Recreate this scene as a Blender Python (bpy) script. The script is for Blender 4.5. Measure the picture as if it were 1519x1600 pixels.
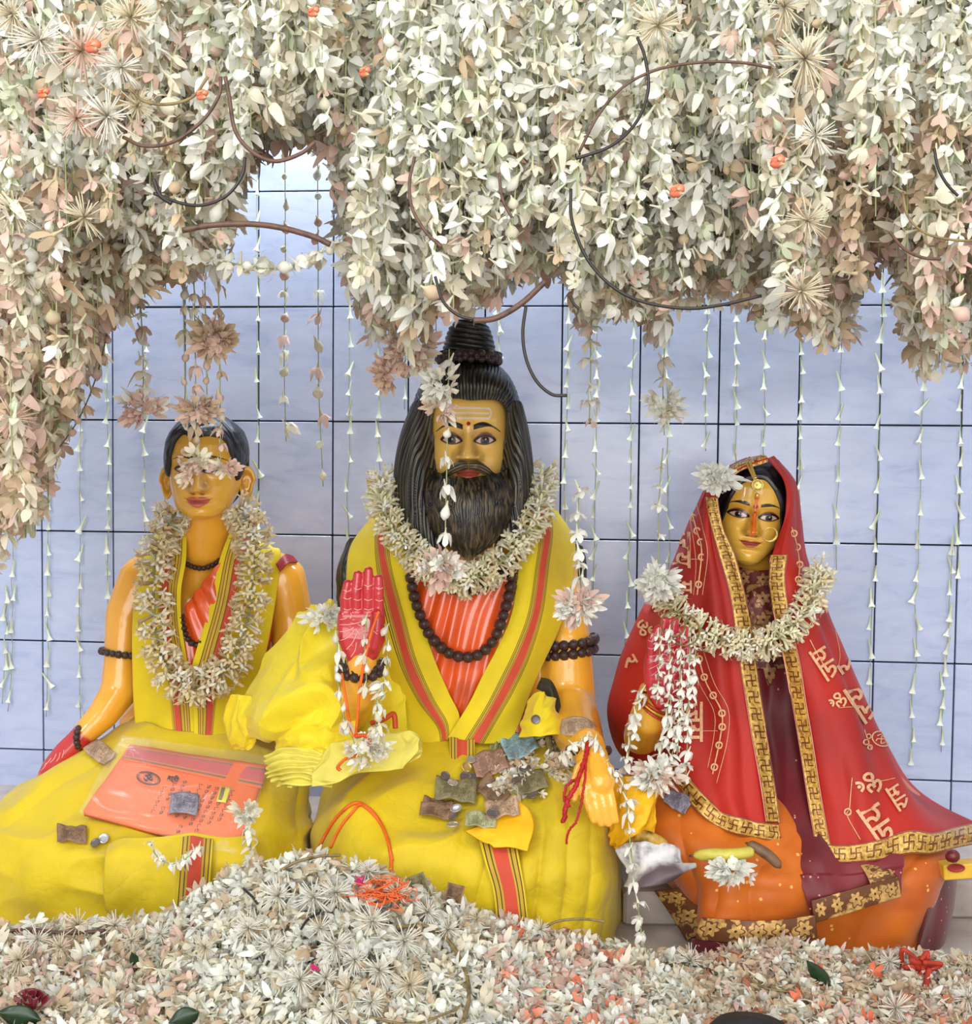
import bpy, bmesh, math, random
import numpy as np
from mathutils import Vector, Matrix, Euler
from mathutils.bvhtree import BVHTree

for _o in list(bpy.data.objects):
    bpy.data.objects.remove(_o, do_unlink=True)
SC = bpy.context.scene
COL = SC.collection
rnd = random.Random(7)

# ------------------------------------------------------------------ camera
FPX = 1800.0
CAM = Vector((1.485, -2.987, 1.203))
RZ = math.radians(5.34)
CEUL = Euler((math.radians(90 - 2.59), math.radians(-0.56), RZ), 'XYZ')
CR = CEUL.to_matrix()
cd = bpy.data.cameras.new('camera')
cd.sensor_fit = 'HORIZONTAL'
cd.sensor_width = 36.0
cd.lens = 36.0 * FPX / 1519.0
cd.clip_start = 0.05
cam = bpy.data.objects.new('camera', cd)
cam.location = CAM
cam.rotation_euler = CEUL
COL.objects.link(cam)
SC.camera = cam
RX = Vector((math.cos(RZ), math.sin(RZ), 0))       # horizontal right seen from the entrance
HF = Vector((-math.sin(RZ), math.cos(RZ), 0))      # horizontal, away from the entrance
UP = Vector((0, 0, 1))

def ray(px, py):
    return CR @ Vector(((px - 759.5) / FPX, -(py - 800.0) / FPX, -1.0))
def Q(px, py, c):
    """a point of the place: image position and horizontal distance c from where the photographer stood"""
    d = ray(px, py)
    return CAM + d * (c / d.dot(HF))
def W(px, py, y):
    """a point on the plane y, parallel to the tiled wall"""
    d = ray(px, py)
    return CAM + d * ((y - CAM.y) / d.y)
def mpx(c):
    return c / FPX

# ------------------------------------------------------------------ world, lamps, exposure
wd = bpy.data.worlds.new('world')
SC.world = wd
wd.use_nodes = True
wd.node_tree.nodes['Background'].inputs[0].default_value = (1.0, 0.985, 0.96, 1)
wd.node_tree.nodes['Background'].inputs[1].default_value = 0.72
def area(name, loc, target, sx, sy, power, col):
    l = bpy.data.lights.new(name, 'AREA')
    l.shape = 'RECTANGLE'; l.size = sx; l.size_y = sy; l.energy = power; l.color = col
    o = bpy.data.objects.new(name, l)
    o.location = loc
    o.rotation_euler = (Vector(target) - Vector(loc)).to_track_quat('-Z', 'Y').to_euler()
    COL.objects.link(o)
    return o
area('front_fill', (1.5, -4.6, 1.55), (1.25, -0.4, 1.0), 3.2, 2.3, 84, (1.0, 0.985, 0.96))  # unseen frontal fill, added to brighten the statues under the canopy
area('ceiling_lamp', (2.0, -3.2, 3.0), (1.2, -0.5, 0.9), 1.2, 0.7, 18, (1.0, 0.95, 0.86))
_p = W(438, 275, 0.0); _d = _p - CAM
area('tube_lamp', _p + Vector((_d.x, -_d.y, _d.z)) * 1.1, (0.9, -0.2, 1.3), 0.42, 0.75, 26, (0.95, 0.98, 1.0))
area('wall_fill', (1.3, -0.16, 2.42), (1.3, -0.09, 0.6), 3.0, 0.12, 38, (0.88, 0.94, 1.0))  # unseen fill behind the canopy, added to brighten the wall
SC.cycles.use_adaptive_sampling = True
SC.cycles.adaptive_threshold = 0.03
SC.cycles.max_bounces = 6
SC.cycles.diffuse_bounces = 3
SC.cycles.glossy_bounces = 3
SC.cycles.transmission_bounces = 3
SC.cycles.transparent_max_bounces = 6
SC.cycles.caustics_reflective = False
SC.cycles.caustics_refractive = False
SC.view_settings.view_transform = 'Standard'
SC.view_settings.look = 'None'
SC.view_settings.gamma = 1.0
SC.view_settings.use_curve_mapping = False
SC.view_settings.exposure = 0.2

# ------------------------------------------------------------------ materials
def lin(c):
    out = []
    for v in c[:3]:
        v = v / 255.0
        out.append(v / 12.92 if v <= 0.04045 else ((v + 0.055) / 1.055) ** 2.4)
    return tuple(out) + (1.0,)
MATS = {}
class NT:
    def __init__(s, name):
        s.m = bpy.data.materials.new(name); s.m.use_nodes = True
        s.t = s.m.node_tree; s.n = s.t.nodes; s.l = s.t.links
        s.b = s.n['Principled BSDF']
        MATS[name] = s.m
    def node(s, typ, **kw):
        nd = s.n.new(typ)
        for k, v in kw.items():
            if k in nd.inputs: nd.inputs[k].default_value = v
            else: setattr(nd, k, v)
        return nd
    def link(s, a, b): s.l.new(a, b)
    def mix(s, fac, a, b, mode='MIX'):
        nd = s.n.new('ShaderNodeMix'); nd.data_type = 'RGBA'; nd.blend_type = mode
        for sock, v in ((nd.inputs[0], fac), (nd.inputs[6], a), (nd.inputs[7], b)):
            if hasattr(v, 'is_output'): s.l.new(v, sock)
            else: sock.default_value = v
        return nd.outputs[2]
    def math(s, op, a, b=0.0):
        nd = s.n.new('ShaderNodeMath'); nd.operation = op
        for sock, v in ((nd.inputs[0], a), (nd.inputs[1], b)):
            if hasattr(v, 'is_output'): s.l.new(v, sock)
            else: sock.default_value = v
        return nd.outputs[0]
    def ramp(s, fac, stops, interp='LINEAR'):
        nd = s.n.new('ShaderNodeValToRGB'); cr = nd.color_ramp; cr.interpolation = interp
        while len(cr.elements) < len(stops): cr.elements.new(0.5)
        for e, (p, c) in zip(cr.elements, stops):
            e.position = p; e.color = c
        s.l.new(fac, nd.inputs[0])
        return nd.outputs[0]
    def noise(s, scale, detail=3.0, coord='Object', stretch=None, rough=0.5):
        tc = s.node('ShaderNodeTexCoord'); nz = s.node('ShaderNodeTexNoise', Scale=scale, Detail=detail, Roughness=rough)
        src = tc.outputs[coord]
        if stretch:
            mp = s.node('ShaderNodeMapping'); mp.inputs['Scale'].default_value = stretch
            s.l.new(src, mp.inputs[0]); src = mp.outputs[0]
        s.l.new(src, nz.inputs['Vector'])
        return nz.outputs[0]
    def base(s, v):
        if hasattr(v, 'is_output'): s.l.new(v, s.b.inputs['Base Color'])
        else: s.b.inputs['Base Color'].default_value = v
    def set(s, **kw):
        names = {'rough': 'Roughness', 'metal': 'Metallic', 'coat': 'Coat Weight', 'coatr': 'Coat Roughness', 'sheen': 'Sheen Weight',
                 'spec': 'Specular IOR Level', 'sss': 'Subsurface Weight', 'alpha': 'Alpha', 'trans': 'Transmission Weight', 'ior': 'IOR'}
        for k, v in kw.items():
            s.b.inputs[names[k]].default_value = v
    def bump(s, h, strength=0.3, dist=0.002):
        bp = s.node('ShaderNodeBump', Strength=strength, Distance=dist)
        s.l.new(h, bp.inputs['Height']); s.l.new(bp.outputs[0], s.b.inputs['Normal'])

def plain(name, c, rough=0.5, var=0.12, scale=30.0, metal=0.0, coat=0.0, bump=0.0, bscale=None, dark=None, **kw):
    t = NT(name)
    nz = t.noise(scale, 4.0)
    a = lin(c); d = lin(dark) if dark else tuple(x * (1 - var * 2.2) for x in a[:3]) + (1,)
    b = tuple(min(1, x * (1 + var)) for x in a[:3]) + (1,)
    t.base(t.ramp(nz, [(0.28, d), (0.5, a), (0.75, b)]))
    t.set(rough=rough, metal=metal, coat=coat, coatr=0.08, **kw)
    if bump:
        t.bump(t.noise(bscale or scale * 4, 3.0), bump, 0.002)
    return t.m

def cotton(name, c, dark, wr=7.0, rough=0.66, amt=0.3):
    """worn cotton: uneven dye, sharp little creases, fine weave"""
    t = NT(name)
    a = lin(c)
    t.base(t.ramp(t.noise(5.0, 4.0), [(0.28, lin(dark)), (0.5, a), (0.75, tuple(min(1, x * 1.1) for x in a[:3]) + (1,))]))
    t.set(rough=rough, sheen=0.15)
    n1 = t.noise(wr, 3.0, stretch=(1.0, 1.0, 1.7)); n2 = t.noise(wr * 2.3, 3.0, stretch=(1.6, 1.0, 1.0))
    r1 = t.math('ABSOLUTE', t.math('SUBTRACT', n1, 0.5)); r2 = t.math('ABSOLUTE', t.math('SUBTRACT', n2, 0.5))
    h = t.math('ADD', t.math('POWER', r1, 0.6), t.math('MULTIPLY', t.math('POWER', r2, 0.6), 0.45))
    h = t.math('ADD', h, t.math('MULTIPLY', t.noise(230.0, 2.0), 0.03))
    t.bump(h, amt, 0.016)
    return t.m
def painted(name, rough=0.32, coat=0.5, var=0.10):
    """colour painted on the sculpture, kept per vertex, with slight unevenness"""
    t = NT(name)
    at = t.node('ShaderNodeAttribute'); at.attribute_name = 'Col'
    nz = t.noise(14.0, 3.0)
    t.base(t.mix(1.0, at.outputs[0], t.ramp(nz, [(0.3, (1 - var, 1 - var, 1 - var * 1.2, 1)), (0.7, (1, 1, 1, 1))]), 'MULTIPLY'))
    t.set(rough=rough, coat=coat, coatr=0.06)
    return t.m

# ------------------------------------------------------------------ objects
LOC = {}          # world location of every object made here (no parent is ever rotated)
def _link(o, wl, parent, label=None, cat=None, group=None, kind=None):
    COL.objects.link(o)
    LOC[o.name] = Vector(wl)
    if parent is not None:
        o.parent = parent
        o.location = Vector(wl) - LOC[parent.name]
    else:
        o.location = wl
    if label: o['label'] = label
    if cat: o['category'] = cat
    if group: o['group'] = group
    if kind: o['kind'] = kind
    return o
def empty(name, loc, label=None, cat=None, group=None, parent=None, kind=None):
    o = bpy.data.objects.new(name, None); o.empty_display_size = 0.05
    return _link(o, loc, parent, label, cat, group, kind)
def mesh_obj(name, V, Fc, mat, parent=None, smooth=True, cols=None, uvs=None, solid=0.0, solid_off=-1.0, **kw):
    V = np.asarray(V, float).reshape(-1, 3)
    lo, hi = V.min(0), V.max(0)
    o0 = Vector(((lo[0] + hi[0]) / 2, (lo[1] + hi[1]) / 2, lo[2]))
    me = bpy.data.meshes.new(name)
    me.from_pydata((V - np.array(o0)).tolist(), [], [tuple(int(i) for i in f) for f in Fc])
    if smooth:
        me.polygons.foreach_set('use_smooth', [True] * len(me.polygons))
    if cols is not None:
        a = me.color_attributes.new('Col', 'FLOAT_COLOR', 'POINT')
        a.data.foreach_set('color', np.asarray(cols, np.float32).ravel())
    if uvs is not None:
        ul = me.uv_layers.new(name='UVMap')
        li = np.empty(len(me.loops), int); me.loops.foreach_get('vertex_index', li)
        ul.data.foreach_set('uv', np.asarray(uvs, np.float32)[li].ravel())
    if isinstance(mat, (list, tuple)):
        for m in mat: me.materials.append(m)
    elif mat is not None: me.materials.append(mat)
    me.update()
    o = bpy.data.objects.new(name, me)
    _link(o, o0, parent, **kw)
    if solid:
        md = o.modifiers.new('solid', 'SOLIDIFY'); md.thickness = solid; md.offset = solid_off
    return o
def inst(name, me, loc, rot=None, scale=1.0, parent=None, **kw):
    o = bpy.data.objects.new(name, me)
    _link(o, loc, parent, **kw)
    if rot is not None:
        o.rotation_mode = 'XYZ'
        o.rotation_euler = rot.to_euler() if not isinstance(rot, Euler) else rot
    o.scale = (scale,) * 3 if not hasattr(scale, '__len__') else scale
    return o
def raw_mesh(name, V, Fc, mat, smooth=True):
    me = bpy.data.meshes.new(name)
    me.from_pydata([tuple(v) for v in V], [], [tuple(f) for f in Fc])
    if smooth: me.polygons.foreach_set('use_smooth', [True] * len(me.polygons))
    if mat is not None: me.materials.append(mat)
    return me

# ------------------------------------------------------------------ shapes
def catmull(P, n):
    """P (k,...) -> n samples through the points"""
    P = np.asarray(P, float); k = len(P)
    if k == 2:
        t = np.linspace(0, 1, n).reshape((-1,) + (1,) * (P.ndim - 1))
        return P[0] * (1 - t) + P[1] * t
    E = np.concatenate([[2 * P[0] - P[1]], P, [2 * P[-1] - P[-2]]])
    s = np.linspace(0, k - 1, n); i = np.minimum(s.astype(int), k - 2)
    t = (s - i).reshape((-1,) + (1,) * (P.ndim - 1))
    a, b, c, d = E[i], E[i + 1], E[i + 2], E[i + 3]
    return 0.5 * (2 * b + (c - a) * t + (2 * a - 5 * b + 4 * c - d) * t * t + (3 * b - a - 3 * c + d) * t ** 3)
def grid_faces(nu, nv, wrap=False):
    f = []
    for j in range(nv - 1):
        for i in range(nu if wrap else nu - 1):
            i2 = (i + 1) % nu
            f.append((j * nu + i, j * nu + i2, (j + 1) * nu + i2, (j + 1) * nu + i))
    return f
def grid_normals(G):
    du = np.gradient(G, axis=1); dv = np.gradient(G, axis=0)
    N = np.cross(du, dv); N /= (np.linalg.norm(N, axis=2, keepdims=True) + 1e-12)
    hf = np.array(HF)
    return np.where((N @ hf)[..., None] > 0, -N, N)
def pts(rows):
    return np.array([[tuple(Q(*p)) for p in r] for r in rows])
def vnoise(x, y, seed=0):
    """smooth value noise on arrays, -1..1"""
    rs = np.random.RandomState(seed); T = rs.rand(64, 64) * 2 - 1
    xi = np.floor(x).astype(int); yi = np.floor(y).astype(int)
    fx = x - xi; fy = y - yi
    fx = fx * fx * (3 - 2 * fx); fy = fy * fy * (3 - 2 * fy)
    g = lambda a, b: T[b % 64, a % 64]
    return (g(xi, yi) * (1 - fx) + g(xi + 1, yi) * fx) * (1 - fy) + (g(xi, yi + 1) * (1 - fx) + g(xi + 1, yi + 1) * fx) * fy
SURF = {}
def sheet(name, rows, nu, nv, mat, parent=None, fold=None, solid=0.004, keep=None, **kw):
    """a piece of cloth through control rows of (px, py, c); fold(u, v) pushes it out along its normal (metres)"""
    C = pts(rows)
    G = catmull(C, nv)                                         # rows
    G = catmull(np.swapaxes(G, 0, 1), nu); G = np.swapaxes(G, 0, 1)
    u, v = np.meshgrid(np.linspace(0, 1, nu), np.linspace(0, 1, nv))
    if fold is not None:
        N = grid_normals(G)
        G = G + N * np.asarray(fold(u, v))[..., None]
    V = G.reshape(-1, 3); Fc = grid_faces(nu, nv)
    # face the room
    a, b, c = V[Fc[len(Fc) // 2][0]], V[Fc[len(Fc) // 2][1]], V[Fc[len(Fc) // 2][2]]
    if np.dot(np.cross(b - a, c - a), np.array(HF)) > 0:
        Fc = [f[::-1] for f in Fc]
    o = mesh_obj(name, V, Fc, mat, parent, uvs=np.stack([u.ravel(), v.ravel()], 1), solid=solid, **kw)
    if keep:
        SURF[keep] = (BVHTree.FromPolygons([Vector(p) for p in V], Fc), G)
    return o
def drop(keep, px, py, lift=0.002):
    """the point of a kept surface seen at px,py, lifted towards the room, and its normal"""
    d = ray(px, py).normalized()
    best = None
    for k in (keep if isinstance(keep, (list, tuple)) else [keep]):
        h = SURF[k][0].ray_cast(CAM, d)
        if h[0] is not None and (best is None or h[3] < best[3]): best = h
    if best is None: return None, None
    n = best[1]
    if n.dot(d) > 0: n = -n
    return best[0] + n * lift, n
def tube_arrays(path, rad, seg=8, closed=False, caps=True):
    P = [Vector(p) for p in path]; n = len(P)
    R = rad if hasattr(rad, '__len__') else [rad] * n
    V, Fc = [], []
    t0 = (P[1] - P[0]).normalized()
    a = t0.orthogonal().normalized()
    for i in range(n):
        t = (P[(i + 1) % n] - P[i - 1]) if closed else (P[min(i + 1, n - 1)] - P[max(i - 1, 0)])
        if t.length < 1e-9: t = t0
        t = t.normalized(); t0 = t
        a = (a - t * a.dot(t))
        a = a.normalized() if a.length > 1e-6 else t.orthogonal().normalized()
        b = t.cross(a)
        for k in range(seg):
            w = 2 * math.pi * k / seg
            V.append(P[i] + (a * math.cos(w) + b * math.sin(w)) * R[i])
    m = n if closed else n - 1
    for i in range(m):
        for k in range(seg):
            i2 = (i + 1) % n; k2 = (k + 1) % seg
            Fc.append((i * seg + k, i * seg + k2, i2 * seg + k2, i2 * seg + k))
    if caps and not closed:
        Fc.append(tuple(range(seg))[::-1]); Fc.append(tuple((n - 1) * seg + k for k in range(seg)))
    return V, Fc
def tube(name, path, rad, mat, parent=None, seg=8, closed=False, **kw):
    V, Fc = tube_arrays(path, rad, seg, closed)
    return mesh_obj(name, V, Fc, mat, parent, **kw)
def join_arrays(parts):
    V, Fc = [], []
    for v, f in parts:
        o = len(V); V += [tuple(p) for p in v]; Fc += [tuple(i + o for i in q) for q in f]
    return V, Fc
def spline(P, n):
    return [Vector(p) for p in catmull(np.array([tuple(p) for p in P]), n)]
def qpath(P, n):
    return spline([Q(*p) for p in P], n)
def lathe_arrays(prof, seg):
    """prof [(r, z)] around z"""
    V, Fc = [], []
    for r, z in prof:
        for k in range(seg):
            w = 2 * math.pi * k / seg; V.append((r * math.cos(w), r * math.sin(w), z))
    for i in range(len(prof) - 1):
        for k in range(seg):
            k2 = (k + 1) % seg
            Fc.append((i * seg + k, i * seg + k2, (i + 1) * seg + k2, (i + 1) * seg + k))
    return V, Fc
def ico(sub=2):
    bm = bmesh.new(); bmesh.ops.create_icosphere(bm, subdivisions=sub, radius=1.0)
    V = np.array([tuple(v.co) for v in bm.verts]); Fc = [tuple(v.index for v in f.verts) for f in bm.faces]
    bm.free(); return V, Fc
ICO = ico(2)
def remeshed(caps, vox, smooth=6, extra=()):
    """one continuous surface round a set of tapered limbs; caps [(p0, r0, p1, r1)] in metres"""
    parts = []
    for p0, r0, p1, r1 in caps:
        p0 = Vector(p0); p1 = Vector(p1); L = (p1 - p0).length
        n = max(2, int(L / (min(r0, r1) * 0.3)) + 1)
        for i in range(n):
            t = i / (n - 1); r = r0 + (r1 - r0) * t; p = p0.lerp(p1, t)
            parts.append((ICO[0] * r + np.array(p), ICO[1]))
    parts += list(extra)
    V, Fc = join_arrays(parts)
    me = bpy.data.meshes.new('tmp'); me.from_pydata(V, [], Fc)
    o = bpy.data.objects.new('tmp', me); COL.objects.link(o)
    md = o.modifiers.new('r', 'REMESH'); md.mode = 'VOXEL'; md.voxel_size = vox
    sm = o.modifiers.new('s', 'SMOOTH'); sm.factor = 0.5; sm.iterations = smooth
    dg = bpy.context.evaluated_depsgraph_get(); dg.update()
    ev = o.evaluated_get(dg); m2 = ev.to_mesh()
    n = len(m2.vertices); A = np.empty(n * 3); m2.vertices.foreach_get('co', A)
    F2 = [tuple(p.vertices) for p in m2.polygons]
    ev.to_mesh_clear()
    bpy.data.objects.remove(o, do_unlink=True); bpy.data.meshes.remove(me)
    return A.reshape(-1, 3), F2
def frame_to(nrm, up=UP):
    """rotation whose z is nrm and y is as near up as can be"""
    z = Vector(nrm).normalized(); x = Vector(up).cross(z)
    if x.length < 1e-5: x = z.orthogonal()
    x.normalize(); y = z.cross(x)
    return Matrix((x, y, z)).transposed()
_ONES = 'first second third fourth fifth sixth seventh eighth ninth tenth eleventh twelfth thirteenth fourteenth fifteenth sixteenth seventeenth eighteenth nineteenth'.split()
_TENS = {2: ('twentieth', 'twenty'), 3: ('thirtieth', 'thirty'), 4: ('fortieth', 'forty')}
def ordw(n):
    if n < 20: return _ONES[n - 1]
    t, o = divmod(n, 10); return _TENS[t][0] if o == 0 else _TENS[t][1] + '-' + _ONES[o - 1]
def rand_rot(r):
    return Euler((r.uniform(0, 6.28), r.uniform(0, 6.28), r.uniform(0, 6.28)))
# ================================================================== the tiled wall and the platform
def mat_tile():
    t = NT('tile_glaze')
    oi = t.node('ShaderNodeObjectInfo'); tc = t.node('ShaderNodeTexCoord')
    ad = t.node('ShaderNodeVectorMath', operation='ADD')
    mu = t.node('ShaderNodeVectorMath', operation='SCALE'); mu.inputs[3].default_value = 9.0
    cb = t.node('ShaderNodeCombineXYZ')
    for k in range(3): t.link(oi.outputs['Random'], cb.inputs[k])
    t.link(cb.outputs[0], mu.inputs[0]); t.link(tc.outputs['Object'], ad.inputs[0]); t.link(mu.outputs[0], ad.inputs[1])
    mp = t.node('ShaderNodeMapping'); mp.inputs['Rotation'].default_value = (0, math.radians(-38), 0); mp.inputs['Scale'].default_value = (5, 5, 17)
    t.link(ad.outputs[0], mp.inputs[0])
    n1 = t.node('ShaderNodeTexNoise', Scale=1.4, Detail=5.0, Roughness=0.62, Distortion=0.9); t.link(mp.outputs[0], n1.inputs['Vector'])
    n2 = t.node('ShaderNodeTexNoise', Scale=3.2, Detail=2.0); t.link(ad.outputs[0], n2.inputs['Vector'])
    c1 = t.ramp(n1.outputs[0], [(0.30, lin((164, 180, 222))), (0.44, lin((184, 197, 232))), (0.62, lin((194, 206, 238))), (0.8, lin((206, 215, 242)))])
    t.base(t.mix(0.28, c1, t.ramp(n2.outputs[0], [(0.35, lin((180, 193, 228))), (0.65, lin((204, 212, 240)))])))
    t.set(rough=0.16, spec=0.5)
    return t.m
M_TILE = mat_tile()
M_GROUT = plain('grout', (44, 48, 60), 0.9, 0.2, 60)
wall = mesh_obj('wall_back', [(-1.2, 0.012, -0.2), (4.0, 0.012, -0.2), (4.0, 0.012, 3.4), (-1.2, 0.012, 3.4), (-1.2, 0.14, -0.2), (4.0, 0.14, -0.2), (4.0, 0.14, 3.4), (-1.2, 0.14, 3.4)],
                [(0, 1, 2, 3), (5, 4, 7, 6), (4, 5, 1, 0), (3, 2, 6, 7), (4, 0, 3, 7), (1, 5, 6, 2)], M_GROUT, smooth=False, kind='structure')
def bevel_box(sx, sy, sz, b, mat, name):
    bm = bmesh.new(); bmesh.ops.create_cube(bm, size=1.0)
    for v in bm.verts: v.co = (v.co.x * sx, v.co.y * sy, v.co.z * sz)
    bmesh.ops.bevel(bm, geom=bm.edges[:], offset=b, segments=1, profile=0.5, affect='EDGES')
    me = bpy.data.meshes.new(name); bm.to_mesh(me); bm.free(); me.materials.append(mat); return me
TW, TH = 0.2, 0.3
tile_me = bevel_box(TW - 0.0042, 0.012, TH - 0.0042, 0.0012, M_TILE, 'tile')
for i in range(-3, 16):
    for j in range(-4, 7):
        x = (i + 0.5) * TW; z = 1.9 - (j + 0.5) * TH
        if z < 0 or z > 3.2: continue
        inst('tile', tile_me, (x, 0.0055 + rnd.uniform(-0.0006, 0.0006), z), Euler((rnd.gauss(0, 0.0022), 0, rnd.gauss(0, 0.003))), 1.0, wall)
def mat_marble():
    t = NT('platform_marble')
    n = t.noise(7.0, 6.0, rough=0.6); s = t.noise(11.0, 2.0, stretch=(1, 1, 0.6))
    c = t.ramp(n, [(0.3, lin((150, 140, 134))), (0.5, lin((178, 168, 160))), (0.7, lin((196, 187, 178)))])
    t.base(t.mix(t.ramp(s, [(0.70, (0, 0, 0, 1)), (0.76, (1, 1, 1, 1))]), c, lin((214, 106, 58))))
    t.set(rough=0.3)
    return t.m
M_MARBLE = mat_marble()
PLZ = 0.30
plat = mesh_obj('floor_platform', *(lambda x0, x1, y0, y1, z0, z1: ([(x0, y0, z0), (x1, y0, z0), (x1, y1, z0), (x0, y1, z0), (x0, y0, z1), (x1, y0, z1), (x1, y1, z1), (x0, y1, z1)],
                [(0, 3, 2, 1), (4, 5, 6, 7), (0, 1, 5, 4), (1, 2, 6, 5), (2, 3, 7, 6), (3, 0, 4, 7)]))(-1.1, 3.9, -1.75, 0.0, 0.0, PLZ), M_MARBLE, smooth=False, kind='structure')
floor = mesh_obj('floor', [(-4, -6, -0.02), (6, -6, -0.02), (6, 0.1, -0.02), (-4, 0.1, -0.02)], [(0, 1, 2, 3)], plain('floor_stone', (150, 140, 130), 0.4, 0.1, 6), smooth=False, kind='structure')
# ================================================================== sculpted heads and hands
def sm(d, w=1.0):
    return np.clip(0.5 - d / w, 0, 1)
def L3(c):
    return np.array(lin(c)[:3])
def gs(x, z, sx, sz):
    return np.exp(-(x / sx) ** 2 - (z / sz) ** 2)
def smooth1(a, n):
    k = np.hanning(n * 2 + 3)[1:-1]; k /= k.sum()
    return np.convolve(np.concatenate([np.full(n, a[0]), a, np.full(n, a[-1])]), k, 'valid')
def head_profile(S):
    U, cz, T = S['U'], S['cz'], S['top']
    k = np.array([-1, -.97, -.9, -.75, -.55, -.3, 0]) * cz
    k2 = np.array([.3, .5, .7, .85, .95, 1.0]) * T
    z = np.concatenate([k, k2])
    jaw = S.get('jaw', 1.0)
    w = np.array([.0, .24 * jaw, .42 * jaw, .64 * jaw, .84, .96, 1.0, 1.0, .97, .86, .66, .40, 0]) * U
    Fr = np.array([.66, .80, .92, .96, .97, .97, .95, 1.0, .94, .78, .52, .28, -.08]) * U
    Bk = np.array([.62, .40, .12, -.25, -.72, -1.02, -1.15, -1.22, -1.2, -1.05, -.8, -.5, -.12]) * U
    zz = np.linspace(-cz, T, 420)
    return zz, [smooth1(np.interp(zz, z, a), 5) for a in (w, Fr, Bk)]
def head_surface(S, th, z, feat=True):
    """local px coordinates (x right, y to the viewer, z up from the eyes) for arrays of angle and height"""
    zz, (w, Fr, Bk) = head_profile(S)
    W_, F_, B_ = (np.interp(z, zz, a) for a in (w, Fr, Bk))
    s, c = np.sin(th), np.cos(th)
    x = W_ * np.sign(s) * np.abs(s) ** .92
    y = (F_ + B_) / 2 + (F_ - B_) / 2 * np.sign(c) * np.abs(c) ** .88
    if not feat: return x, y, z
    U, dx, nb, mz, cz, br = S['U'], S['dx'], S['nb'], S['mz'], S['cz'], S['brow']
    ax = np.abs(x)
    d = -0.12 * U * gs(ax - dx, z + .01 * U, .38 * U, .24 * U)
    d += 0.12 * U * gs(ax - dx, z, .25 * U, .15 * U)
    d += 0.05 * U * gs(ax - dx * .9, z - br, .42 * U, .11 * U)
    t = (z - nb) / (.28 * U - nb)
    H = np.interp(t, [0, .08, .2, .6, 1, 1.5], [.36, .47, .44, .24, .09, 0]) * U
    sg = np.interp(t, [0, .15, .5, 1], [.19, .19, .13, .11]) * U * S.get('nosew', 1.0)
    under = 1 / (1 + np.exp(-(z - nb) / (.022 * U)))
    d += H * np.exp(-(np.abs(x) / sg) ** 2.2) * under
    d += .15 * U * gs(ax - .21 * U * S.get('nosew', 1.0), z - (nb + .10 * U), .085 * U, .095 * U) * (.25 + .75 * under)
    d += .07 * U * gs(x, z - mz, .40 * U, .27 * U)
    mw = S['mw']
    d += .065 * U * gs(x, z - (mz + .075 * U), mw * .8, .055 * U)
    d += .085 * U * gs(x, z - (mz - .09 * U), mw * .7, .065 * U)
    d -= .06 * U * gs(x, z - mz, mw * .95, .022 * U)
    d -= .05 * U * gs(x, z - (mz - .22 * U), .25 * U, .06 * U)
    d += .10 * U * gs(x, z - (-cz + .27 * U), .32 * U, .2 * U)
    d += .05 * U * gs(ax - .52 * U, z - (nb + .05 * U), .3 * U, .3 * U)
    fm = np.clip(c * 2.2, 0, 1)
    return x, y + d * fm, z
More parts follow.
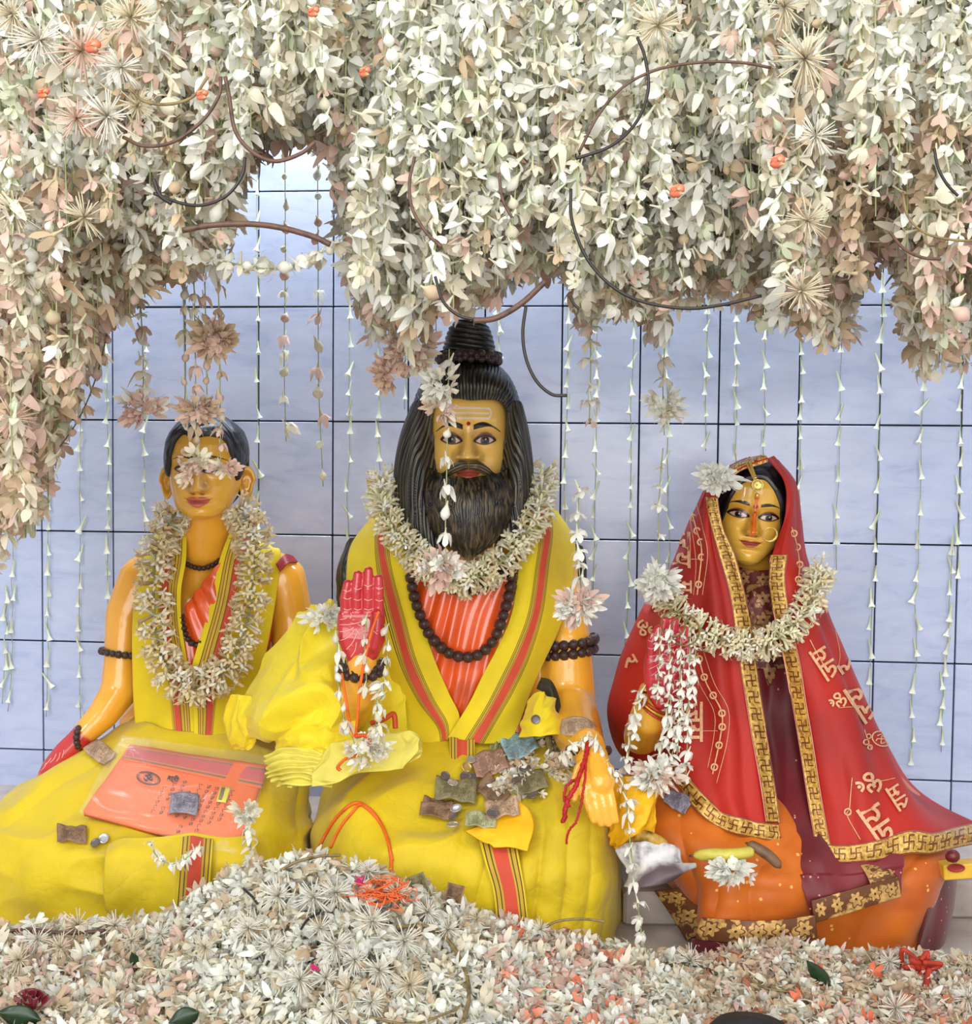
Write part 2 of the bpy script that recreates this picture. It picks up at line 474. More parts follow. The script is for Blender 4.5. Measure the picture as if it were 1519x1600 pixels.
def head_paint(S, x, z, front):
    U, dx, nb, mz, br = S['U'], S['dx'], S['nb'], S['mz'], S['brow']
    n = x.shape
    col = np.zeros(n + (3,)) + L3(S['skin'])
    def put(mask, c):
        nonlocal col
        m = (mask * front)[..., None]
        col = col * (1 - m) + (L3(c) if isinstance(c, tuple) else c) * m
    ax = np.abs(x)
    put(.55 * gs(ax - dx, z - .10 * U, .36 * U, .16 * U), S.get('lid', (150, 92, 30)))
    put(.45 * gs(ax - .19 * U, z - (nb + .16 * U), .06 * U, .24 * U), (150, 95, 30))  # this and the next line: shading painted along the nose sides
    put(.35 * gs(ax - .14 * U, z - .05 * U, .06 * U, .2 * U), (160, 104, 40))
    ew, eh = S['ew'], S['eh']
    for sgn in (-1, 1):
        ex = (x * sgn - dx); zc = S.get('slant', .06) * ex
        q = np.clip(1 - (ex / ew) ** 2, 0, 1)
        qo = np.clip(1 - (ex / (ew * 1.32)) ** 2, 0, 1)
        top = eh * q ** .75; bot = -.72 * eh * q
        dtop = (z - zc) - top; dbot = bot - (z - zc)
        dl = (z - zc) - (eh * 1.55 * qo ** .8 + .02 * U); dlb = (-.98 * eh * qo - .3) - (z - zc)
        lidt = (z - zc) - (eh * 2.25 * qo ** .8)
        out = np.abs(ex) - ew * 1.3
        put(sm(np.maximum(np.maximum(lidt, -(z - zc)), out), 1.6) * .9, S.get('lidband', (120, 66, 34)))
        put(sm(np.maximum(np.maximum(dl, dlb), out), 1.2), S.get('liner', (44, 22, 18)))
        # the upper lid, lighter, between two lines
        put(sm(np.maximum(np.maximum((z - zc) - eh * 1.38 * q ** .8, (top + .05 * U) - (z - zc)), np.abs(ex) - ew * .95), 1.0) * S.get('lidlight', .4), (158, 112, 78))
        inside = np.maximum(np.maximum(dtop, dbot), np.abs(ex) - ew)
        eye = sm(inside, .9)
        put(eye, (214, 186, 172))
        put(eye * sm(np.hypot((ex - S.get('gaze', 0) * sgn), z - zc - .05 * eh) - eh * 1.16, .9), (44, 22, 18))
        put(eye * sm(np.hypot((ex - S.get('gaze', 0) * sgn), z - zc - .05 * eh) - eh * .55, .8), (10, 8, 8))
        put(eye * sm(np.hypot(ex - S.get('gaze', 0) * sgn - 1.2 * sgn, z - zc - .38 * eh) - .9, .8), (240, 236, 230))  # small highlight dot painted on the iris
        b0, b1 = S['b0'], S['b1']
        s = (x * sgn - b0) / (b1 - b0)
        bz = br + S['arch'] * np.sin(np.clip(s, 0, 1) * math.pi * .82) - S.get('bdroop', 0) * np.clip(s, 0, 1) ** 2
        bt = S['bth'] * (.55 + .45 * np.sin(np.clip(s * 1.1 + .25, 0, 1) * math.pi)) * np.clip(1.35 - s, .3, 1)
        put(sm(np.maximum(np.abs(z - bz) - bt, np.maximum(b0 - x * sgn, x * sgn - b1)), 1.1), (24, 16, 16))
    mw = S['mw']
    q = np.clip(1 - (x / mw) ** 2, 0, 1)
    curve = S.get('smile', .05) * U * (x / mw) ** 2
    lk = S.get('lipk', 1.0)
    up = mz + curve + .15 * lk * U * q * (1 - .28 * np.exp(-(x / (.07 * U)) ** 2))
    lo = mz + curve - .185 * lk * U * q ** .8
    lip = sm(np.maximum(z - up, lo - z), 1.0) * sm(ax - mw, 1.0)
    put(lip, S['lip'])
    put(lip * sm(-(z - (mz + curve)), 3.0) * .0, S['lip'])
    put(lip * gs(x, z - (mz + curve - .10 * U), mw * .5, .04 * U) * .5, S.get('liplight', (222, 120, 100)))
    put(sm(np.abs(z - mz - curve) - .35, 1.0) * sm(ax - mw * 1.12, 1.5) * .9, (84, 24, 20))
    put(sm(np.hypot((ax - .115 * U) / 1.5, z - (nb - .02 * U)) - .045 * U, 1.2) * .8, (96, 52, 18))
    if 'extra' in S: S['extra'](x, z, put)
    return col
def head_place(S, X, Y, Z):
    """local px to the place: roll, nod, turn, then set at the head's centre"""
    ro, tu, no = (math.radians(S.get(k, 0)) for k in ('roll', 'turn', 'nod'))
    x = X * math.cos(ro) + Z * math.sin(ro); z = -X * math.sin(ro) + Z * math.cos(ro); y = Y
    y, z = y * math.cos(no) + z * math.sin(no), -y * math.sin(no) + z * math.cos(no)
    x, y = x * math.cos(tu) + y * math.sin(tu), -x * math.sin(tu) + y * math.cos(tu)
    s = mpx(S['c']); O = np.array(Q(S['cx'], S['cy'], S['c']))
    return O + (x * s)[..., None] * np.array(RX) + (z * s)[..., None] * np.array(UP) - (y * s)[..., None] * np.array(HF)
def head_arrays(S, nth=330, nz=330):
    t = np.linspace(-1, 1, nth, endpoint=False)
    th = np.sign(t) * np.abs(t) ** 1.35 * math.pi
    zz = np.linspace(-S['cz'], S['top'], nz)
    TH, ZZ = np.meshgrid(th, zz)
    X, Y, Z = head_surface(S, TH, ZZ)
    front = np.clip(np.cos(TH) * 3, 0, 1)
    C = head_paint(S, X, Z, front)
    V = head_place(S, X, Y, Z).reshape(-1, 3)
    Fc = grid_faces(nth, nz, wrap=True)
    return V, Fc, C.reshape(-1, 3)
def ear_arrays(S, sgn, ex, ez, rx, rz, out=0.5):
    """a shell-shaped ear beside the head; rx, rz half sizes in px"""
    nr, na = 12, 40
    Vv, cc = [], []
    for side in (1, -1):
        for i in range(nr):
            r = (i + .0) / (nr - 1)
            for k in range(na):
                a = 2 * math.pi * k / na
                wob = 1.0 - .18 * max(0, -math.sin(a)) * (abs(math.cos(a)))
                lx = rx * r * math.cos(a) * wob * (1.12 if math.sin(a) > 0 else .86); lz = rz * r * math.sin(a)
                h = (5.0 * math.exp(-((r - .82) / .14) ** 2) - 3.5 * math.exp(-((r - .35) / .3) ** 2) + 2.5 * math.exp(-((lx * sgn + rx * .5) ** 2 + (lz + rz * .1) ** 2) / 20.)) * (1 if side > 0 else .15)
                if side < 0: h = -3.0 * math.sqrt(max(0, 1 - r * r)) - .5
                if r > .98: h = 0
                x = ex + lx * .9; y = -2 - abs(lx + sgn * rx) * out * .35 + h; z = ez + lz
                Vv.append((x, y, z)); cc.append(L3(S['skin']) * (.74 if (side > 0 and .2 < r < .7) else 1.0))
    A = np.array(Vv)
    V = head_place(S, A[:, 0], A[:, 1], A[:, 2])
    f1 = []
    n = nr * na
    for s0, flip in ((0, False), (n, True)):
        for i in range(nr - 1):
            for k in range(na):
                k2 = (k + 1) % na
                q = (s0 + i * na + k, s0 + i * na + k2, s0 + (i + 1) * na + k2, s0 + (i + 1) * na + k)
                f1.append(q[::-1] if flip else q)
    for k in range(na):
        k2 = (k + 1) % na
        f1.append(((nr - 1) * na + k, (nr - 1) * na + k2, n + (nr - 1) * na + k2, n + (nr - 1) * na + k))
    return V, f1, np.array(cc)
def B(a, b):
    """tapered limb between (px, py, c, r px)"""
    return (Q(*a[:3]), a[3] * mpx(a[2]), Q(*b[:3]), b[3] * mpx(b[2]))
def chain(*P):
    return [B(P[i], P[i + 1]) for i in range(len(P) - 1)]
def merge_cols(parts):
    V, Fc, C = [], [], []
    o = 0
    for v, f, c in parts:
        V.append(v); C.append(c); Fc += [tuple(i + o for i in q) for q in f]; o += len(v)
    C = np.concatenate(C); C = np.concatenate([C, np.ones((len(C), 1))], 1)
    return np.concatenate(V), Fc, C
def flat(V, c):
    return np.zeros((len(V), 3)) + L3(c)
def hand_arrays(cx, cy, c, fingers, palm, thumb, vox, paint, sc=1.0):
    """an open hand, palm to the room: fingers [(base x,y,dc,r),(mid),(tip)...] in px, joined into one surface"""
    caps = []
    for f in fingers + [thumb]:
        P = [(cx + x * sc, cy + y * sc, c + d * mpx(c), r * sc) for x, y, d, r in f]
        caps += chain(*P)
    mid = []
    for q in range(len(palm) - 1):
        for t in (0, .33, .67):
            mid.append(tuple(tuple(palm[q][e][k] * (1 - t) + palm[q + 1][e][k] * t for k in range(4)) for e in (0, 1)))
    for a, b in mid + [palm[-1]]:
        caps.append(B((cx + a[0] * sc, cy + a[1] * sc, c + a[2] * mpx(c), a[3] * sc), (cx + b[0] * sc, cy + b[1] * sc, c + b[2] * mpx(c), b[3] * sc)))
    V, Fc = remeshed(caps, vox, 5)
    return V, Fc, paint(V)
M_BODY = painted('painted_plaster', 0.28, 0.6)
M_HAIRP = painted('painted_hair', 0.42, 0.12, 0.05)
# ================================================================== the bearded statue in the middle
def mat_stripes(name, stops, rough=0.75, bump=0.15, var=0.10, axis=0, fine=220.0):
    t = NT(name)
    uv = t.node('ShaderNodeUVMap'); sp = t.node('ShaderNodeSeparateXYZ'); t.link(uv.outputs[0], sp.inputs[0])
    c = t.ramp(sp.outputs[axis], [(p, lin(k)) for p, k in stops], 'CONSTANT')
    nz = t.noise(9.0, 4.0)
    c = t.mix(1.0, c, t.ramp(nz, [(0.3, (1 - var * 2, 1 - var * 2.1, 1 - var * 2.4, 1)), (0.65, (1, 1, 1, 1))]), 'MULTIPLY')
    t.base(c); t.set(rough=rough, sheen=0.15)
    t.bump(t.noise(fine, 2.0), bump, 0.001)
    return t.m
YEL = (232, 206, 14)
YEL2 = (220, 190, 14)
M_YEL = plain('yellow_cotton', YEL, 0.72, 0.10, 6.0, bump=0.12, bscale=240.0, sheen=0.2)
M_YELD = cotton('yellow_dhoti', (212, 184, 5), (176, 150, 3))
M_YELB = cotton('yellow_bundle_cotton', (234, 212, 30), (214, 190, 16), 8.0, 0.7, 0.25)
M_YELO = plain('orange_yellow_cotton', (244, 184, 14), 0.65, 0.10, 7.0, bump=0.1, bscale=200.0)
M_PALE = plain('pale_yellow_cotton', (226, 214, 96), 0.7, 0.10, 9.0, bump=0.1, bscale=220.0)
M_ORG = plain('orange_lacquer', (226, 88, 34), 0.24, 0.14, 12.0, coat=0.7)
M_BEAD = plain('dark_bead', (58, 30, 24), 0.34, 0.3, 160.0, coat=0.5, bump=0.6, bscale=420.0)
G1, G2, RD, BR = (196, 160, 40), (112, 88, 30), (206, 74, 48), (92, 66, 26)
BORDER = [(0.0, YEL), (.30, G2), (.315, YEL2), (.33, G2), (.345, G1), (.385, BR), (.395, (214, 170, 50)), (.41, RD), (.60, (214, 170, 50)), (.612, BR), (.625, G1), (.66, G2), (.675, YEL2), (.69, G2), (.705, YEL)]
M_SHAWL = mat_stripes('yellow_shawl_red_border', BORDER)
M_STRIP = mat_stripes('red_border_strip', [(0.0, YEL2), (.06, BR), (.1, G1), (.2, BR), (.24, G1), (.3, RD), (.7, G1), (.76, BR), (.8, G1), (.9, BR), (.94, YEL2)])

SKC = (246, 198, 104)
def centre_extra(x, z, put):
    # three drawn lines closed on one side, and the red dot
    for zz in (49, 41.5, 34):
        put(sm(np.abs(z - zz + (x / 60.) ** 2 * 1.5) - 1.35, 1.0) * sm(np.abs(x - 2) - 29, 1.0), (244, 232, 222))
        put(sm(np.abs(z - zz + (x / 60.) ** 2 * 1.5) - .35, .8) * sm(np.abs(x - 2) - 28, 1.0) * .5, (216, 170, 160))
    for sg in (-1, 1):
        r = np.hypot((x - 2 - sg * 27) * 1.5, z - 41.5)
        put(sm(np.abs(r - 7.6) - 1.35, 1.0) * (sg * (x - 2) > 27), (244, 232, 222))
    put(sm(np.hypot(x - .5, z - 25.5) - 3.1, 1.0), (170, 34, 20))
    # painted lashes
    for sg in (-1, 1):
        for i in range(9):
            a = (i - 4) / 4.0
            lx = 25 + a * 11; l0, l1 = 11.5 - a * a * 3, 16.0 - a * a * 3.5
            xx = x * sg - lx - (z - l0) * a * .5
            put(sm(np.maximum(np.abs(xx) - .25, np.maximum(l0 - z, z - l1)), .9) * .55, (80, 44, 16))
HC = dict(U=64, cz=90, top=112, dx=25.3, nb=-31, mz=-50, brow=20, ew=13.2, eh=6.0, b0=8, b1=49, arch=7, bth=4.3, bdroop=10, mw=18,
          skin=SKC, lip=(208, 98, 74), c=2.42, cx=732.5, cy=689.5, smile=.02, nosew=1.3, lipk=.9, lidband=(126, 74, 42), liner=(62, 30, 24), extra=centre_extra, lidlight=.25)
BASE_C = Q(735, 1470, 2.3); BASE_C.z = PLZ
stC = empty('seated_statue', BASE_C, 'large seated statue of a bearded man with topknot and raised red palm', 'statue')
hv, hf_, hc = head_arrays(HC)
caps = []
caps += [B((660, 905, 2.50, 82), (815, 905, 2.50, 82)), B((615, 885, 2.53, 52), (855, 885, 2.53, 52)), B((690, 1060, 2.485, 90), (785, 1060, 2.485, 90)),
         B((650, 1190, 2.44, 84), (830, 1190, 2.44, 84)), B((690, 930, 2.49, 86), (700, 1170, 2.48, 90)), B((785, 930, 2.49, 86), (780, 1170, 2.48, 90)),
         B((732, 770, 2.45, 44), (732, 880, 2.47, 52))]
caps += chain((858, 900, 2.52, 46), (880, 965, 2.46, 41), (886, 1005, 2.43, 41), (889, 1105, 2.40, 46), (905, 1150, 2.24, 40), (921, 1172, 2.12, 28))
hcaps = chain((918, 1165, 2.13, 29), (928, 1195, 2.075, 27), (936, 1222, 2.04, 24)) + [B((914, 1232, 2.03, 12), (950, 1222, 2.04, 13)), B((912, 1215, 2.045, 13), (948, 1205, 2.06, 14))]
for k in range(4):        # fingers laid over the knee
    hcaps += chain((914 + k * 12, 1236 - k * 3, 2.028 + k * .004, 9), (921 + k * 12, 1262 - k * 2, 2.008 + k * .004, 7.4), (928 + k * 11.5, 1290 - abs(k - 1.5) * 5, 2.005 + k * .004, 6))
hcaps += chain((908, 1200, 2.06, 11), (898, 1226, 2.03, 9), (897, 1248, 2.015, 7))
caps += chain((612, 895, 2.51, 46), (560, 1000, 2.40, 42), (545, 1105, 2.24, 40), (560, 1085, 2.17, 31), (566, 1035, 2.14, 26))
bv, bf = remeshed(caps, 0.0065, 6)
kv, kf = remeshed(hcaps, 0.003, 4)
RED, RIM = (196, 44, 52), (236, 160, 40)
def palm_paint(cpl, red=RED):
    # palms are painted red up to the edge of the hand, the back keeps the skin colour
    def f(V):
        d = (V - np.array(CAM)) @ np.array(HF)
        m = np.clip((cpl - d) / 0.0025 + .5, 0, 1)[:, None]
        return L3(red) * m + L3(RIM) * (1 - m)
    return f
CH = 2.13
def F(x, y0, y1, r, d0=0, d1=-3):
    return [(x[0], y0, d0, r * 1.06), (x[1], (y0 + y1) / 2, d0 - 2, r), (x[2], y1, d1, r * .86)]
fingersC = [F((-25, -26, -22), -8, -51, 8.4), F((-8, -9, -6), -10, -65, 8.6), F((10, 10, 11), -10, -71, 8.8), F((27, 27, 27), -8, -59, 8.6)]
palmC = [((-27, 0, 0, 11), (27, 0, 0, 11)), ((-28, 15, 1, 11), (26, 18, 1, 12)), ((-27, 32, 1, 12), (25, 36, 1, 13)), ((-20, 50, 2, 12), (18, 52, 2, 13)), ((-12, 62, 3, 13), (10, 63, 3, 13)), ((-8, 68, 6, 14), (6, 72, 12, 15))]
thumbC = [(18, 46, -6, 12), (24, 24, -10, 9.5), (25, 6, -11, 8), (24, -4, -11, 6.5)]
hav, haf, hac = hand_arrays(565, 963, CH, fingersC, palmC, thumbC, 0.0021, palm_paint(CH + .004))
V, Fc, C = merge_cols([(hv, hf_, hc), (bv, bf, flat(bv, (244, 178, 58))), (kv, kf, flat(kv, (244, 178, 58))), (hav, haf, hac)])
bodyC = mesh_obj('body', V, Fc, M_BODY, stC, cols=C)
# creases drawn on the palm
M_CREASE = plain('palm_line_paint', (240, 190, 178), 0.4, 0.05)
handC_bvh = BVHTree.FromPolygons([Vector(p) for p in hav], haf)
def on_bvh(bvh, px, py, lift):
    d = ray(px, py).normalized(); h = bvh.ray_cast(CAM, d)
    return (h[0] - d * lift) if h[0] is not None else None
def crease_tubes(bvh, lines, rad):
    parts = []
    for ln in lines:
        P = [on_bvh(bvh, *p, .0006) for p in catmull(np.array(ln, float), 10)]
        P = [p for p in P if p is not None]
        if len(P) > 3: parts.append(tube_arrays(P, rad, 5))
    return join_arrays(parts)
cl = []
for x0, x1, ys in ((537, 549, (922, 934, 951)), (553, 565, (919, 936, 951)), (569, 582, (914, 936, 951)), (587, 599, (918, 937))):
    for yy in ys: cl.append([(x0, yy), ((x0 + x1) / 2, yy + 2.2), (x1, yy)])
cl += [[(531, 976), (545, 976), (560, 973), (572, 967)], [(530, 987), (542, 986), (553, 980)], [(531, 1001), (544, 996), (553, 986)], [(541, 1015), (551, 1004), (559, 987)], [(548, 1027), (555, 1016), (557, 1004)],
       [(556, 982), (562, 990), (569, 986), (574, 988)], [(548, 957), (549, 962), (547, 967)], [(531, 968), (538, 967), (542, 965)], [(582, 985), (590, 991)], [(560, 976), (566, 980), (566, 986)]]
mesh_obj('palm_lines', *crease_tubes(handC_bvh, cl, .00075), M_CREASE, stC)

# hair --------------------------------------------------------------
SLANT, WAVE = 0.0, 0.0
def strands(u, v, n, seed, amp, wav=.35):
    """combed ridges running along v; n locks across u"""
    w = u * n - SLANT * v + WAVE * np.sin(v * 9 + u * 2) + wav * vnoise(v * 4.0, u * 3.0, seed) + .25 * vnoise(v * 9, u * 10, seed + 1)
    r = np.abs(np.sin(w * math.pi)) ** .7
    r2 = np.abs(np.sin(w * math.pi * 2.7 + 1.3))
    return amp * (.75 * r + .25 * r2)
def hair_cols(u, v, n, seed, base=(13, 12, 12), light=(122, 114, 96), amount=.5):
    w = u * n - SLANT * v + WAVE * np.sin(v * 9 + u * 2) + .35 * vnoise(v * 4.0, u * 3.0, seed) + .25 * vnoise(v * 9, u * 10, seed + 1)
    r = np.abs(np.sin(w * math.pi)) ** 14
    k = np.clip(.5 + .9 * vnoise(v * 6.0, np.floor(w) * 1.7, seed + 2), 0, 1) * r * amount * 1.6
    f = np.abs(np.sin(w * math.pi * 3.1)) ** 8 * np.clip(vnoise(v * 9., np.floor(w * 3) * .9, seed + 5), 0, 1) * amount
    k = np.clip(k + f, 0, .85)[..., None]
    return L3(base) * (1 - k) + L3(light) * k
def hair_sheet(name, rows, nu, nv, n, seed, amp, parent, base=(13, 12, 12), light=(112, 104, 84), amount=.5, flip=False, extra_fold=None):
    C_ = pts(rows); G = catmull(C_, nv); G = np.swapaxes(catmull(np.swapaxes(G, 0, 1), nu), 0, 1)
    u, v = np.meshgrid(np.linspace(0, 1, nu), np.linspace(0, 1, nv))
    N = grid_normals(G)
    d = strands(u, v, n, seed, amp)
    if extra_fold is not None: d = d + extra_fold(u, v)
    G = G + N * d[..., None]
    c = hair_cols(u, v, n, seed, base, light, amount).reshape(-1, 3)
    c = np.concatenate([c, np.ones((len(c), 1))], 1)
    return mesh_obj(name, G.reshape(-1, 3), grid_faces(nu, nv), M_HAIRP, parent, cols=c, solid=0.006, solid_off=0)
# over the skull: from the forehead line up to the knot
hair_sheet('hair_cap', [
    [(672, 668, 2.385), (676, 642, 2.362), (690, 627, 2.345), (712, 622, 2.338), (735, 625, 2.336), (758, 624, 2.338), (778, 626, 2.345), (790, 640, 2.36), (796, 668, 2.385)],
    [(655, 660, 2.40), (662, 628, 2.37), (680, 606, 2.345), (708, 598, 2.333), (735, 597, 2.330), (762, 598, 2.333), (786, 606, 2.345), (800, 628, 2.37), (805, 660, 2.40)],
    [(645, 655, 2.44), (655, 615, 2.41), (675, 589, 2.385), (706, 578, 2.37), (735, 576, 2.366), (764, 578, 2.37), (788, 588, 2.385), (803, 614, 2.41), (811, 655, 2.44)],
    [(650, 655, 2.52), (664, 612, 2.49), (690, 580, 2.46), (712, 568, 2.44), (735, 566, 2.435), (758, 567, 2.44), (782, 578, 2.46), (803, 610, 2.49), (814, 655, 2.52)],
    ], 240, 90, 38, 11, .0034, stC, amount=.34)
# the locks that fall behind the ears on to the shoulders
sideL = [[(676, 636, 2.365), (664, 628, 2.37), (652, 630, 2.40), (645, 645, 2.45), (648, 650, 2.52)],
         [(672, 668, 2.370), (655, 664, 2.355), (640, 668, 2.385), (632, 680, 2.44), (636, 690, 2.52)],
         [(678, 705, 2.380), (653, 705, 2.345), (634, 706, 2.375), (624, 716, 2.44), (628, 720, 2.53)],
         [(682, 740, 2.378), (654, 745, 2.342), (632, 748, 2.37), (621, 752, 2.44), (626, 755, 2.53)],
         [(676, 780, 2.360), (658, 785, 2.335), (634, 785, 2.365), (619, 784, 2.43), (624, 785, 2.52)],
         [(682, 820, 2.355), (664, 822, 2.33), (642, 820, 2.355), (628, 812, 2.42), (632, 812, 2.50)],
         [(688, 858, 2.350), (676, 856, 2.33), (660, 850, 2.345), (648, 838, 2.40), (650, 836, 2.46)]]
SLANT, WAVE = 9.0, .7
hair_sheet('hair_lock', sideL, 170, 240, 17, 21, .0062, stC, amount=.62)
ax = 733.0
mir = lambda x: 735 + (733 - x if 733 - x < 62 else 62 + (733 - x - 62) * .62)
sideR = [[(mir(x), y, c) for x, y, c in r] for r in sideL]
sideR = [[(x, y - (8 if i > 4 else 0), c) for x, y, c in r] for i, r in enumerate(sideR)]
hair_sheet('hair_lock', sideR, 170, 240, 17, 31, .0062, stC, amount=.62)
SLANT, WAVE = 0.0, 0.0
# hair down the back, seen past both shoulders
hair_sheet('back_hair', [[(560, 840, 2.60), (552, 840, 2.57), (545, 850, 2.60)], [(560, 880, 2.60), (540, 885, 2.56), (531, 890, 2.60)], [(560, 920, 2.60), (540, 925, 2.56), (529, 925, 2.60)], [(560, 955, 2.60), (542, 955, 2.57), (531, 955, 2.60)]], 50, 60, 6, 41, .004, stC, amount=.6)
hair_sheet('back_hair', [[(880, 850, 2.60), (898, 850, 2.56), (908, 855, 2.60)], [(880, 890, 2.60), (902, 890, 2.56), (914, 893, 2.60)], [(880, 950, 2.60), (900, 945, 2.56), (910, 945, 2.60)]], 50, 60, 6, 43, .004, stC, amount=.6)
# topknot
def knot(parent):
    nth, nz = 140, 120
    th, v = np.meshgrid(np.linspace(0, 2 * math.pi, nth, endpoint=False), np.linspace(0, 1, nz))
    prof = np.interp(v, [0, .08, .3, .55, .75, .9, .97, 1], [38, 42, 40, 36, 31, 22, 12, 1])
    zz = v * 66
    w = v * 8.5 + th / (2 * math.pi) * 2.0 + .35 * np.sin(th * 1.0)
    rid = np.abs(np.sin(w * math.pi)) ** .6
    r = prof + rid * 2.6 - 1.5
    s = mpx(2.43); O = np.array(Q(733, 562, 2.44))
    P = O + (r * np.sin(th) * s)[..., None] * np.array(RX) - (r * np.cos(th) * .95 * s)[..., None] * np.array(HF) + (zz * s)[..., None] * np.array(UP)
    k = (np.abs(np.sin(w * math.pi)) ** 16 * .75 * np.clip(.6 + vnoise(th * 3, v * 9, 5), 0, 1))[..., None]
    c = L3((20, 19, 19)) * (1 - k) + L3((128, 120, 104)) * k
    c = np.concatenate([c.reshape(-1, 3), np.ones((nth * nz, 1))], 1)
    mesh_obj('topknot', P.reshape(-1, 3), grid_faces(nth, nz, True), M_HAIRP, parent, cols=c)
knot(stC)
ROUGH_BEAD = None
def make_bead():
    V, Fc = ico(2); V = V.copy()
    rs = np.random.RandomState(3)
    a = np.arctan2(V[:, 1], V[:, 0])
    V *= (1 + .07 * np.cos(a * 5) + rs.uniform(-.05, .05, len(V)))[:, None]
    return raw_mesh('bead', V, Fc, M_BEAD)
BEAD = make_bead()
def beads(parent, name, path, r, r2=None, flat_=1.0):
    """a string of beads laid along world points; returns the string part"""
    st = tube(name, path, r * .25, M_BEAD, parent, seg=6)
    L = [0.0]
    for i in range(1, len(path)): L.append(L[-1] + (path[i] - path[i - 1]).length)
    n = max(2, int(L[-1] / (r * 1.55)))
    for k in range(n):
        d = L[-1] * (k + .5) / n
        i = max(j for j in range(len(L)) if L[j] <= d); i = min(i, len(path) - 2)
        t = (d - L[i]) / max(1e-9, L[i + 1] - L[i])
        p = path[i].lerp(path[i + 1], t)
        inst('bead', BEAD, p, (path[i + 1] - path[i]).to_track_quat('Z', 'Y'), r * rnd.uniform(.92, 1.06), st)
    return st
# the band of beads under the knot: twisted pair
for ph in (0, 1):
    P = []
    for i in range(41):
        a = -math.pi / 2 * 1.15 + i / 40 * math.pi * 1.15
        P.append(Q(732, 560, 2.43) + RX * (math.sin(a) * 47 * mpx(2.43)) - HF * (math.cos(a) * 46 * mpx(2.43)) + UP * (mpx(2.43) * 5 * math.sin(i * .8 + ph * math.pi)))
    beads(stC, 'topknot_beads', P, 6.5 * mpx(2.4))
# beard and moustache
def beard(parent):
    rows = [[(668, 715, 2.392), (676, 735, 2.352), (694, 744, 2.318), (712, 747, 2.302), (732, 751, 2.297), (752, 747, 2.302), (772, 744, 2.318), (789, 735, 2.352), (798, 715, 2.392)],
            [(658, 745, 2.395), (670, 765, 2.330), (690, 770, 2.295), (712, 772, 2.278), (732, 774, 2.272), (752, 772, 2.278), (775, 770, 2.295), (795, 765, 2.33), (806, 745, 2.395)],
            [(660, 785, 2.395), (672, 800, 2.325), (692, 804, 2.288), (712, 806, 2.27), (732, 807, 2.265), (752, 806, 2.27), (774, 804, 2.288), (793, 800, 2.325), (804, 785, 2.395)],
            [(672, 820, 2.39), (683, 832, 2.33), (698, 838, 2.295), (715, 841, 2.278), (732, 842, 2.272), (749, 841, 2.278), (767, 838, 2.295), (783, 832, 2.33), (792, 820, 2.39)],
            [(706, 845, 2.37), (712, 853, 2.33), (718, 860, 2.305), (725, 865, 2.295), (732, 869, 2.29), (739, 865, 2.295), (747, 860, 2.305), (753, 853, 2.33), (760, 845, 2.37)]]
    C_ = pts(rows); nu, nv = 260, 200
    G = catmull(C_, nv); G = np.swapaxes(catmull(np.swapaxes(G, 0, 1), nu), 0, 1)
    u, v = np.meshgrid(np.linspace(0, 1, nu), np.linspace(0, 1, nv))
    N = grid_normals(G)
    w = u * 46 + .9 * vnoise(v * 5., u * 14., 3) + .35 * vnoise(v * 14, u * 30, 4)
    d = .0034 * np.abs(np.sin(w * math.pi)) ** .7
    k = np.abs(np.sin(w * math.pi)) ** 12 * np.clip(.2 + .9 * vnoise(v * 11., np.floor(w) * 1.3, 8), 0, 1) * .9
    k = (k + .35 * np.clip(vnoise(v * 22, w * 3, 12), 0, 1) * np.abs(np.sin(w * 3 * math.pi)) ** 3)
    k = np.clip(k, 0, .9)[..., None]
    c = L3((15, 12, 10)) * (1 - k) + L3((120, 104, 74)) * k
    G = G + N * d[..., None]
    c = np.concatenate([c.reshape(-1, 3), np.ones((nu * nv, 1))], 1)
    mesh_obj('beard', G.reshape(-1, 3), grid_faces(nu, nv), M_HAIRP, parent, cols=c, solid=0.01, solid_off=0)
    for sgn in (-1, 1):
        P = [(732 + sgn * 1, 727, 2.293), (732 + sgn * 12, 727.5, 2.292), (732 + sgn * 24, 733, 2.300), (732 + sgn * 34, 739.5, 2.318), (732 + sgn * 42, 741, 2.338)]
        path = qpath(P, 40); V_, cc = [], []
        seg = 28
        rr = np.interp(np.linspace(0, 1, 40), [0, .25, .6, 1], [5.5, 8.0, 6.0, 1.2]) * mpx(2.3)
        Vt, Ft = tube_arrays(path, list(rr), seg)
        Vt = np.array([tuple(p) for p in Vt])
        a = np.tile(np.arange(seg), 40); i = np.repeat(np.arange(40), seg)
        ctr = np.repeat(np.array([tuple(p) for p in path]), seg, 0)
        g = 1 + .10 * np.sin(a * 2 * math.pi / seg * 9 + i * .12)
        Vt = ctr + (Vt - ctr) * g[:, None]
        k = (np.clip(np.sin(a * 2 * math.pi / seg * 9 + i * .12), 0, 1) ** 2 * np.where(i < 26, .9, .4))[:, None]
        c = L3((48, 40, 30)) * (1 - k) + L3((150, 128, 88)) * k
        mesh_obj('moustache', Vt, Ft, M_HAIRP, parent, cols=np.concatenate([c, np.ones((len(c), 1))], 1))
beard(stC)

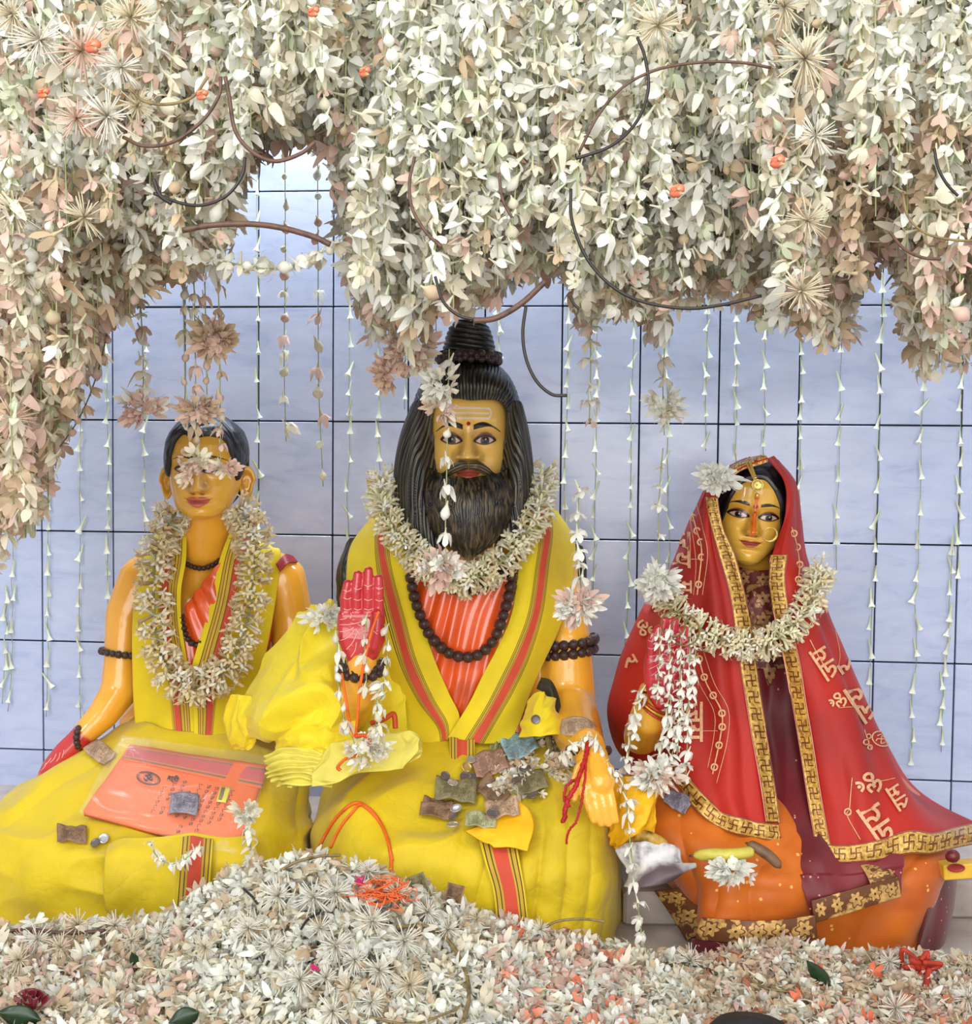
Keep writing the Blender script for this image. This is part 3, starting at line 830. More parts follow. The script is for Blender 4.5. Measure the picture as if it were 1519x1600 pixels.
# clothes -----------------------------------------------------------
def diag(n, amp, sl, seed=1):
    return lambda u, v: amp * (np.abs(np.sin((u * n + v * sl + .3 * vnoise(u * 3, v * 3, seed)) * math.pi)) ** 1.5)
sheet('orange_inner_robe', [
    [(640, 872, 2.375), (690, 880, 2.352), (735, 884, 2.346), (785, 880, 2.352), (830, 872, 2.375)],
    [(630, 940, 2.362), (690, 948, 2.343), (735, 950, 2.339), (785, 948, 2.343), (840, 940, 2.362)],
    [(630, 1020, 2.358), (690, 1025, 2.335), (735, 1027, 2.332), (785, 1025, 2.335), (835, 1020, 2.358)],
    [(640, 1100, 2.350), (690, 1105, 2.328), (735, 1106, 2.325), (785, 1105, 2.328), (825, 1100, 2.350)],
    [(650, 1160, 2.345), (690, 1160, 2.328), (735, 1160, 2.325), (780, 1160, 2.328), (820, 1160, 2.345)]], 130, 130, M_ORG, stC, fold=lambda u, v: diag(7, .009, 3.0)(u, v) * (.45 + .55 * np.clip(vnoise(u * 5 + v * 2, v * 2.5, 77) + .4, 0, 1)) + .004 * vnoise(u * 6, v * 5, 78))
shL = [[(636, 798, 2.44), (622, 795, 2.44), (606, 793, 2.45), (596, 794, 2.46), (582, 800, 2.47)],
       [(632, 845, 2.372), (612, 845, 2.378), (594, 843, 2.39), (580, 838, 2.41), (548, 850, 2.47)],
       [(637, 890, 2.345), (617, 893, 2.347), (601, 895, 2.355), (584, 897, 2.375), (543, 905, 2.44)],
       [(658, 962, 2.330), (637, 967, 2.328), (620, 970, 2.333), (600, 975, 2.345), (548, 985, 2.40)],
       [(677, 1025, 2.322), (655, 1031, 2.318), (638, 1036, 2.322), (622, 1042, 2.332), (570, 1055, 2.37)],
       [(701, 1082, 2.316), (680, 1088, 2.31), (664, 1092, 2.312), (650, 1097, 2.318), (605, 1105, 2.345)],
       [(718, 1119, 2.308), (702, 1126, 2.302), (688, 1131, 2.302), (678, 1136, 2.305), (619, 1140, 2.325)],
       [(712, 1152, 2.300), (704, 1155, 2.298), (694, 1157, 2.297), (684, 1159, 2.297), (640, 1162, 2.31)]]
sheet('shawl', shL, 90, 170, M_SHAWL, stC, fold=lambda u, v: .004 * np.sin(v * 7 + u * 5) * u + .003 * vnoise(u * 5, v * 6, 9))
shR = [[(818, 800, 2.44), (830, 796, 2.44), (846, 790, 2.45), (862, 787, 2.46), (876, 797, 2.48)],
       [(818, 842, 2.372), (838, 838, 2.378), (856, 833, 2.39), (870, 830, 2.41), (898, 840, 2.48)],
       [(811, 887, 2.345), (833, 885, 2.347), (850, 885, 2.355), (864, 884, 2.375), (898, 893, 2.45)],
       [(800, 955, 2.330), (822, 955, 2.326), (840, 955, 2.331), (853, 955, 2.343), (880, 960, 2.39)],
       [(780, 1006, 2.320), (802, 1010, 2.316), (820, 1013, 2.32), (834, 1016, 2.33), (850, 1030, 2.36)],
       [(752, 1060, 2.310), (775, 1065, 2.304), (793, 1069, 2.307), (808, 1074, 2.315), (829, 1085, 2.34)],
       [(732, 1100, 2.300), (753, 1107, 2.294), (770, 1112, 2.295), (785, 1117, 2.302), (815, 1128, 2.325)],
       [(700, 1152, 2.288), (722, 1156, 2.282), (742, 1160, 2.283), (760, 1163, 2.288), (800, 1160, 2.31)]]
sheet('shawl', shR, 90, 170, M_SHAWL, stC, fold=lambda u, v: .004 * np.sin(v * 6 + u * 4 + 1) * u + .003 * vnoise(u * 5, v * 6, 19))
# the end of the shawl hanging below the crossing
sheet('shawl_end', [[(702, 1152, 2.287), (722, 1154, 2.284), (742, 1156, 2.285)], [(703, 1190, 2.262), (722, 1192, 2.259), (742, 1194, 2.262)], [(706, 1232, 2.228), (724, 1234, 2.226), (742, 1236, 2.228)]], 40, 50, M_STRIP, stC, fold=lambda u, v: .004 * np.sin(u * 9))
# bead strings
beads(stC, 'bead_necklace', qpath([(640, 895, 2.335), (648, 935, 2.322), (660, 970, 2.314), (677, 1000, 2.310), (700, 1020, 2.306), (725, 1027, 2.304), (750, 1022, 2.306), (772, 1000, 2.312), (786, 965, 2.316), (797, 925, 2.322), (804, 880, 2.335)], 90), 9.6 * mpx(2.32))
beads(stC, 'bead_choker', qpath([(655, 885, 2.34), (690, 915, 2.325), (725, 925, 2.318), (755, 918, 2.32), (785, 895, 2.33), (800, 872, 2.345)], 60), 7.5 * mpx(2.32))
def ring_path(cx, cy, c, rx, rd, tilt, n=40, a0=0.0, a1=2 * math.pi, tz=0.0):
    s = mpx(c); P = []
    for i in range(n + 1):
        a = a0 + (a1 - a0) * i / n
        P.append(Q(cx, cy, c) + RX * (math.cos(a) * rx * s) - HF * (math.sin(a) * rd * s) + UP * ((math.cos(a) * tilt - math.sin(a) * tz) * s))
    return P
beads(stC, 'upper_arm_beads', ring_path(886, 1003, 2.43, 43, 43, 6, a0=-.4, a1=math.pi + .4, tz=-2), 8.6 * mpx(2.4))
beads(stC, 'upper_arm_beads', ring_path(886, 1018, 2.43, 42, 42, 6, a0=-.4, a1=math.pi + .4, tz=-2), 8.6 * mpx(2.4))
beads(stC, 'wrist_beads', ring_path(565, 1046, 2.155, 31, 30, 0, a0=-.3, a1=math.pi + .3, tz=8), 8.5 * mpx(2.15))
beads(stC, 'wrist_beads', ring_path(565, 1036, 2.155, 32, 24, 0, a0=-.3, a1=math.pi + .3, tz=8), 8.5 * mpx(2.15))
beads(stC, 'wrist_beads', ring_path(920, 1172, 2.12, 30, 32, 0, a0=-.2, a1=math.pi + .2, tz=-4), 7 * mpx(2.12))
# the wrapped yellow dhoti over the crossed legs
def dhoti_folds(n, amp, seed, v0=.45):
    def f(u, v):
        g = np.clip((v - v0) / .3, 0, 1)
        w = u * n + .5 * vnoise(u * 4, v * 2, seed)
        cr = .009 * (1 - 2 * np.abs(vnoise(u * 9 + v * 3, v * 4 - u * 2, seed + 5))) * np.clip(1.3 - g, .3, 1)
        return amp * g * (np.abs(np.sin(w * math.pi)) ** .55) * (.6 + .5 * vnoise(u * 7, v * 1.5, seed + 4)) + cr + .006 * vnoise(u * 6, v * 7, seed + 1) + .003 * vnoise(u * 17, v * 15, seed + 2)
    return f
sheet('dhoti', [
    [(600, 1150, 2.45), (620, 1148, 2.37), (660, 1150, 2.322), (715, 1152, 2.305), (770, 1150, 2.318), (815, 1140, 2.36), (850, 1130, 2.42), (860, 1130, 2.5)],
    [(545, 1185, 2.42), (580, 1180, 2.31), (640, 1190, 2.262), (715, 1195, 2.250), (785, 1185, 2.265), (850, 1175, 2.29), (905, 1165, 2.36), (925, 1170, 2.48)],
    [(505, 1235, 2.38), (540, 1235, 2.22), (610, 1245, 2.16), (705, 1255, 2.150), (800, 1240, 2.16), (880, 1220, 2.165), (940, 1215, 2.22), (958, 1230, 2.42)],
    [(492, 1290, 2.36), (520, 1290, 2.15), (600, 1300, 2.075), (705, 1305, 2.065), (800, 1295, 2.07), (885, 1280, 2.065), (948, 1275, 2.12), (968, 1285, 2.38)],
    [(486, 1345, 2.36), (508, 1345, 2.12), (590, 1350, 2.035), (705, 1350, 2.030), (800, 1348, 2.03), (885, 1345, 2.03), (950, 1345, 2.09), (973, 1345, 2.36)],
    [(484, 1420, 2.36), (500, 1420, 2.11), (590, 1420, 2.02), (705, 1420, 2.020), (800, 1420, 2.02), (885, 1425, 2.02), (950, 1425, 2.08), (975, 1420, 2.36)],
    [(484, 1490, 2.36), (500, 1500, 2.11), (590, 1505, 2.02), (705, 1505, 2.025), (800, 1500, 2.02), (885, 1495, 2.015), (945, 1490, 2.075), (970, 1480, 2.36)]],
    240, 150, M_YELD, stC, fold=dhoti_folds(14, .017, 51), keep='dhotiC')
SURF['lapC'] = SURF['dhotiC']
sheet('border_strip', [[(745, 1296, 2.052), (775, 1296, 2.050), (803, 1294, 2.052)], [(757, 1345, 2.008), (785, 1345, 2.005), (812, 1343, 2.008)], [(770, 1390, 1.992), (796, 1390, 1.99), (820, 1388, 1.992)], [(776, 1440, 1.988), (802, 1440, 1.986), (826, 1438, 1.988)]], 40, 60, M_STRIP, stC)
# ================================================================== the young man on the left
SKL = (242, 184, 74)
HL = dict(U=57, cz=76, top=80, dx=23, nb=-33, mz=-46, brow=19, ew=13.5, eh=4.4, b0=7, b1=42, arch=4, bth=2.6, bdroop=5, mw=19, jaw=1.12,
          skin=SKL, lip=(206, 106, 90), liplight=(222, 130, 110), c=2.52, cx=322, cy=733.5, turn=2, nod=2, roll=1, smile=.07, lipk=.85, nosew=1.0, lidband=(120, 72, 24), liner=(48, 24, 22))
BASE_L = Q(270, 1440, 2.4); BASE_L.z = PLZ
stL = empty('seated_statue', BASE_L, 'seated statue of a young man with short black hair and bare arms', 'statue')
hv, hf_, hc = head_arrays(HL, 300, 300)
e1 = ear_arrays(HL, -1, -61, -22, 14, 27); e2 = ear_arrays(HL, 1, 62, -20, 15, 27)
caps = [B((262, 945, 2.665, 74), (392, 945, 2.665, 74)), B((228, 905, 2.625, 40), (430, 900, 2.625, 40)), B((285, 1050, 2.665, 80), (355, 1050, 2.665, 80)), B((260, 1150, 2.66, 80), (380, 1150, 2.66, 80)),
        B((295, 960, 2.66, 78), (295, 1150, 2.66, 82)), B((355, 960, 2.66, 78), (350, 1150, 2.66, 82)), B((325, 770, 2.53, 40), (322, 850, 2.58, 45)), B((322, 845, 2.595, 46), (322, 895, 2.635, 62)),
        B((275, 870, 2.63, 40), (240, 895, 2.625, 40)), B((370, 868, 2.63, 40), (410, 892, 2.625, 40))]
caps += chain((222, 905, 2.615, 38), (196, 960, 2.59, 32), (189, 1030, 2.56, 27), (186, 1080, 2.55, 30), (160, 1118, 2.51, 25), (126, 1152, 2.475, 19), (104, 1176, 2.47, 21), (84, 1200, 2.465, 20))
for k in range(4):
    caps += chain((96 - k * 8, 1190 + k * 3, 2.465, 9), (78 - k * 6, 1212 + k * 4, 2.46, 8), (62 - k * 4, 1230 + k * 4, 2.46, 7))
caps += chain((440, 905, 2.615, 40), (457, 965, 2.61, 33), (452, 1060, 2.58, 29), (430, 1120, 2.5, 25))
bv, bf = remeshed(caps, 0.0065, 6)
bc = flat(bv, (246, 176, 56))
# the upturned palm is painted red
pc = np.array(Q(84, 1198, 2.46)); dd = np.linalg.norm(bv - pc, axis=1)
m = np.clip((0.10 - dd) / .006, 0, 1)[:, None] * np.clip((.02 - (bv - pc) @ np.array((0, 0, -1.0))) / .006, 0, 1)[:, None]
bc = bc * (1 - m) + L3(RED) * m
V, Fc, C = merge_cols([(hv, hf_, hc), (bv, bf, bc), e1, e2])
mesh_obj('body', V, Fc, M_BODY, stL, cols=C)
bodyL_bvh = BVHTree.FromPolygons([Vector(p) for p in bv], bf)
cl = [[(88, 1178), (84, 1186), (78, 1192)], [(94, 1176), (92, 1184), (88, 1190)], [(80, 1184), (76, 1190), (70, 1196)], [(72, 1192), (70, 1198), (64, 1204)], [(100, 1172), (99, 1178), (97, 1184)]]
mesh_obj('palm_lines', *crease_tubes(bodyL_bvh, cl, .0008), M_CREASE, stL)
# short hair as a wavy shell over the skull
def short_hair(S, parent, line=None, thk=(-1.5, 2.5, 5.0, 7.0), base=(24, 25, 30), wave=1.0):
    nth, nz = 220, 70
    th = np.linspace(-math.pi, math.pi, nth, endpoint=False)
    a = np.abs(th) / math.pi
    hl = np.interp(a, *(line or ([0, .10, .17, .225, .26, .30, .345, .40, .46, .53, .58, .64, 1], [50, 51, 53, 46, 28, 4, -14, -16, 4, 8, -30, -56, -62])))
    hl = smooth1(np.concatenate([hl, hl, hl]), 5)[nth:2 * nth] + 1.5 * np.sin(th * 9)
    v = np.linspace(0, 1, nz)
    Z = hl[None, :] + (S['top'] - hl[None, :]) * (v[:, None] ** 1.0)
    TH = np.repeat(th[None, :], nz, 0)
    X, Y, Z = head_surface(S, TH, Z, False)
    R = np.stack([X, Y + 8, (Z - 15) * .9], 2); N = R / np.linalg.norm(R, axis=2, keepdims=True)
    thick = np.interp(v, [0, .04, .15, 1], thk)[:, None]
    wv = np.abs(np.sin((TH * 5.5 + 1.6 * np.sin(v[:, None] * 7 + TH * 2)) )) ** .7 * 2.0 + np.abs(np.sin(TH * 21 + 3 * np.sin(v[:, None] * 5))) * .6
    wv = wv * wave
    D = thick + wv * np.interp(v, [0, .1, 1], [.2, 1, .6])[:, None]
    X, Y, Z = X + N[..., 0] * D, Y + N[..., 1] * D, Z + N[..., 2] * D
    k = (np.clip(vnoise(TH * 4 + 20, v[:, None] * 6 + 0 * TH, 4), 0, 1) * .35 * np.ones_like(TH))[..., None]
    c = L3(base) * (1 - k) + L3((96, 98, 108)) * k
    c = np.concatenate([c.reshape(-1, 3), np.ones((nth * nz, 1))], 1)
    mesh_obj('hair', head_place(S, X, Y, Z).reshape(-1, 3), grid_faces(nth, nz, True), M_HAIRP, parent, cols=c)
short_hair(HL, stL)
# clothes
sheet('orange_inner_robe', [
    [(300, 935, 2.510), (318, 912, 2.505), (340, 882, 2.505), (372, 860, 2.545), (420, 855, 2.59)],
    [(285, 965, 2.505), (312, 950, 2.498), (340, 930, 2.498), (378, 915, 2.535), (430, 905, 2.59)],
    [(280, 1010, 2.500), (308, 1000, 2.493), (340, 990, 2.493), (378, 980, 2.53), (425, 970, 2.58)],
    [(275, 1070, 2.495), (305, 1070, 2.488), (340, 1070, 2.488), (375, 1070, 2.52), (415, 1070, 2.56)]], 110, 90, M_ORG, stL, fold=diag(5, .007, -2.6))
sheet('sash_shoulder', [[(432, 880, 2.545), (445, 866, 2.57), (458, 868, 2.60)], [(438, 893, 2.54), (450, 880, 2.555), (466, 878, 2.60)]], 20, 20, plain('maroon_cloth', (150, 34, 44), .4, .1), stL)
bL = [(0.0, YEL), (.16, BR), (.18, G1), (.24, BR), (.26, (214, 170, 50)), (.31, BR), (.33, G1), (.40, BR), (.42, RD), (.60, (214, 170, 50)), (.62, BR), (.64, G1), (.69, YEL)]
M_SHAWL2 = mat_stripes('yellow_shawl_red_border_narrow', bL)
sheet('shawl', [
    [(290, 805, 2.535), (282, 808, 2.54), (268, 815, 2.55), (254, 825, 2.57), (236, 845, 2.61)],
    [(291, 870, 2.500), (279, 872, 2.498), (262, 872, 2.504), (246, 870, 2.515), (221, 872, 2.57)],
    [(283, 922, 2.490), (272, 923, 2.488), (256, 923, 2.492), (241, 922, 2.502), (211, 915, 2.54)],
    [(284, 975, 2.485), (274, 977, 2.482), (258, 978, 2.485), (243, 978, 2.495), (209, 975, 2.53)],
    [(295, 1050, 2.478), (286, 1053, 2.474), (272, 1055, 2.476), (257, 1055, 2.484), (208, 1050, 2.52)],
    [(303, 1110, 2.470), (292, 1112, 2.466), (278, 1113, 2.467), (262, 1113, 2.474), (209, 1108, 2.51)],
    [(305, 1170, 2.440), (295, 1172, 2.437), (281, 1174, 2.438), (265, 1174, 2.444), (211, 1168, 2.48)]], 90, 150, M_SHAWL2, stL, fold=lambda u, v: .004 * np.sin(v * 8 + u * 3) * u + .002 * vnoise(u * 5, v * 6, 9))
sheet('shawl', [
    [(366, 815, 2.545), (373, 817, 2.55), (388, 825, 2.56), (405, 838, 2.58), (425, 855, 2.61)],
    [(343, 875, 2.505), (356, 874, 2.500), (374, 872, 2.505), (392, 868, 2.52), (438, 866, 2.58)],
    [(328, 946, 2.492), (342, 947, 2.486), (360, 947, 2.490), (378, 947, 2.502), (430, 940, 2.55)],
    [(307, 1017, 2.478), (321, 1022, 2.472), (340, 1025, 2.476), (358, 1027, 2.488), (415, 1025, 2.53)],
    [(297, 1060, 2.470), (311, 1066, 2.465), (330, 1070, 2.468), (348, 1072, 2.478), (400, 1075, 2.52)],
    [(302, 1110, 2.463), (313, 1114, 2.458), (328, 1118, 2.46), (342, 1120, 2.468), (385, 1125, 2.505)],
    [(304, 1170, 2.436), (313, 1172, 2.432), (324, 1174, 2.433), (336, 1175, 2.44), (370, 1178, 2.47)]], 90, 150, M_SHAWL2, stL, fold=lambda u, v: .004 * np.sin(v * 7 + u * 4 + 2) * u + .002 * vnoise(u * 5, v * 6, 29))
beads(stL, 'bead_choker', qpath([(286, 878, 2.535), (302, 886, 2.522), (318, 888, 2.518), (334, 882, 2.525), (345, 874, 2.54)], 40), 4.6 * mpx(2.5))
beads(stL, 'bead_necklace', qpath([(282, 960, 2.493), (288, 985, 2.488), (296, 1002, 2.485), (308, 1008, 2.484), (318, 1000, 2.486)], 40), 5.2 * mpx(2.5))
beads(stL, 'upper_arm_beads', ring_path(190, 1020, 2.56, 30, 30, -4, a0=-.3, a1=math.pi + .3, tz=-3), 6 * mpx(2.55))
beads(stL, 'wrist_beads', [Q(127, 1153, 2.475) + (RX * (-.35) + UP * .8 - HF * .2).normalized() * (22 * mpx(2.36) * math.cos(a)) - HF * (22 * mpx(2.36) * math.sin(a)) + RX * (8 * mpx(2.36) * math.cos(a)) for a in np.linspace(-.3, math.pi + .3, 30)], 5.5 * mpx(2.35))
def foldL(u, v):
    w = u * 9 + v * 2.2 + .5 * vnoise(u * 4, v * 3, 61)
    return .017 * np.abs(np.sin(w * math.pi)) ** .6 * np.clip(v * 3, 0, 1) * np.clip(1.1 - v, 0.2, 1) * (.6 + .5 * vnoise(u * 5, v * 3, 66)) + .010 * (1 - 2 * np.abs(vnoise(u * 8 + v * 2, v * 6 - u * 3, 67))) * np.clip(v * 2 - .2, 0, 1) + .006 * vnoise(u * 7, v * 7, 62) + .004 * vnoise(u * 16, v * 16, 63)
sheet('dhoti', [
    [(225, 1118, 2.62), (214, 1120, 2.55), (232, 1130, 2.48), (270, 1140, 2.455), (320, 1145, 2.452), (375, 1145, 2.48), (420, 1140, 2.55), (435, 1135, 2.62)],
    [(150, 1160, 2.60), (140, 1168, 2.48), (180, 1180, 2.41), (245, 1188, 2.38), (320, 1190, 2.375), (400, 1190, 2.40), (455, 1185, 2.48), (468, 1180, 2.6)],
    [(65, 1210, 2.58), (62, 1222, 2.40), (110, 1238, 2.31), (210, 1245, 2.28), (320, 1248, 2.275), (420, 1245, 2.30), (476, 1235, 2.40), (482, 1230, 2.58)],
    [(-12, 1268, 2.56), (-6, 1285, 2.33), (60, 1300, 2.23), (190, 1308, 2.19), (320, 1310, 2.185), (430, 1305, 2.21), (482, 1290, 2.34), (484, 1285, 2.55)],
    [(-62, 1330, 2.55), (-45, 1340, 2.29), (40, 1350, 2.18), (180, 1352, 2.145), (320, 1352, 2.14), (435, 1348, 2.165), (484, 1335, 2.31), (482, 1330, 2.52)],
    [(-75, 1395, 2.55), (-55, 1400, 2.28), (35, 1405, 2.17), (180, 1405, 2.135), (320, 1405, 2.13), (435, 1400, 2.155), (484, 1390, 2.30), (480, 1385, 2.52)],
    [(-75, 1465, 2.55), (-55, 1470, 2.28), (35, 1475, 2.175), (180, 1478, 2.14), (320, 1478, 2.135), (435, 1472, 2.16), (484, 1465, 2.30), (480, 1455, 2.52)]],
    230, 150, M_YELD, stL, fold=foldL, keep='dhotiL')
# the hanging front panel with its border
sheet('front_panel', [
    [(168, 1318, 2.150), (215, 1308, 2.152), (275, 1305, 2.152), (335, 1305, 2.152), (400, 1310, 2.158)],
    [(164, 1345, 2.110), (215, 1345, 2.105), (275, 1345, 2.103), (335, 1345, 2.103), (402, 1345, 2.115)],
    [(164, 1395, 2.098), (215, 1398, 2.093), (275, 1398, 2.09), (335, 1398, 2.09), (402, 1395, 2.105)],
    [(172, 1440, 2.100), (215, 1450, 2.095), (275, 1452, 2.092), (335, 1450, 2.092), (402, 1445, 2.105)]], 90, 80, M_YELD, stL, fold=lambda u, v: .006 * np.sin(u * 14 + v) + .004 * vnoise(u * 6, v * 5, 71), keep='panelL')
sheet('border_strip', [[(283, 1308, 2.140), (308, 1308, 2.140), (333, 1308, 2.140)], [(280, 1345, 2.090), (305, 1345, 2.089), (330, 1345, 2.09)], [(276, 1398, 2.078), (301, 1398, 2.077), (326, 1398, 2.078)], [(272, 1445, 2.08), (297, 1445, 2.079), (322, 1445, 2.08)]], 36, 50, M_STRIP, stL, fold=lambda u, v: .004 * np.sin(u * 5 + v))
# ================================================================== the veiled woman on the right
def cells(t, su, sv, off=0.0, uv=None):
    uv = t.node('ShaderNodeUVMap'); sp = t.node('ShaderNodeSeparateXYZ'); t.link(uv.outputs[0], sp.inputs[0])
    a = t.math('SUBTRACT', t.math('FRACT', t.math('ADD', t.math('MULTIPLY', sp.outputs[0], su), off)), 0.5)
    b = t.math('SUBTRACT', t.math('FRACT', t.math('MULTIPLY', sp.outputs[1], sv)), 0.5)
    return a, b, sp
def box_sdf(t, a, b, a0, b0, wa, wb):
    return t.math('MAXIMUM', t.math('SUBTRACT', t.math('ABSOLUTE', t.math('SUBTRACT', a, a0)), wa), t.math('SUBTRACT', t.math('ABSOLUTE', t.math('SUBTRACT', b, b0)), wb))
def step(t, d, w=0.02):
    return t.math('GREATER_THAN', 0.0, d)
GOLD, GOLDD, MAR = (202, 160, 74), (150, 106, 44), (112, 22, 26)
def mat_motif(name, n):
    """woven gold border with hooked-cross good-luck motifs between dark lines; v runs along the strip, n motifs"""
    t = NT(name)
    a, b, sp = cells(t, 1.0, n)
    th = .04; d = box_sdf(t, a, b, 0, 0, th, .36)
    for q in ((0, 0, .30, th + .01), (.15, .33, .17, th), (-.15, -.33, .17, th), (.29, -.17, th, .19), (-.29, .17, th, .19)):
        d = t.math('MINIMUM', d, box_sdf(t, a, b, *q))
    nz = t.noise(160.0, 3.0)
    g = t.ramp(nz, [(0.3, lin(GOLDD)), (0.5, lin(GOLD)), (0.7, lin((226, 192, 112)))])
    c = t.mix(step(t, d), g, lin((112, 62, 26)))
    e = t.math('ABSOLUTE', a)
    c = t.mix(t.math('GREATER_THAN', e, 0.445), c, lin(MAR))
    c = t.mix(t.math('GREATER_THAN', e, 0.48), c, lin((222, 150, 130)))
    t.base(c); t.set(rough=0.42, metal=0.25)
    t.bump(nz, 0.25, 0.001)
    return t.m
def mat_floral(name, su, sv, gold=(196, 156, 92), ground=(104, 62, 34)):
    t = NT(name)
    a, b, sp = cells(t, su, sv)
    r = t.math('SQRT', t.math('ADD', t.math('MULTIPLY', a, a), t.math('MULTIPLY', b, b)))
    an = t.math('ARCTAN2', a, b)
    pet = t.math('MULTIPLY', t.math('ADD', 0.78, t.math('MULTIPLY', t.math('COSINE', t.math('MULTIPLY', an, 6.0)), 0.2)), 0.36)
    d = t.math('SUBTRACT', r, pet)
    nz = t.noise(120.0, 3.0); n2 = t.noise(34.0, 4.0)
    g = t.ramp(nz, [(0.3, lin(tuple(int(v * .8) for v in gold))), (0.7, lin(tuple(min(255, int(v * 1.15)) for v in gold)))])
    bg = t.mix(t.ramp(n2, [(0.46, (0, 0, 0, 1)), (0.5, (1, 1, 1, 1))]), g, lin(ground))
    ring = t.math('MULTIPLY', t.math('GREATER_THAN', d, 0.0), t.math('LESS_THAN', d, 0.07))
    c = t.mix(ring, t.mix(t.math('GREATER_THAN', d, 0.0), g, bg), lin(ground))
    c = t.mix(t.math('LESS_THAN', r, 0.06), c, lin((70, 30, 22)))
    t.base(c); t.set(rough=0.45, metal=0.25)
    t.bump(nz, 0.3, 0.001)
    return t.m
def mat_sequin(name, c, c2, dots=(232, 196, 170), scale=70.0, rough=.55):
    t = NT(name)
    nz = t.noise(5.0, 4.0)
    base = t.ramp(nz, [(0.3, lin(c2)), (0.65, lin(c))])
    tc = t.node('ShaderNodeTexCoord'); vo = t.node('ShaderNodeTexVoronoi', Scale=scale); t.link(tc.outputs['Object'], vo.inputs['Vector'])
    pick = t.node('ShaderNodeSeparateColor'); t.link(vo.outputs['Color'], pick.inputs[0])
    m = t.math('MULTIPLY', t.math('LESS_THAN', vo.outputs['Distance'], 0.16), t.math('GREATER_THAN', pick.outputs[0], 0.72))
    t.base(t.mix(m, base, lin(dots))); t.set(rough=rough, sheen=0.2)
    t.bump(t.noise(240.0, 2.0), 0.15, 0.001)
    return t.m
M_VEIL = plain('red_veil_cloth', (174, 26, 8), 0.65, 0.12, 3.2, dark=(132, 10, 16), bump=0.15, bscale=260.0, sheen=0.05)
M_ORS = mat_sequin('orange_saree', (214, 112, 2), (178, 78, 2), (236, 176, 90), 52.0)
M_MARS = mat_sequin('maroon_sequin', (122, 18, 30), (84, 10, 20), (206, 140, 130), 80.0)
M_BROC = mat_floral('gold_brocade', 3.0, 5.0, (176, 132, 84), (104, 40, 34))
M_PIPE = plain('pink_piping', (226, 150, 132), 0.5, 0.1)
M_THREAD = plain('gold_thread', (224, 170, 128), 0.45, 0.15, 200.0, metal=0.1)
SKR = (240, 188, 76)
def right_extra(x, z, put):
    put(sm(np.maximum(np.abs(x - .5) - (3.0 + .8 * np.sin(z * .5)), np.abs(z - 2) - 34), 1.6) * .9, (232, 96, 22))
    put(sm(np.maximum(np.abs(x - 1) - 5, np.abs(z + 13) - 12), 3.0) * .55, (236, 110, 22))
    put(sm(np.hypot(x - .5, z - 15.5) - 3.4, 1.0), (176, 22, 12)); put(sm(np.hypot(x - .5, z - 7) - 1.9, 1.0), (176, 22, 12))
HR = dict(U=51, cz=77, top=88, dx=23, nb=-28, mz=-41, brow=17.5, ew=13.0, eh=4.7, b0=8.5, b1=43, arch=4.0, bth=2.6, bdroop=5, mw=16.0, lipk=.64, jaw=.96,
          skin=SKR, lip=(176, 74, 56), liplight=(214, 118, 92), c=2.36, cx=1174, cy=805, turn=-8.5, roll=6.5, nod=0, smile=.06, nosew=.92, lidband=(128, 70, 40), liner=(40, 20, 18), lidlight=.75, extra=right_extra)
BASE_R = Q(1220, 1480, 2.25); BASE_R.z = PLZ
stR = empty('seated_statue', BASE_R, 'seated statue of a woman with a red veil, gold borders and raised hand', 'statue')
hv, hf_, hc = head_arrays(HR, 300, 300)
caps = [B((1140, 1010, 2.42, 70), (1230, 1010, 2.42, 70)), B((1110, 950, 2.44, 44), (1250, 950, 2.44, 44)), B((1150, 1120, 2.42, 74), (1235, 1120, 2.42, 74)), B((1120, 1200, 2.42, 90), (1280, 1200, 2.42, 90)), B((1172, 850, 2.38, 34), (1178, 930, 2.42, 40)), B((1185, 930, 2.43, 55), (1185, 1180, 2.43, 75))]
caps += chain((1105, 965, 2.43, 38), (1040, 1060, 2.36, 36), (1003, 1150, 2.22, 31), (1012, 1125, 2.15, 28), (1030, 1092, 2.13, 22), (1040, 1070, 2.125, 24))
caps += chain((1240, 965, 2.46, 34), (1262, 1100, 2.45, 28), (1325, 1260, 2.33, 22), (1425, 1345, 2.18, 15), (1500, 1352, 2.12, 12))
bv, bf = remeshed(caps, 0.0065, 6)
CHR = 2.11
fingersR = [F((-24, -23, -14), -14, -52, 8.4), F((-10, -8, -3), -16, -66, 8.8), F((6, 8, 12), -16, -66, 9.0), F((22, 24, 27), -14, -52, 9.0)]
palmR = [((-25, -4, 0, 11), (25, -4, 0, 11)), ((-26, 12, 1, 11), (24, 12, 1, 12)), ((-24, 30, 2, 12), (20, 30, 2, 13)), ((-18, 48, 3, 13), (10, 48, 3, 14)), ((-10, 60, 4, 14), (2, 60, 6, 14))]
thumbR = [(14, 40, -6, 12), (28, 16, -10, 10), (33, -10, -12, 8.5), (33, -26, -12, 7)]
hav, haf, hac = hand_arrays(1042, 1036, CHR, fingersR, palmR, thumbR, 0.0021, palm_paint(CHR + .004, (190, 36, 54)))
V, Fc, C = merge_cols([(hv, hf_, hc), (bv, bf, flat(bv, (228, 168, 56))), (hav, haf, hac)])
mesh_obj('body', V, Fc, M_BODY, stR, cols=C)
handR_bvh = BVHTree.FromPolygons([Vector(p) for p in hav], haf)
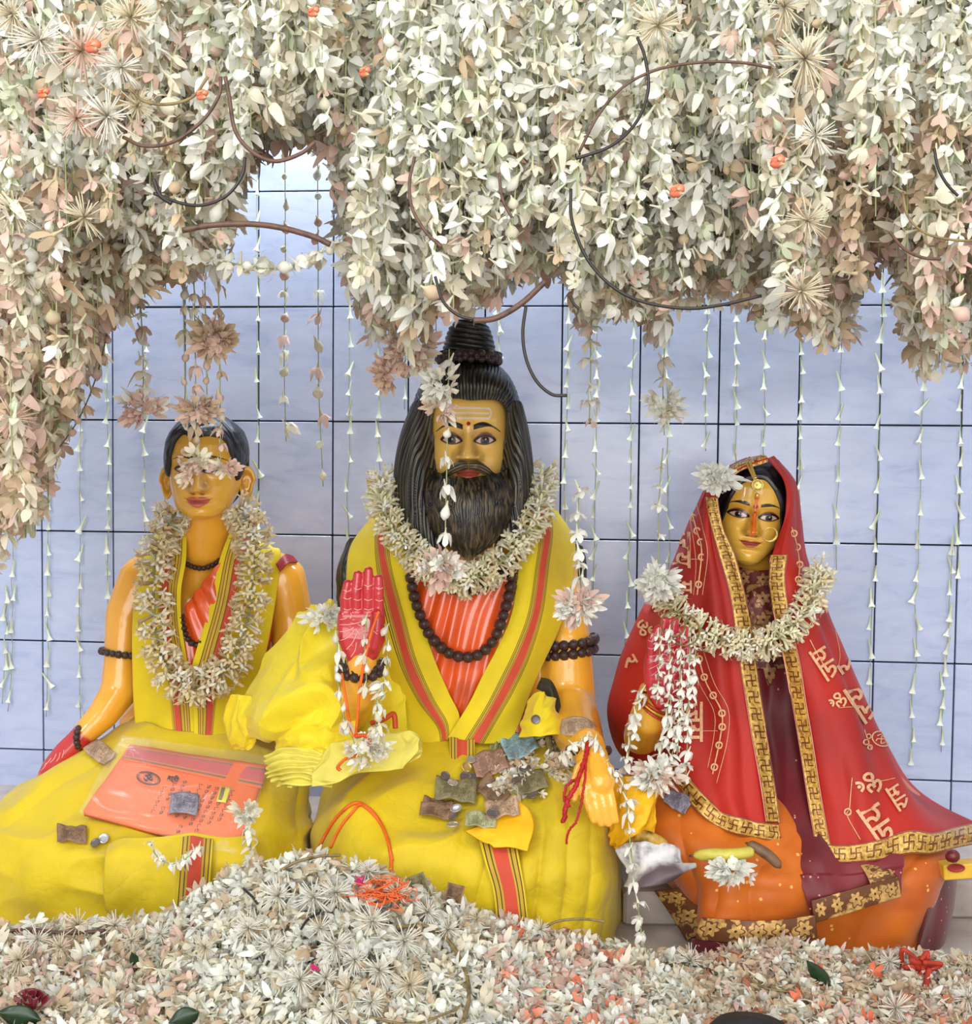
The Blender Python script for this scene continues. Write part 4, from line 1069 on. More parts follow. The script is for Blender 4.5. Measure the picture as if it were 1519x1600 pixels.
cl = [[(1014, 1026), (1026, 1024), (1044, 1022)], [(1013, 1036), (1026, 1032), (1042, 1028)], [(1014, 1046), (1026, 1040), (1040, 1032)], [(1018, 1056), (1028, 1048), (1040, 1038)], [(1030, 1006), (1042, 1007), (1056, 1006)], [(1048, 1020), (1058, 1016), (1064, 1010)], [(1052, 1040), (1060, 1046), (1064, 1054)]]
for x0, x1, ys in ((1012, 1024, (1000, 1012)), (1027, 1040, (992, 1008)), (1044, 1056, (992, 1008)), (1060, 1074, (1000, 1012))):
    for yy in ys: cl.append([(x0, yy), ((x0 + x1) / 2, yy + 2), (x1, yy)])
mesh_obj('palm_lines', *crease_tubes(handR_bvh, cl, .0008), plain('pink_palm_line', (232, 150, 160), .4, .05), stR)
short_hair(HR, stR, line=([0, .08, .16, .22, .28, .36, .5, 1], [57, 54, 44, 28, 6, -22, -50, -60]), thk=(-1.0, 2.0, 4.0, 4.0), base=(10, 10, 14), wave=.25)
M_BANGLE = plain('red_gold_bangle', (178, 60, 30), 0.3, 0.3, 300.0, metal=0.3)
for k, dy in enumerate((0, 7, 14)):
    P = [Q(1023, 1098 + dy * .8, 2.135) + (RX * .86 + UP * -.5) * (math.cos(a) * 26 * mpx(2.13)) - HF * (math.sin(a) * 25 * mpx(2.13)) - (UP * .86 + RX * .5) * (math.sin(a) * 6 * mpx(2.13)) for a in np.linspace(0, 2 * math.pi, 36, endpoint=False)]
    tube('bangle', P, 2.2 * mpx(2.13), M_BANGLE if k != 1 else plain('gold_bangle', (216, 160, 60), .3, .2, metal=.5), stR, seg=7, closed=True)
# forehead jewel and nose ring
M_GOLD = plain('gold_jewel', (232, 198, 110), 0.28, 0.2, 300.0, metal=0.55)
def disc_me(name, r, th, mat, rim=.8, seg=20):
    V_, F_ = lathe_arrays([(0.001, th * .55), (r * rim * .5, th * .7), (r * rim, th * .55), (r * (rim + .05), th), (r, th * .85), (r, -th * .2), (0.001, -th * .2)], seg)
    return raw_mesh(name, V_, F_, mat)
jew = inst('forehead_jewel', disc_me('forehead_jewel', 9.5 * mpx(2.26), .005, M_GOLD), Q(1183, 758, 2.238), frame_to(-HF), 1.0, stR)
inst('jewel_drop', raw_mesh('jewel_drop', *lathe_arrays([(0, -.006), (.003, -.003), (.0035, 0), (.002, .004), (0, .007)], 10), M_GOLD), Q(1183, 774, 2.24), None, 1.0, stR)
tube('jewel_chain', qpath([(1172, 722, 2.262), (1176, 735, 2.25), (1181, 748, 2.24)], 20), 2.6 * mpx(2.25), M_GOLD, stR, seg=7)
tube('jewel_chain', qpath([(1166, 722, 2.262), (1172, 735, 2.25), (1179, 750, 2.24)], 20), 1.6 * mpx(2.25), M_GOLD, stR, seg=7)
P = [Q(1203, 835, 2.245) + RX * (math.cos(a) * 11 * mpx(2.24)) + UP * (math.sin(a) * 11 * mpx(2.24)) - HF * (.004 * math.sin(a)) for a in np.linspace(0, 2 * math.pi, 30, endpoint=False)]
tube('nose_ring', P, [(1.0 + 1.5 * max(0, math.cos(a + .9))) * mpx(2.24) for a in np.linspace(0, 2 * math.pi, 30, endpoint=False)], M_GOLD, stR, seg=7, closed=True)
# the blouse, skirt and saree
sheet('brocade_blouse', [
    [(1150, 885, 2.36), (1170, 890, 2.335), (1192, 892, 2.33), (1215, 888, 2.335), (1235, 880, 2.36)],
    [(1140, 940, 2.33), (1168, 940, 2.305), (1192, 940, 2.30), (1220, 940, 2.305), (1245, 935, 2.33)],
    [(1135, 1000, 2.32), (1168, 1000, 2.295), (1195, 1000, 2.29), (1225, 1000, 2.295), (1255, 1000, 2.32)],
    [(1140, 1075, 2.32), (1175, 1075, 2.293), (1205, 1075, 2.288), (1235, 1075, 2.293), (1265, 1075, 2.32)]], 60, 70, M_BROC, stR, fold=lambda u, v: .003 * vnoise(u * 8, v * 8, 3))
sheet('maroon_skirt_front', [
    [(1160, 1050, 2.315), (1190, 1045, 2.29), (1215, 1045, 2.287), (1245, 1050, 2.29), (1270, 1060, 2.315)],
    [(1165, 1130, 2.30), (1195, 1130, 2.265), (1225, 1130, 2.26), (1260, 1130, 2.265), (1285, 1130, 2.30)],
    [(1175, 1220, 2.25), (1205, 1220, 2.20), (1240, 1220, 2.193), (1275, 1220, 2.20), (1305, 1220, 2.25)],
    [(1195, 1290, 2.16), (1225, 1290, 2.125), (1260, 1290, 2.118), (1300, 1290, 2.12), (1360, 1290, 2.15)],
    [(1225, 1340, 2.075), (1255, 1340, 2.062), (1290, 1340, 2.058), (1340, 1340, 2.06), (1405, 1335, 2.075)],
    [(1255, 1390, 2.035), (1280, 1390, 2.03), (1310, 1390, 2.028), (1355, 1385, 2.03), (1408, 1375, 2.042)],
    [(1268, 1436, 2.025), (1290, 1432, 2.02), (1320, 1424, 2.018), (1365, 1412, 2.02), (1408, 1400, 2.032)]], 110, 140, M_MARS, stR, fold=lambda u, v: .008 * np.sin(u * 12 + v * 4) * (v < .75) + .006 * vnoise(u * 5, v * 7, 5), keep='skirtR')
M_FLOW = mat_floral('floral_gold_border', 1.0, 5.0)
M_FLOW3 = mat_floral('floral_gold_border_short', 1.0, 2.5)
sheet('floral_border', [[(1268, 1408, 2.012), (1270, 1424, 2.010), (1273, 1442, 2.010)], [(1310, 1396, 2.008), (1313, 1412, 2.006), (1317, 1430, 2.006)], [(1360, 1382, 2.010), (1363, 1398, 2.008), (1366, 1414, 2.008)], [(1404, 1370, 2.022), (1406, 1386, 2.020), (1409, 1401, 2.02)]], 30, 70, M_FLOW, stR)
sheet('floral_border', [[(1345, 1352, 2.05), (1362, 1348, 2.052), (1380, 1346, 2.06)], [(1354, 1366, 2.028), (1374, 1362, 2.03), (1394, 1360, 2.04)], [(1362, 1384, 2.014), (1382, 1379, 2.016), (1404, 1373, 2.026)]], 30, 36, M_FLOW3, stR)
def foldR(u, v):
    w = u * 8 + v * 1.5 + .6 * vnoise(u * 4, v * 3, 81)
    return .010 * np.abs(np.sin(w * math.pi)) ** .8 * np.clip(v * 2, 0, 1) + .006 * vnoise(u * 7, v * 7, 82) + .003 * vnoise(u * 17, v * 17, 83)
sheet('saree', [
    [(1060, 1110, 2.46), (1070, 1120, 2.38), (1120, 1140, 2.33), (1200, 1150, 2.30), (1290, 1150, 2.32), (1340, 1150, 2.38), (1360, 1150, 2.46)],
    [(985, 1190, 2.46), (1000, 1200, 2.33), (1070, 1210, 2.235), (1190, 1220, 2.23), (1310, 1220, 2.26), (1400, 1220, 2.32), (1420, 1220, 2.46)],
    [(970, 1240, 2.44), (982, 1250, 2.25), (1060, 1265, 2.15), (1190, 1280, 2.13), (1320, 1285, 2.16), (1440, 1280, 2.22), (1470, 1280, 2.44)],
    [(1005, 1300, 2.42), (1000, 1310, 2.19), (1075, 1325, 2.09), (1190, 1335, 2.07), (1320, 1340, 2.10), (1455, 1335, 2.12), (1490, 1335, 2.42)],
    [(1050, 1360, 2.40), (1045, 1365, 2.17), (1095, 1375, 2.06), (1190, 1382, 2.035), (1320, 1385, 2.065), (1460, 1380, 2.09), (1492, 1378, 2.42)],
    [(1095, 1420, 2.40), (1090, 1425, 2.16), (1110, 1430, 2.05), (1190, 1435, 2.03), (1320, 1440, 2.06), (1452, 1440, 2.09), (1478, 1438, 2.42)],
    [(1110, 1500, 2.40), (1105, 1505, 2.16), (1120, 1510, 2.055), (1190, 1512, 2.03), (1320, 1512, 2.06), (1435, 1510, 2.09), (1462, 1505, 2.42)]], 220, 150, M_ORS, stR, fold=foldR, keep='sareeR')
sheet('maroon_hem', [[(1445, 1365, 2.085), (1465, 1366, 2.10), (1488, 1372, 2.16), (1494, 1376, 2.36)], [(1446, 1420, 2.065), (1464, 1422, 2.085), (1484, 1426, 2.15), (1488, 1430, 2.36)], [(1430, 1500, 2.065), (1448, 1502, 2.085), (1466, 1505, 2.15), (1470, 1505, 2.36)]], 40, 50, M_MARS, stR, fold=lambda u, v: .004 * np.sin(u * 9 + v * 3))
sheet('maroon_hem', [[(1080, 1468, 2.06), (1150, 1476, 2.0), (1220, 1476, 1.99), (1290, 1470, 2.0)], [(1090, 1515, 2.06), (1150, 1520, 2.005), (1220, 1520, 1.995), (1290, 1515, 2.005)]], 40, 24, M_MARS, stR)
sheet('floral_border', [[(1096, 1434, 2.05), (1090, 1450, 2.048), (1086, 1468, 2.05)], [(1160, 1438, 2.0), (1156, 1456, 1.996), (1152, 1474, 1.996)], [(1215, 1438, 1.994), (1214, 1456, 1.99), (1213, 1475, 1.99)], [(1275, 1430, 2.004), (1276, 1448, 2.0), (1278, 1466, 2.0)]], 30, 90, M_FLOW, stR)
sheet('floral_border', [[(1022, 1392, 2.17), (1045, 1390, 2.14), (1066, 1386, 2.12)], [(1048, 1430, 2.15), (1070, 1424, 2.11), (1092, 1416, 2.09)], [(1072, 1470, 2.13), (1092, 1460, 2.09), (1112, 1450, 2.06)]], 30, 60, M_FLOW3, stR)
# the veil
vfold = lambda s: (lambda u, v: .006 * np.sin((u * 3.2 + .4 * vnoise(v * 3, u * 2, s)) * math.pi * 2) * np.clip(v * 2, .15, 1) * np.clip(u * 4, 0, 1) + .0025 * vnoise(u * 9, v * 14, s + 1))
veL = [[(1200, 716, 2.27), (1180, 713, 2.31), (1165, 716, 2.36), (1156, 724, 2.44)],
       [(1150, 735, 2.265), (1130, 738, 2.29), (1114, 746, 2.36), (1110, 757, 2.46)],
       [(1118, 775, 2.27), (1106, 778, 2.29), (1094, 784, 2.36), (1090, 790, 2.48)],
       [(1128, 830, 2.265), (1104, 830, 2.265), (1078, 836, 2.34), (1068, 842, 2.48)],
       [(1152, 900, 2.25), (1112, 896, 2.24), (1062, 892, 2.32), (1042, 902, 2.48)],
       [(1172, 970, 2.23), (1120, 968, 2.215), (1042, 955, 2.285), (1005, 955, 2.46)],
       [(1185, 1060, 2.21), (1125, 1060, 2.19), (1030, 1055, 2.26), (966, 1040, 2.42)],
       [(1198, 1150, 2.185), (1140, 1150, 2.16), (1045, 1130, 2.23), (950, 1112, 2.40)],
       [(1209, 1240, 2.148), (1150, 1232, 2.125), (1072, 1200, 2.18), (975, 1180, 2.38)],
       [(1221, 1309, 2.09), (1170, 1298, 2.085), (1105, 1262, 2.12), (1042, 1195, 2.25)]]
sheet('veil', veL, 120, 220, M_VEIL, stR, fold=vfold(91), keep='veilL', solid=.003)
veR = [[(1200, 716, 2.27), (1208, 713, 2.31), (1216, 718, 2.36), (1222, 728, 2.44)],
       [(1226, 750, 2.28), (1235, 748, 2.30), (1242, 752, 2.36), (1245, 762, 2.48)],
       [(1229, 800, 2.28), (1238, 800, 2.285), (1247, 805, 2.36), (1250, 812, 2.49)],
       [(1206, 870, 2.26), (1230, 866, 2.25), (1251, 866, 2.33), (1258, 872, 2.49)],
       [(1204, 920, 2.25), (1240, 920, 2.23), (1273, 925, 2.31), (1284, 936, 2.49)],
       [(1216, 980, 2.232), (1255, 985, 2.205), (1296, 990, 2.29), (1309, 1000, 2.47)],
       [(1233, 1060, 2.212), (1285, 1065, 2.175), (1331, 1070, 2.26), (1344, 1080, 2.45)],
       [(1250, 1150, 2.185), (1320, 1155, 2.145), (1372, 1160, 2.22), (1384, 1166, 2.43)],
       [(1267, 1240, 2.145), (1345, 1245, 2.105), (1412, 1240, 2.18), (1434, 1236, 2.40)],
       [(1285, 1345, 2.075), (1370, 1335, 2.055), (1462, 1318, 2.09), (1545, 1298, 2.26)]]
sheet('veil', veR, 120, 220, M_VEIL, stR, fold=vfold(97), keep='veilR', solid=.003)
sheet('veil_lining', [[(1130, 735, 2.46), (1180, 725, 2.47), (1232, 735, 2.46)], [(1110, 800, 2.46), (1180, 800, 2.48), (1246, 800, 2.46)], [(1100, 870, 2.44), (1180, 870, 2.46), (1250, 870, 2.44)], [(1090, 950, 2.42), (1180, 950, 2.44), (1265, 950, 2.42)]], 40, 40, M_VEIL, stR, solid=.003)
VE = ['veilL', 'veilR']
def strip_on(name, keep, A, Bq, n, mat, lift, parent, nu=16, nv=None):
    """a woven band lying on a kept surface between two image lines"""
    nv = nv or n * 10
    a = catmull(np.array(A, float), nv); b = catmull(np.array(Bq, float), nv)
    G = np.zeros((nv, nu, 3)); last = None
    for j in range(nv):
        for i in range(nu):
            t = i / (nu - 1); q = a[j] * (1 - t) + b[j] * t
            p, nn = drop(keep, q[0], q[1], lift)
            if p is None and last is not None:
                d = ray(*q); p = CAM + d * ((last - CAM).dot(HF) / d.dot(HF))
            if p is None: p = Q(q[0], q[1], 2.2)
            G[j, i] = tuple(p); last = p
    for _ in range(2):
        G[1:-1] = (G[:-2] + 2 * G[1:-1] + G[2:]) / 4
    u, v = np.meshgrid(np.linspace(0, 1, nu), np.linspace(0, 1, nv))
    Fc = grid_faces(nu, nv); V_ = G.reshape(-1, 3)
    q = Fc[len(Fc) // 2]
    if np.dot(np.cross(V_[q[1]] - V_[q[0]], V_[q[2]] - V_[q[0]]), np.array(HF)) > 0: Fc = [f[::-1] for f in Fc]
    return mesh_obj(name, V_, Fc, mat, parent, uvs=np.stack([u.ravel(), v.ravel()], 1), solid=.002)
bw = [(1112, 778), (1115, 800), (1122, 830), (1132, 862), (1143, 900), (1152, 940), (1159, 985), (1166, 1040), (1175, 1100), (1186, 1165), (1196, 1225), (1205, 1285)]
strip_on('woven_border', VE, [(x - 8, y) for x, y in bw[:3]] + [(x - 10, y) for x, y in bw[3:]] , [(x + 10, y) for x, y in bw[:3]] + [(x + 15, y) for x, y in bw[3:]], 26, mat_motif('woven_border_left', 26), .0045, stR)
strip_on('woven_border', VE, [(1058, 1185), (1088, 1228), (1118, 1262), (1148, 1276), (1180, 1285), (1215, 1290)], [(1046, 1200), (1072, 1246), (1106, 1282), (1140, 1300), (1180, 1309), (1220, 1316)], 9, mat_motif('woven_border_bottom', 9), .0055, stR)
br = [(1214, 868), (1212, 900), (1216, 940), (1226, 990), (1237, 1040), (1247, 1100), (1258, 1165), (1268, 1230), (1278, 1290), (1286, 1330)]
strip_on('woven_border', VE, [(x - 9, y) for x, y in br], [(x + 15, y) for x, y in br], 22, mat_motif('woven_border_right', 22), .0045, stR)
strip_on('woven_border', VE, [(1282, 1318), (1320, 1322), (1370, 1314), (1420, 1300), (1455, 1304), (1490, 1296), (1530, 1288)], [(1282, 1346), (1320, 1348), (1370, 1344), (1420, 1334), (1455, 1334), (1490, 1326), (1530, 1318)], 11, mat_motif('woven_border_hem', 11), .0055, stR)
# the gold edge over the crown of the head
strip_on('woven_border', VE, [(1142, 730), (1160, 721), (1180, 715), (1198, 712)], [(1146, 744), (1162, 734), (1182, 728), (1200, 722)], 5, mat_motif('woven_border_crown', 5), .003, stR, nv=40)
# embroidered cords with small rings
def cord(P, r, parent, rings=0, n=40):
    pp = []
    for q in catmull(np.array(P, float), n):
        p, nn = drop(VE, q[0], q[1], r * 1.2)
        if p is not None: pp.append(p)
    if len(pp) < 4: return
    co = tube('embroidered_cord', pp, r, M_THREAD, parent, seg=6)
    if rings:
        for k in range(rings):
            c0 = pp[int((k + .5) * len(pp) / rings)]
            tube('ring', [c0 - HF * .002 + RX * (math.cos(a) * 5 * mpx(2.15)) + UP * (math.sin(a) * 5 * mpx(2.15)) for a in np.linspace(0, 6.283, 14, endpoint=False)], 1.7 * mpx(2.15), M_THREAD, co, seg=6, closed=True)
R1 = 1.0 * mpx(2.2)
cord([(1082, 797), (1090, 830), (1098, 862), (1090, 930)], R1 * 1.4, stR, 5)
cord([(1075, 790), (1082, 830), (1088, 880), (1084, 930)], R1 * .6, stR); cord([(1090, 790), (1100, 830), (1106, 870), (1098, 930)], R1 * .6, stR)
cord([(1090, 1020), (1104, 1066), (1128, 1112), (1126, 1155), (1114, 1210)], R1 * 1.4, stR, 7)
cord([(1098, 1012), (1116, 1066), (1138, 1110), (1136, 1160), (1120, 1224)], R1 * .6, stR); cord([(1080, 1030), (1094, 1070), (1116, 1112), (1116, 1150), (1106, 1200)], R1 * .6, stR)
cord([(1236, 824), (1243, 850), (1248, 885), (1245, 915)], R1 * 1.3, stR, 4)
cord([(1265, 1000), (1278, 1025), (1290, 1045)], R1 * .9, stR); cord([(1305, 985), (1312, 1020), (1310, 1040)], R1 * .6, stR)
cord([(1332, 1215), (1328, 1260), (1324, 1275), (1345, 1312)], R1 * .8, stR, 1); cord([(1350, 1140), (1356, 1160), (1362, 1172)], R1 * .8, stR)
cord([(1366, 1222), (1385, 1219), (1398, 1216)], R1 * .7, stR); cord([(1310, 1106), (1325, 1105), (1338, 1105)], R1 * .7, stR)
cord([(1066, 875), (1080, 874), (1096, 874)], R1 * .7, stR); cord([(1093, 1142), (1110, 1142), (1122, 1142)], R1 * .7, stR)
# lettering sewn on the veil
def lettering(text, px, py, h, ang, parent, wide=1.0, keep=VE, mat=None, lift=.0022, name='lettering'):
    cu = bpy.data.curves.new('t', 'FONT'); cu.body = text; cu.resolution_u = 3; cu.offset = 0.012
    o = bpy.data.objects.new('t', cu); COL.objects.link(o)
    dg = bpy.context.evaluated_depsgraph_get(); dg.update()
    me = o.evaluated_get(dg).to_mesh()
    bm = bmesh.new(); bm.from_mesh(me)
    o.evaluated_get(dg).to_mesh_clear()
    bpy.data.objects.remove(o, do_unlink=True); bpy.data.curves.remove(cu)
    bmesh.ops.remove_doubles(bm, verts=bm.verts[:], dist=1e-4)
    xs = [v.co.x for v in bm.verts]; ys = [v.co.y for v in bm.verts]
    if not xs: bm.free(); return
    cx, cy, hh = (min(xs) + max(xs)) / 2, (min(ys) + max(ys)) / 2, max(ys) - min(ys)
    s = h / hh; ca, sa = math.cos(math.radians(ang)), math.sin(math.radians(ang))
    V_ = []; last = None
    for v in bm.verts:
        x = (v.co.x - cx) * s * wide; y = -(v.co.y - cy) * s
        p, nn = drop(keep, px + x * ca - y * sa, py + x * sa + y * ca, lift)
        if p is None: p = last if last is not None else Q(px, py, 2.1)
        last = p; V_.append(tuple(p))
    Fc = [tuple(v.index for v in f.verts) for f in bm.faces]; bm.free()
    return mesh_obj(name, V_, Fc, mat or M_THREAD, parent, smooth=False, solid=.0018, solid_off=1.0)
for tx, px, py, h, an in (('जय', 1372, 1288, 34, 237), ('ॐ', 1357, 1226, 34, 237), ('जय', 1345, 1098, 30, 237), ('राम', 1402, 1246, 22, 237), ('ॐ', 1308, 1096, 24, 237), ('जय', 1288, 1036, 26, 237), ('र', 1320, 1042, 24, 237),
                          ('जय', 1067, 860, 27, 90), ('जय', 1084, 1128, 30, 90), ('म', 1072, 918, 20, 90), ('र', 986, 1034, 22, 60), ('ॐ', 1010, 982, 24, 90)):
    lettering(tx, px, py, h, an, stR)
# the ringed emblem
def ring_on(px, py, rx, ry, ang, r, n=26):
    pp = []
    for a in np.linspace(0, 2 * math.pi, n, endpoint=False):
        x, y = rx * math.cos(a), ry * math.sin(a); p, nn = drop(VE, px + x * math.cos(ang) - y * math.sin(ang), py + x * math.sin(ang) + y * math.cos(ang), .002)
        if p is not None: pp.append(p)
    if len(pp) > 6: tube('emblem_ring', pp, r, M_THREAD, stR, seg=6, closed=True)
ring_on(1376, 1155, 15, 11, .4, R1 * 1.3); ring_on(1352, 1160, 4, 4, 0, R1 * 1.2); ring_on(1356, 1151, 3.5, 3.5, 0, R1 * 1.2); ring_on(1358, 1168, 3.5, 3.5, 0, R1 * 1.2)
cord([(1370, 1150), (1376, 1148), (1376, 1155), (1376, 1162), (1382, 1160)], R1, stR, n=16); cord([(1368, 1158), (1370, 1155), (1376, 1155), (1382, 1155), (1384, 1150)], R1, stR, n=16)
# ================================================================== flowers
M_FLOWER = None
def mat_flower():
    t = NT('petal')
    at = t.node('ShaderNodeAttribute'); at.attribute_name = 'Col'
    t.base(at.outputs[0]); t.set(rough=0.6, sheen=0.1)
    tr = t.node('ShaderNodeBsdfTranslucent'); t.link(at.outputs[0], tr.inputs[0])
    mx = t.node('ShaderNodeMixShader'); mx.inputs[0].default_value = 0.25
    out = [n for n in t.n if n.type == 'OUTPUT_MATERIAL'][0]
    t.link(t.b.outputs[0], mx.inputs[1]); t.link(tr.outputs[0], mx.inputs[2]); t.link(mx.outputs[0], out.inputs[0])
    return t.m
M_FLOWER = mat_flower()
# templates: vertices, faces, per-vertex weight of the green-ish throat (0..1); unit size about 1, hanging along -z
def t_star(n=6, spread=.9, droop=.25, tube=.75, wid=.34, seed=0):
    r = random.Random(seed); V, Fc, G = [], [], []
    seg = 5
    for z, rad, g in ((tube * .8, .035, .8), (tube * .35, .055, .5), (0, .11, .2)):
        for k in range(seg):
            a = 2 * math.pi * k / seg; V.append((rad * math.cos(a), rad * math.sin(a), z)); G.append(g)
    for j in range(2):
        for k in range(seg):
            Fc.append((j * seg + k, j * seg + (k + 1) % seg, (j + 1) * seg + (k + 1) % seg, (j + 1) * seg + k))
    for p in range(n):
        a = 2 * math.pi * (p + r.uniform(-.2, .2)) / n; L = r.uniform(.42, .6); dr = droop + r.uniform(-.18, .18)
        ca, sa = math.cos(a), math.sin(a); o = len(V); w = wid * r.uniform(.8, 1.2)
        cu = r.uniform(-.10, .12)
        for d, h, ww, g in ((.08, 0, .08, .3), (.08 + L * .40 * spread, -dr * .15 + cu * .5, w * .44, .05), (.08 + L * .72 * spread, -dr * .5 + cu * 1.3, w * .54, 0), (.08 + L * .93 * spread, -dr * .95 - cu * .5, w * .38, 0), (.08 + L * 1.0 * spread, -dr * 1.3 - cu * 1.5, w * .12, 0)):
            for s in (-1, 1):
                V.append((d * ca - s * ww * sa, d * sa + s * ww * ca, h + (.04 if s > 0 else -.02))); G.append(g)
        for j in range(4):
            Fc.append((o + 2 * j, o + 2 * j + 1, o + 2 * j + 3, o + 2 * j + 2))
    return np.array(V), Fc, np.array(G)
def t_bud(L=.8, R=.26):
    V, Fc = lathe_arrays([(.03, L * .7), (.06, L * .45), (R * .75, L * .12), (R, -.08), (R * .8, -.26), (R * .3, -.38), (.02, -.42)], 7)
    return np.array(V), Fc, np.array([1, .8, .2, 0, 0, 0, 0]).repeat(7)
def t_trumpet(L=1.0):
    V, Fc = lathe_arrays([(.03, L * .6), (.05, L * .4), (.07, 0), (.09, -.2), (.17, -.36), (.19, -.42)], 6)
    V = np.array(V); o = len(V)
    return V, Fc, np.array([.8, .6, .3, .15, 0, 0]).repeat(6)
def t_floret(seed=1):
    """long half-open tuberose bud, root at 0 pointing +z"""
    r = random.Random(seed)
    V, Fc = lathe_arrays([(.04, 0), (.075, .2), (.085, .55), (.12, .8), (.10, .95)], 5)
    V = [tuple(v) for v in V]; G = [.7] * 5 + [.4] * 5 + [.2] * 5 + [.05] * 10
    Fc = list(Fc)
    for k in range(4):
        a = 2 * math.pi * k / 4 + r.uniform(-.4, .4); o = len(V); ca, sa = math.cos(a), math.sin(a); L = r.uniform(.2, .34); up = r.uniform(-.05, .25)
        for d, h, w in ((.08, .85, .06), (.08 + L * .6, .95 + up * .6, .075), (.08 + L, .95 + up, .015)):
            for s in (-1, 1):
                V.append((d * ca - s * w * sa, d * sa + s * w * ca, h)); G.append(0)
        for j in range(2): Fc.append((o + 2 * j, o + 2 * j + 1, o + 2 * j + 3, o + 2 * j + 2))
    return np.array(V), Fc, np.array(G)
def t_spider(n=46, seed=0, full=.55):
    """a bristly blossom of thin rods round a centre, opening to +z"""
    r = random.Random(seed); V, Fc, G = [], [], []
    for i in range(n):
        z = r.uniform(-full, 1); a = r.uniform(0, 6.283); q = math.sqrt(max(0, 1 - z * z))
        d = Vector((q * math.cos(a), q * math.sin(a), z)).normalized(); L = r.uniform(.75, 1.05)
        s = d.orthogonal().normalized(); b = d.cross(s); bend = (s * r.uniform(-.12, .12) + b * r.uniform(-.12, .12))
        path = [d * .04, d * (.5 * L) + bend * .3, d * L + bend]
        v, f = tube_arrays(path, [.018, .027, .019], 4, caps=True)
        o = len(V); V += [tuple(p) for p in v]; Fc += [tuple(k + o for k in q_) for q_ in f]; G += [.55] * 4 + [.1] * 4 + [0] * 4
    return np.array(V), Fc, np.array(G)
WHITE, CREAM, TAN, PINK, CORAL, THROAT = (240, 241, 233), (231, 224, 204), (210, 186, 156), (224, 194, 180), (236, 122, 88), (216, 222, 178)
STARS = [t_star(6, .9, .22, .75, .32, s) for s in range(4)] + [t_star(5, .75, .5, .6, .40, s) for s in range(10, 13)] + [t_bud(), t_bud(.6, .32)]
def blossom_me(name, T, col, throat=THROAT):
    V, Fc, G = T
    me = bpy.data.meshes.new(name); me.from_pydata(V.tolist(), [], [tuple(f) for f in Fc])
    me.polygons.foreach_set('use_smooth', [True] * len(me.polygons))
    c = L3(col) * (1 - G[:, None] * .8) + L3(throat) * G[:, None] * .8
    a = me.color_attributes.new('Col', 'FLOAT_COLOR', 'POINT'); a.data.foreach_set('color', np.concatenate([c, np.ones((len(c), 1))], 1).astype(np.float32).ravel())
    me.materials.append(M_FLOWER); return me
BM = {}
for nm, col in (('white', WHITE), ('cream', CREAM), ('tan', TAN), ('pink', PINK), ('coral', CORAL)):
    BM[nm] = [blossom_me('blossom', T, col) for T in STARS]
TRUMP = blossom_me('trumpet_bud', t_trumpet(), (236, 240, 224), (186, 204, 140))
FLOR = {nm: [blossom_me('floret', t_floret(s), col, th) for s in range(3)] for nm, col, th in (('dry', (236, 222, 184), (190, 172, 104)), ('tan', (210, 186, 140), (164, 138, 80)), ('fresh', (248, 246, 232), (206, 206, 140)), ('green', (242, 238, 206), (196, 202, 120)))}
SPID = {nm: [blossom_me('spider_blossom', t_spider(46, s), col, (222, 206, 160)) for s in range(4)] for nm, col in (('white', (242, 240, 230)), ('cream', (234, 222, 196)), ('pink', (240, 206, 190)))}
def scatter(name, T_list, pos, rots, scl, kinds, cols, **kw):
    """one object for what nobody could count: blossoms joined into a single mesh"""
    Vs, Fs, Cs = [], [], []; off = 0; loops = 0
    for i in range(len(pos)):
        V, Fc, G = T_list[kinds[i]]
        A = (V * scl[i]) @ np.array(rots[i]).T + np.array(pos[i])
        Vs.append(A); Fs.append([tuple(k + off for k in f) for f in Fc]); off += len(V)
        c = np.array(cols[i]) * (1 - G[:, None] * .8) + L3(THROAT) * G[:, None] * .8
        Cs.append(c)
    V = np.concatenate(Vs); C = np.concatenate(Cs); Fc = [f for fs in Fs for f in fs]
    lo, hi = V.min(0), V.max(0); o0 = Vector(((lo[0] + hi[0]) / 2, (lo[1] + hi[1]) / 2, lo[2]))
    me = bpy.data.meshes.new(name)
    lens = np.array([len(f) for f in Fc], np.int32); flat_ = np.fromiter((k for f in Fc for k in f), np.int32)
    me.vertices.add(len(V)); me.vertices.foreach_set('co', (V - np.array(o0)).astype(np.float32).ravel())
    me.loops.add(len(flat_)); me.loops.foreach_set('vertex_index', flat_)
    me.polygons.add(len(lens)); st = np.concatenate([[0], np.cumsum(lens)[:-1]]).astype(np.int32)
    me.polygons.foreach_set('loop_start', st)
    me.update(calc_edges=True); me.validate()
    me.polygons.foreach_set('use_smooth', [True] * len(me.polygons))
    a = me.color_attributes.new('Col', 'FLOAT_COLOR', 'POINT'); a.data.foreach_set('color', np.concatenate([C, np.ones((len(C), 1))], 1).astype(np.float32).ravel())
    me.materials.append(M_FLOWER)
    o = bpy.data.objects.new(name, me)
    return _link(o, o0, None, kind='stuff', **kw)
M_STRING = plain('green_string', (150, 158, 110), 0.7, 0.2)
M_STRINGD = plain('dark_string', (84, 84, 60), 0.7, 0.2)
M_STRINGO = plain('orange_thread', (232, 104, 26), 0.6, 0.2)
fr = random.Random(21)
def hang_rot(r, tilt):
    return Euler((r.gauss(0, tilt), r.gauss(0, tilt), r.uniform(0, 6.283)))
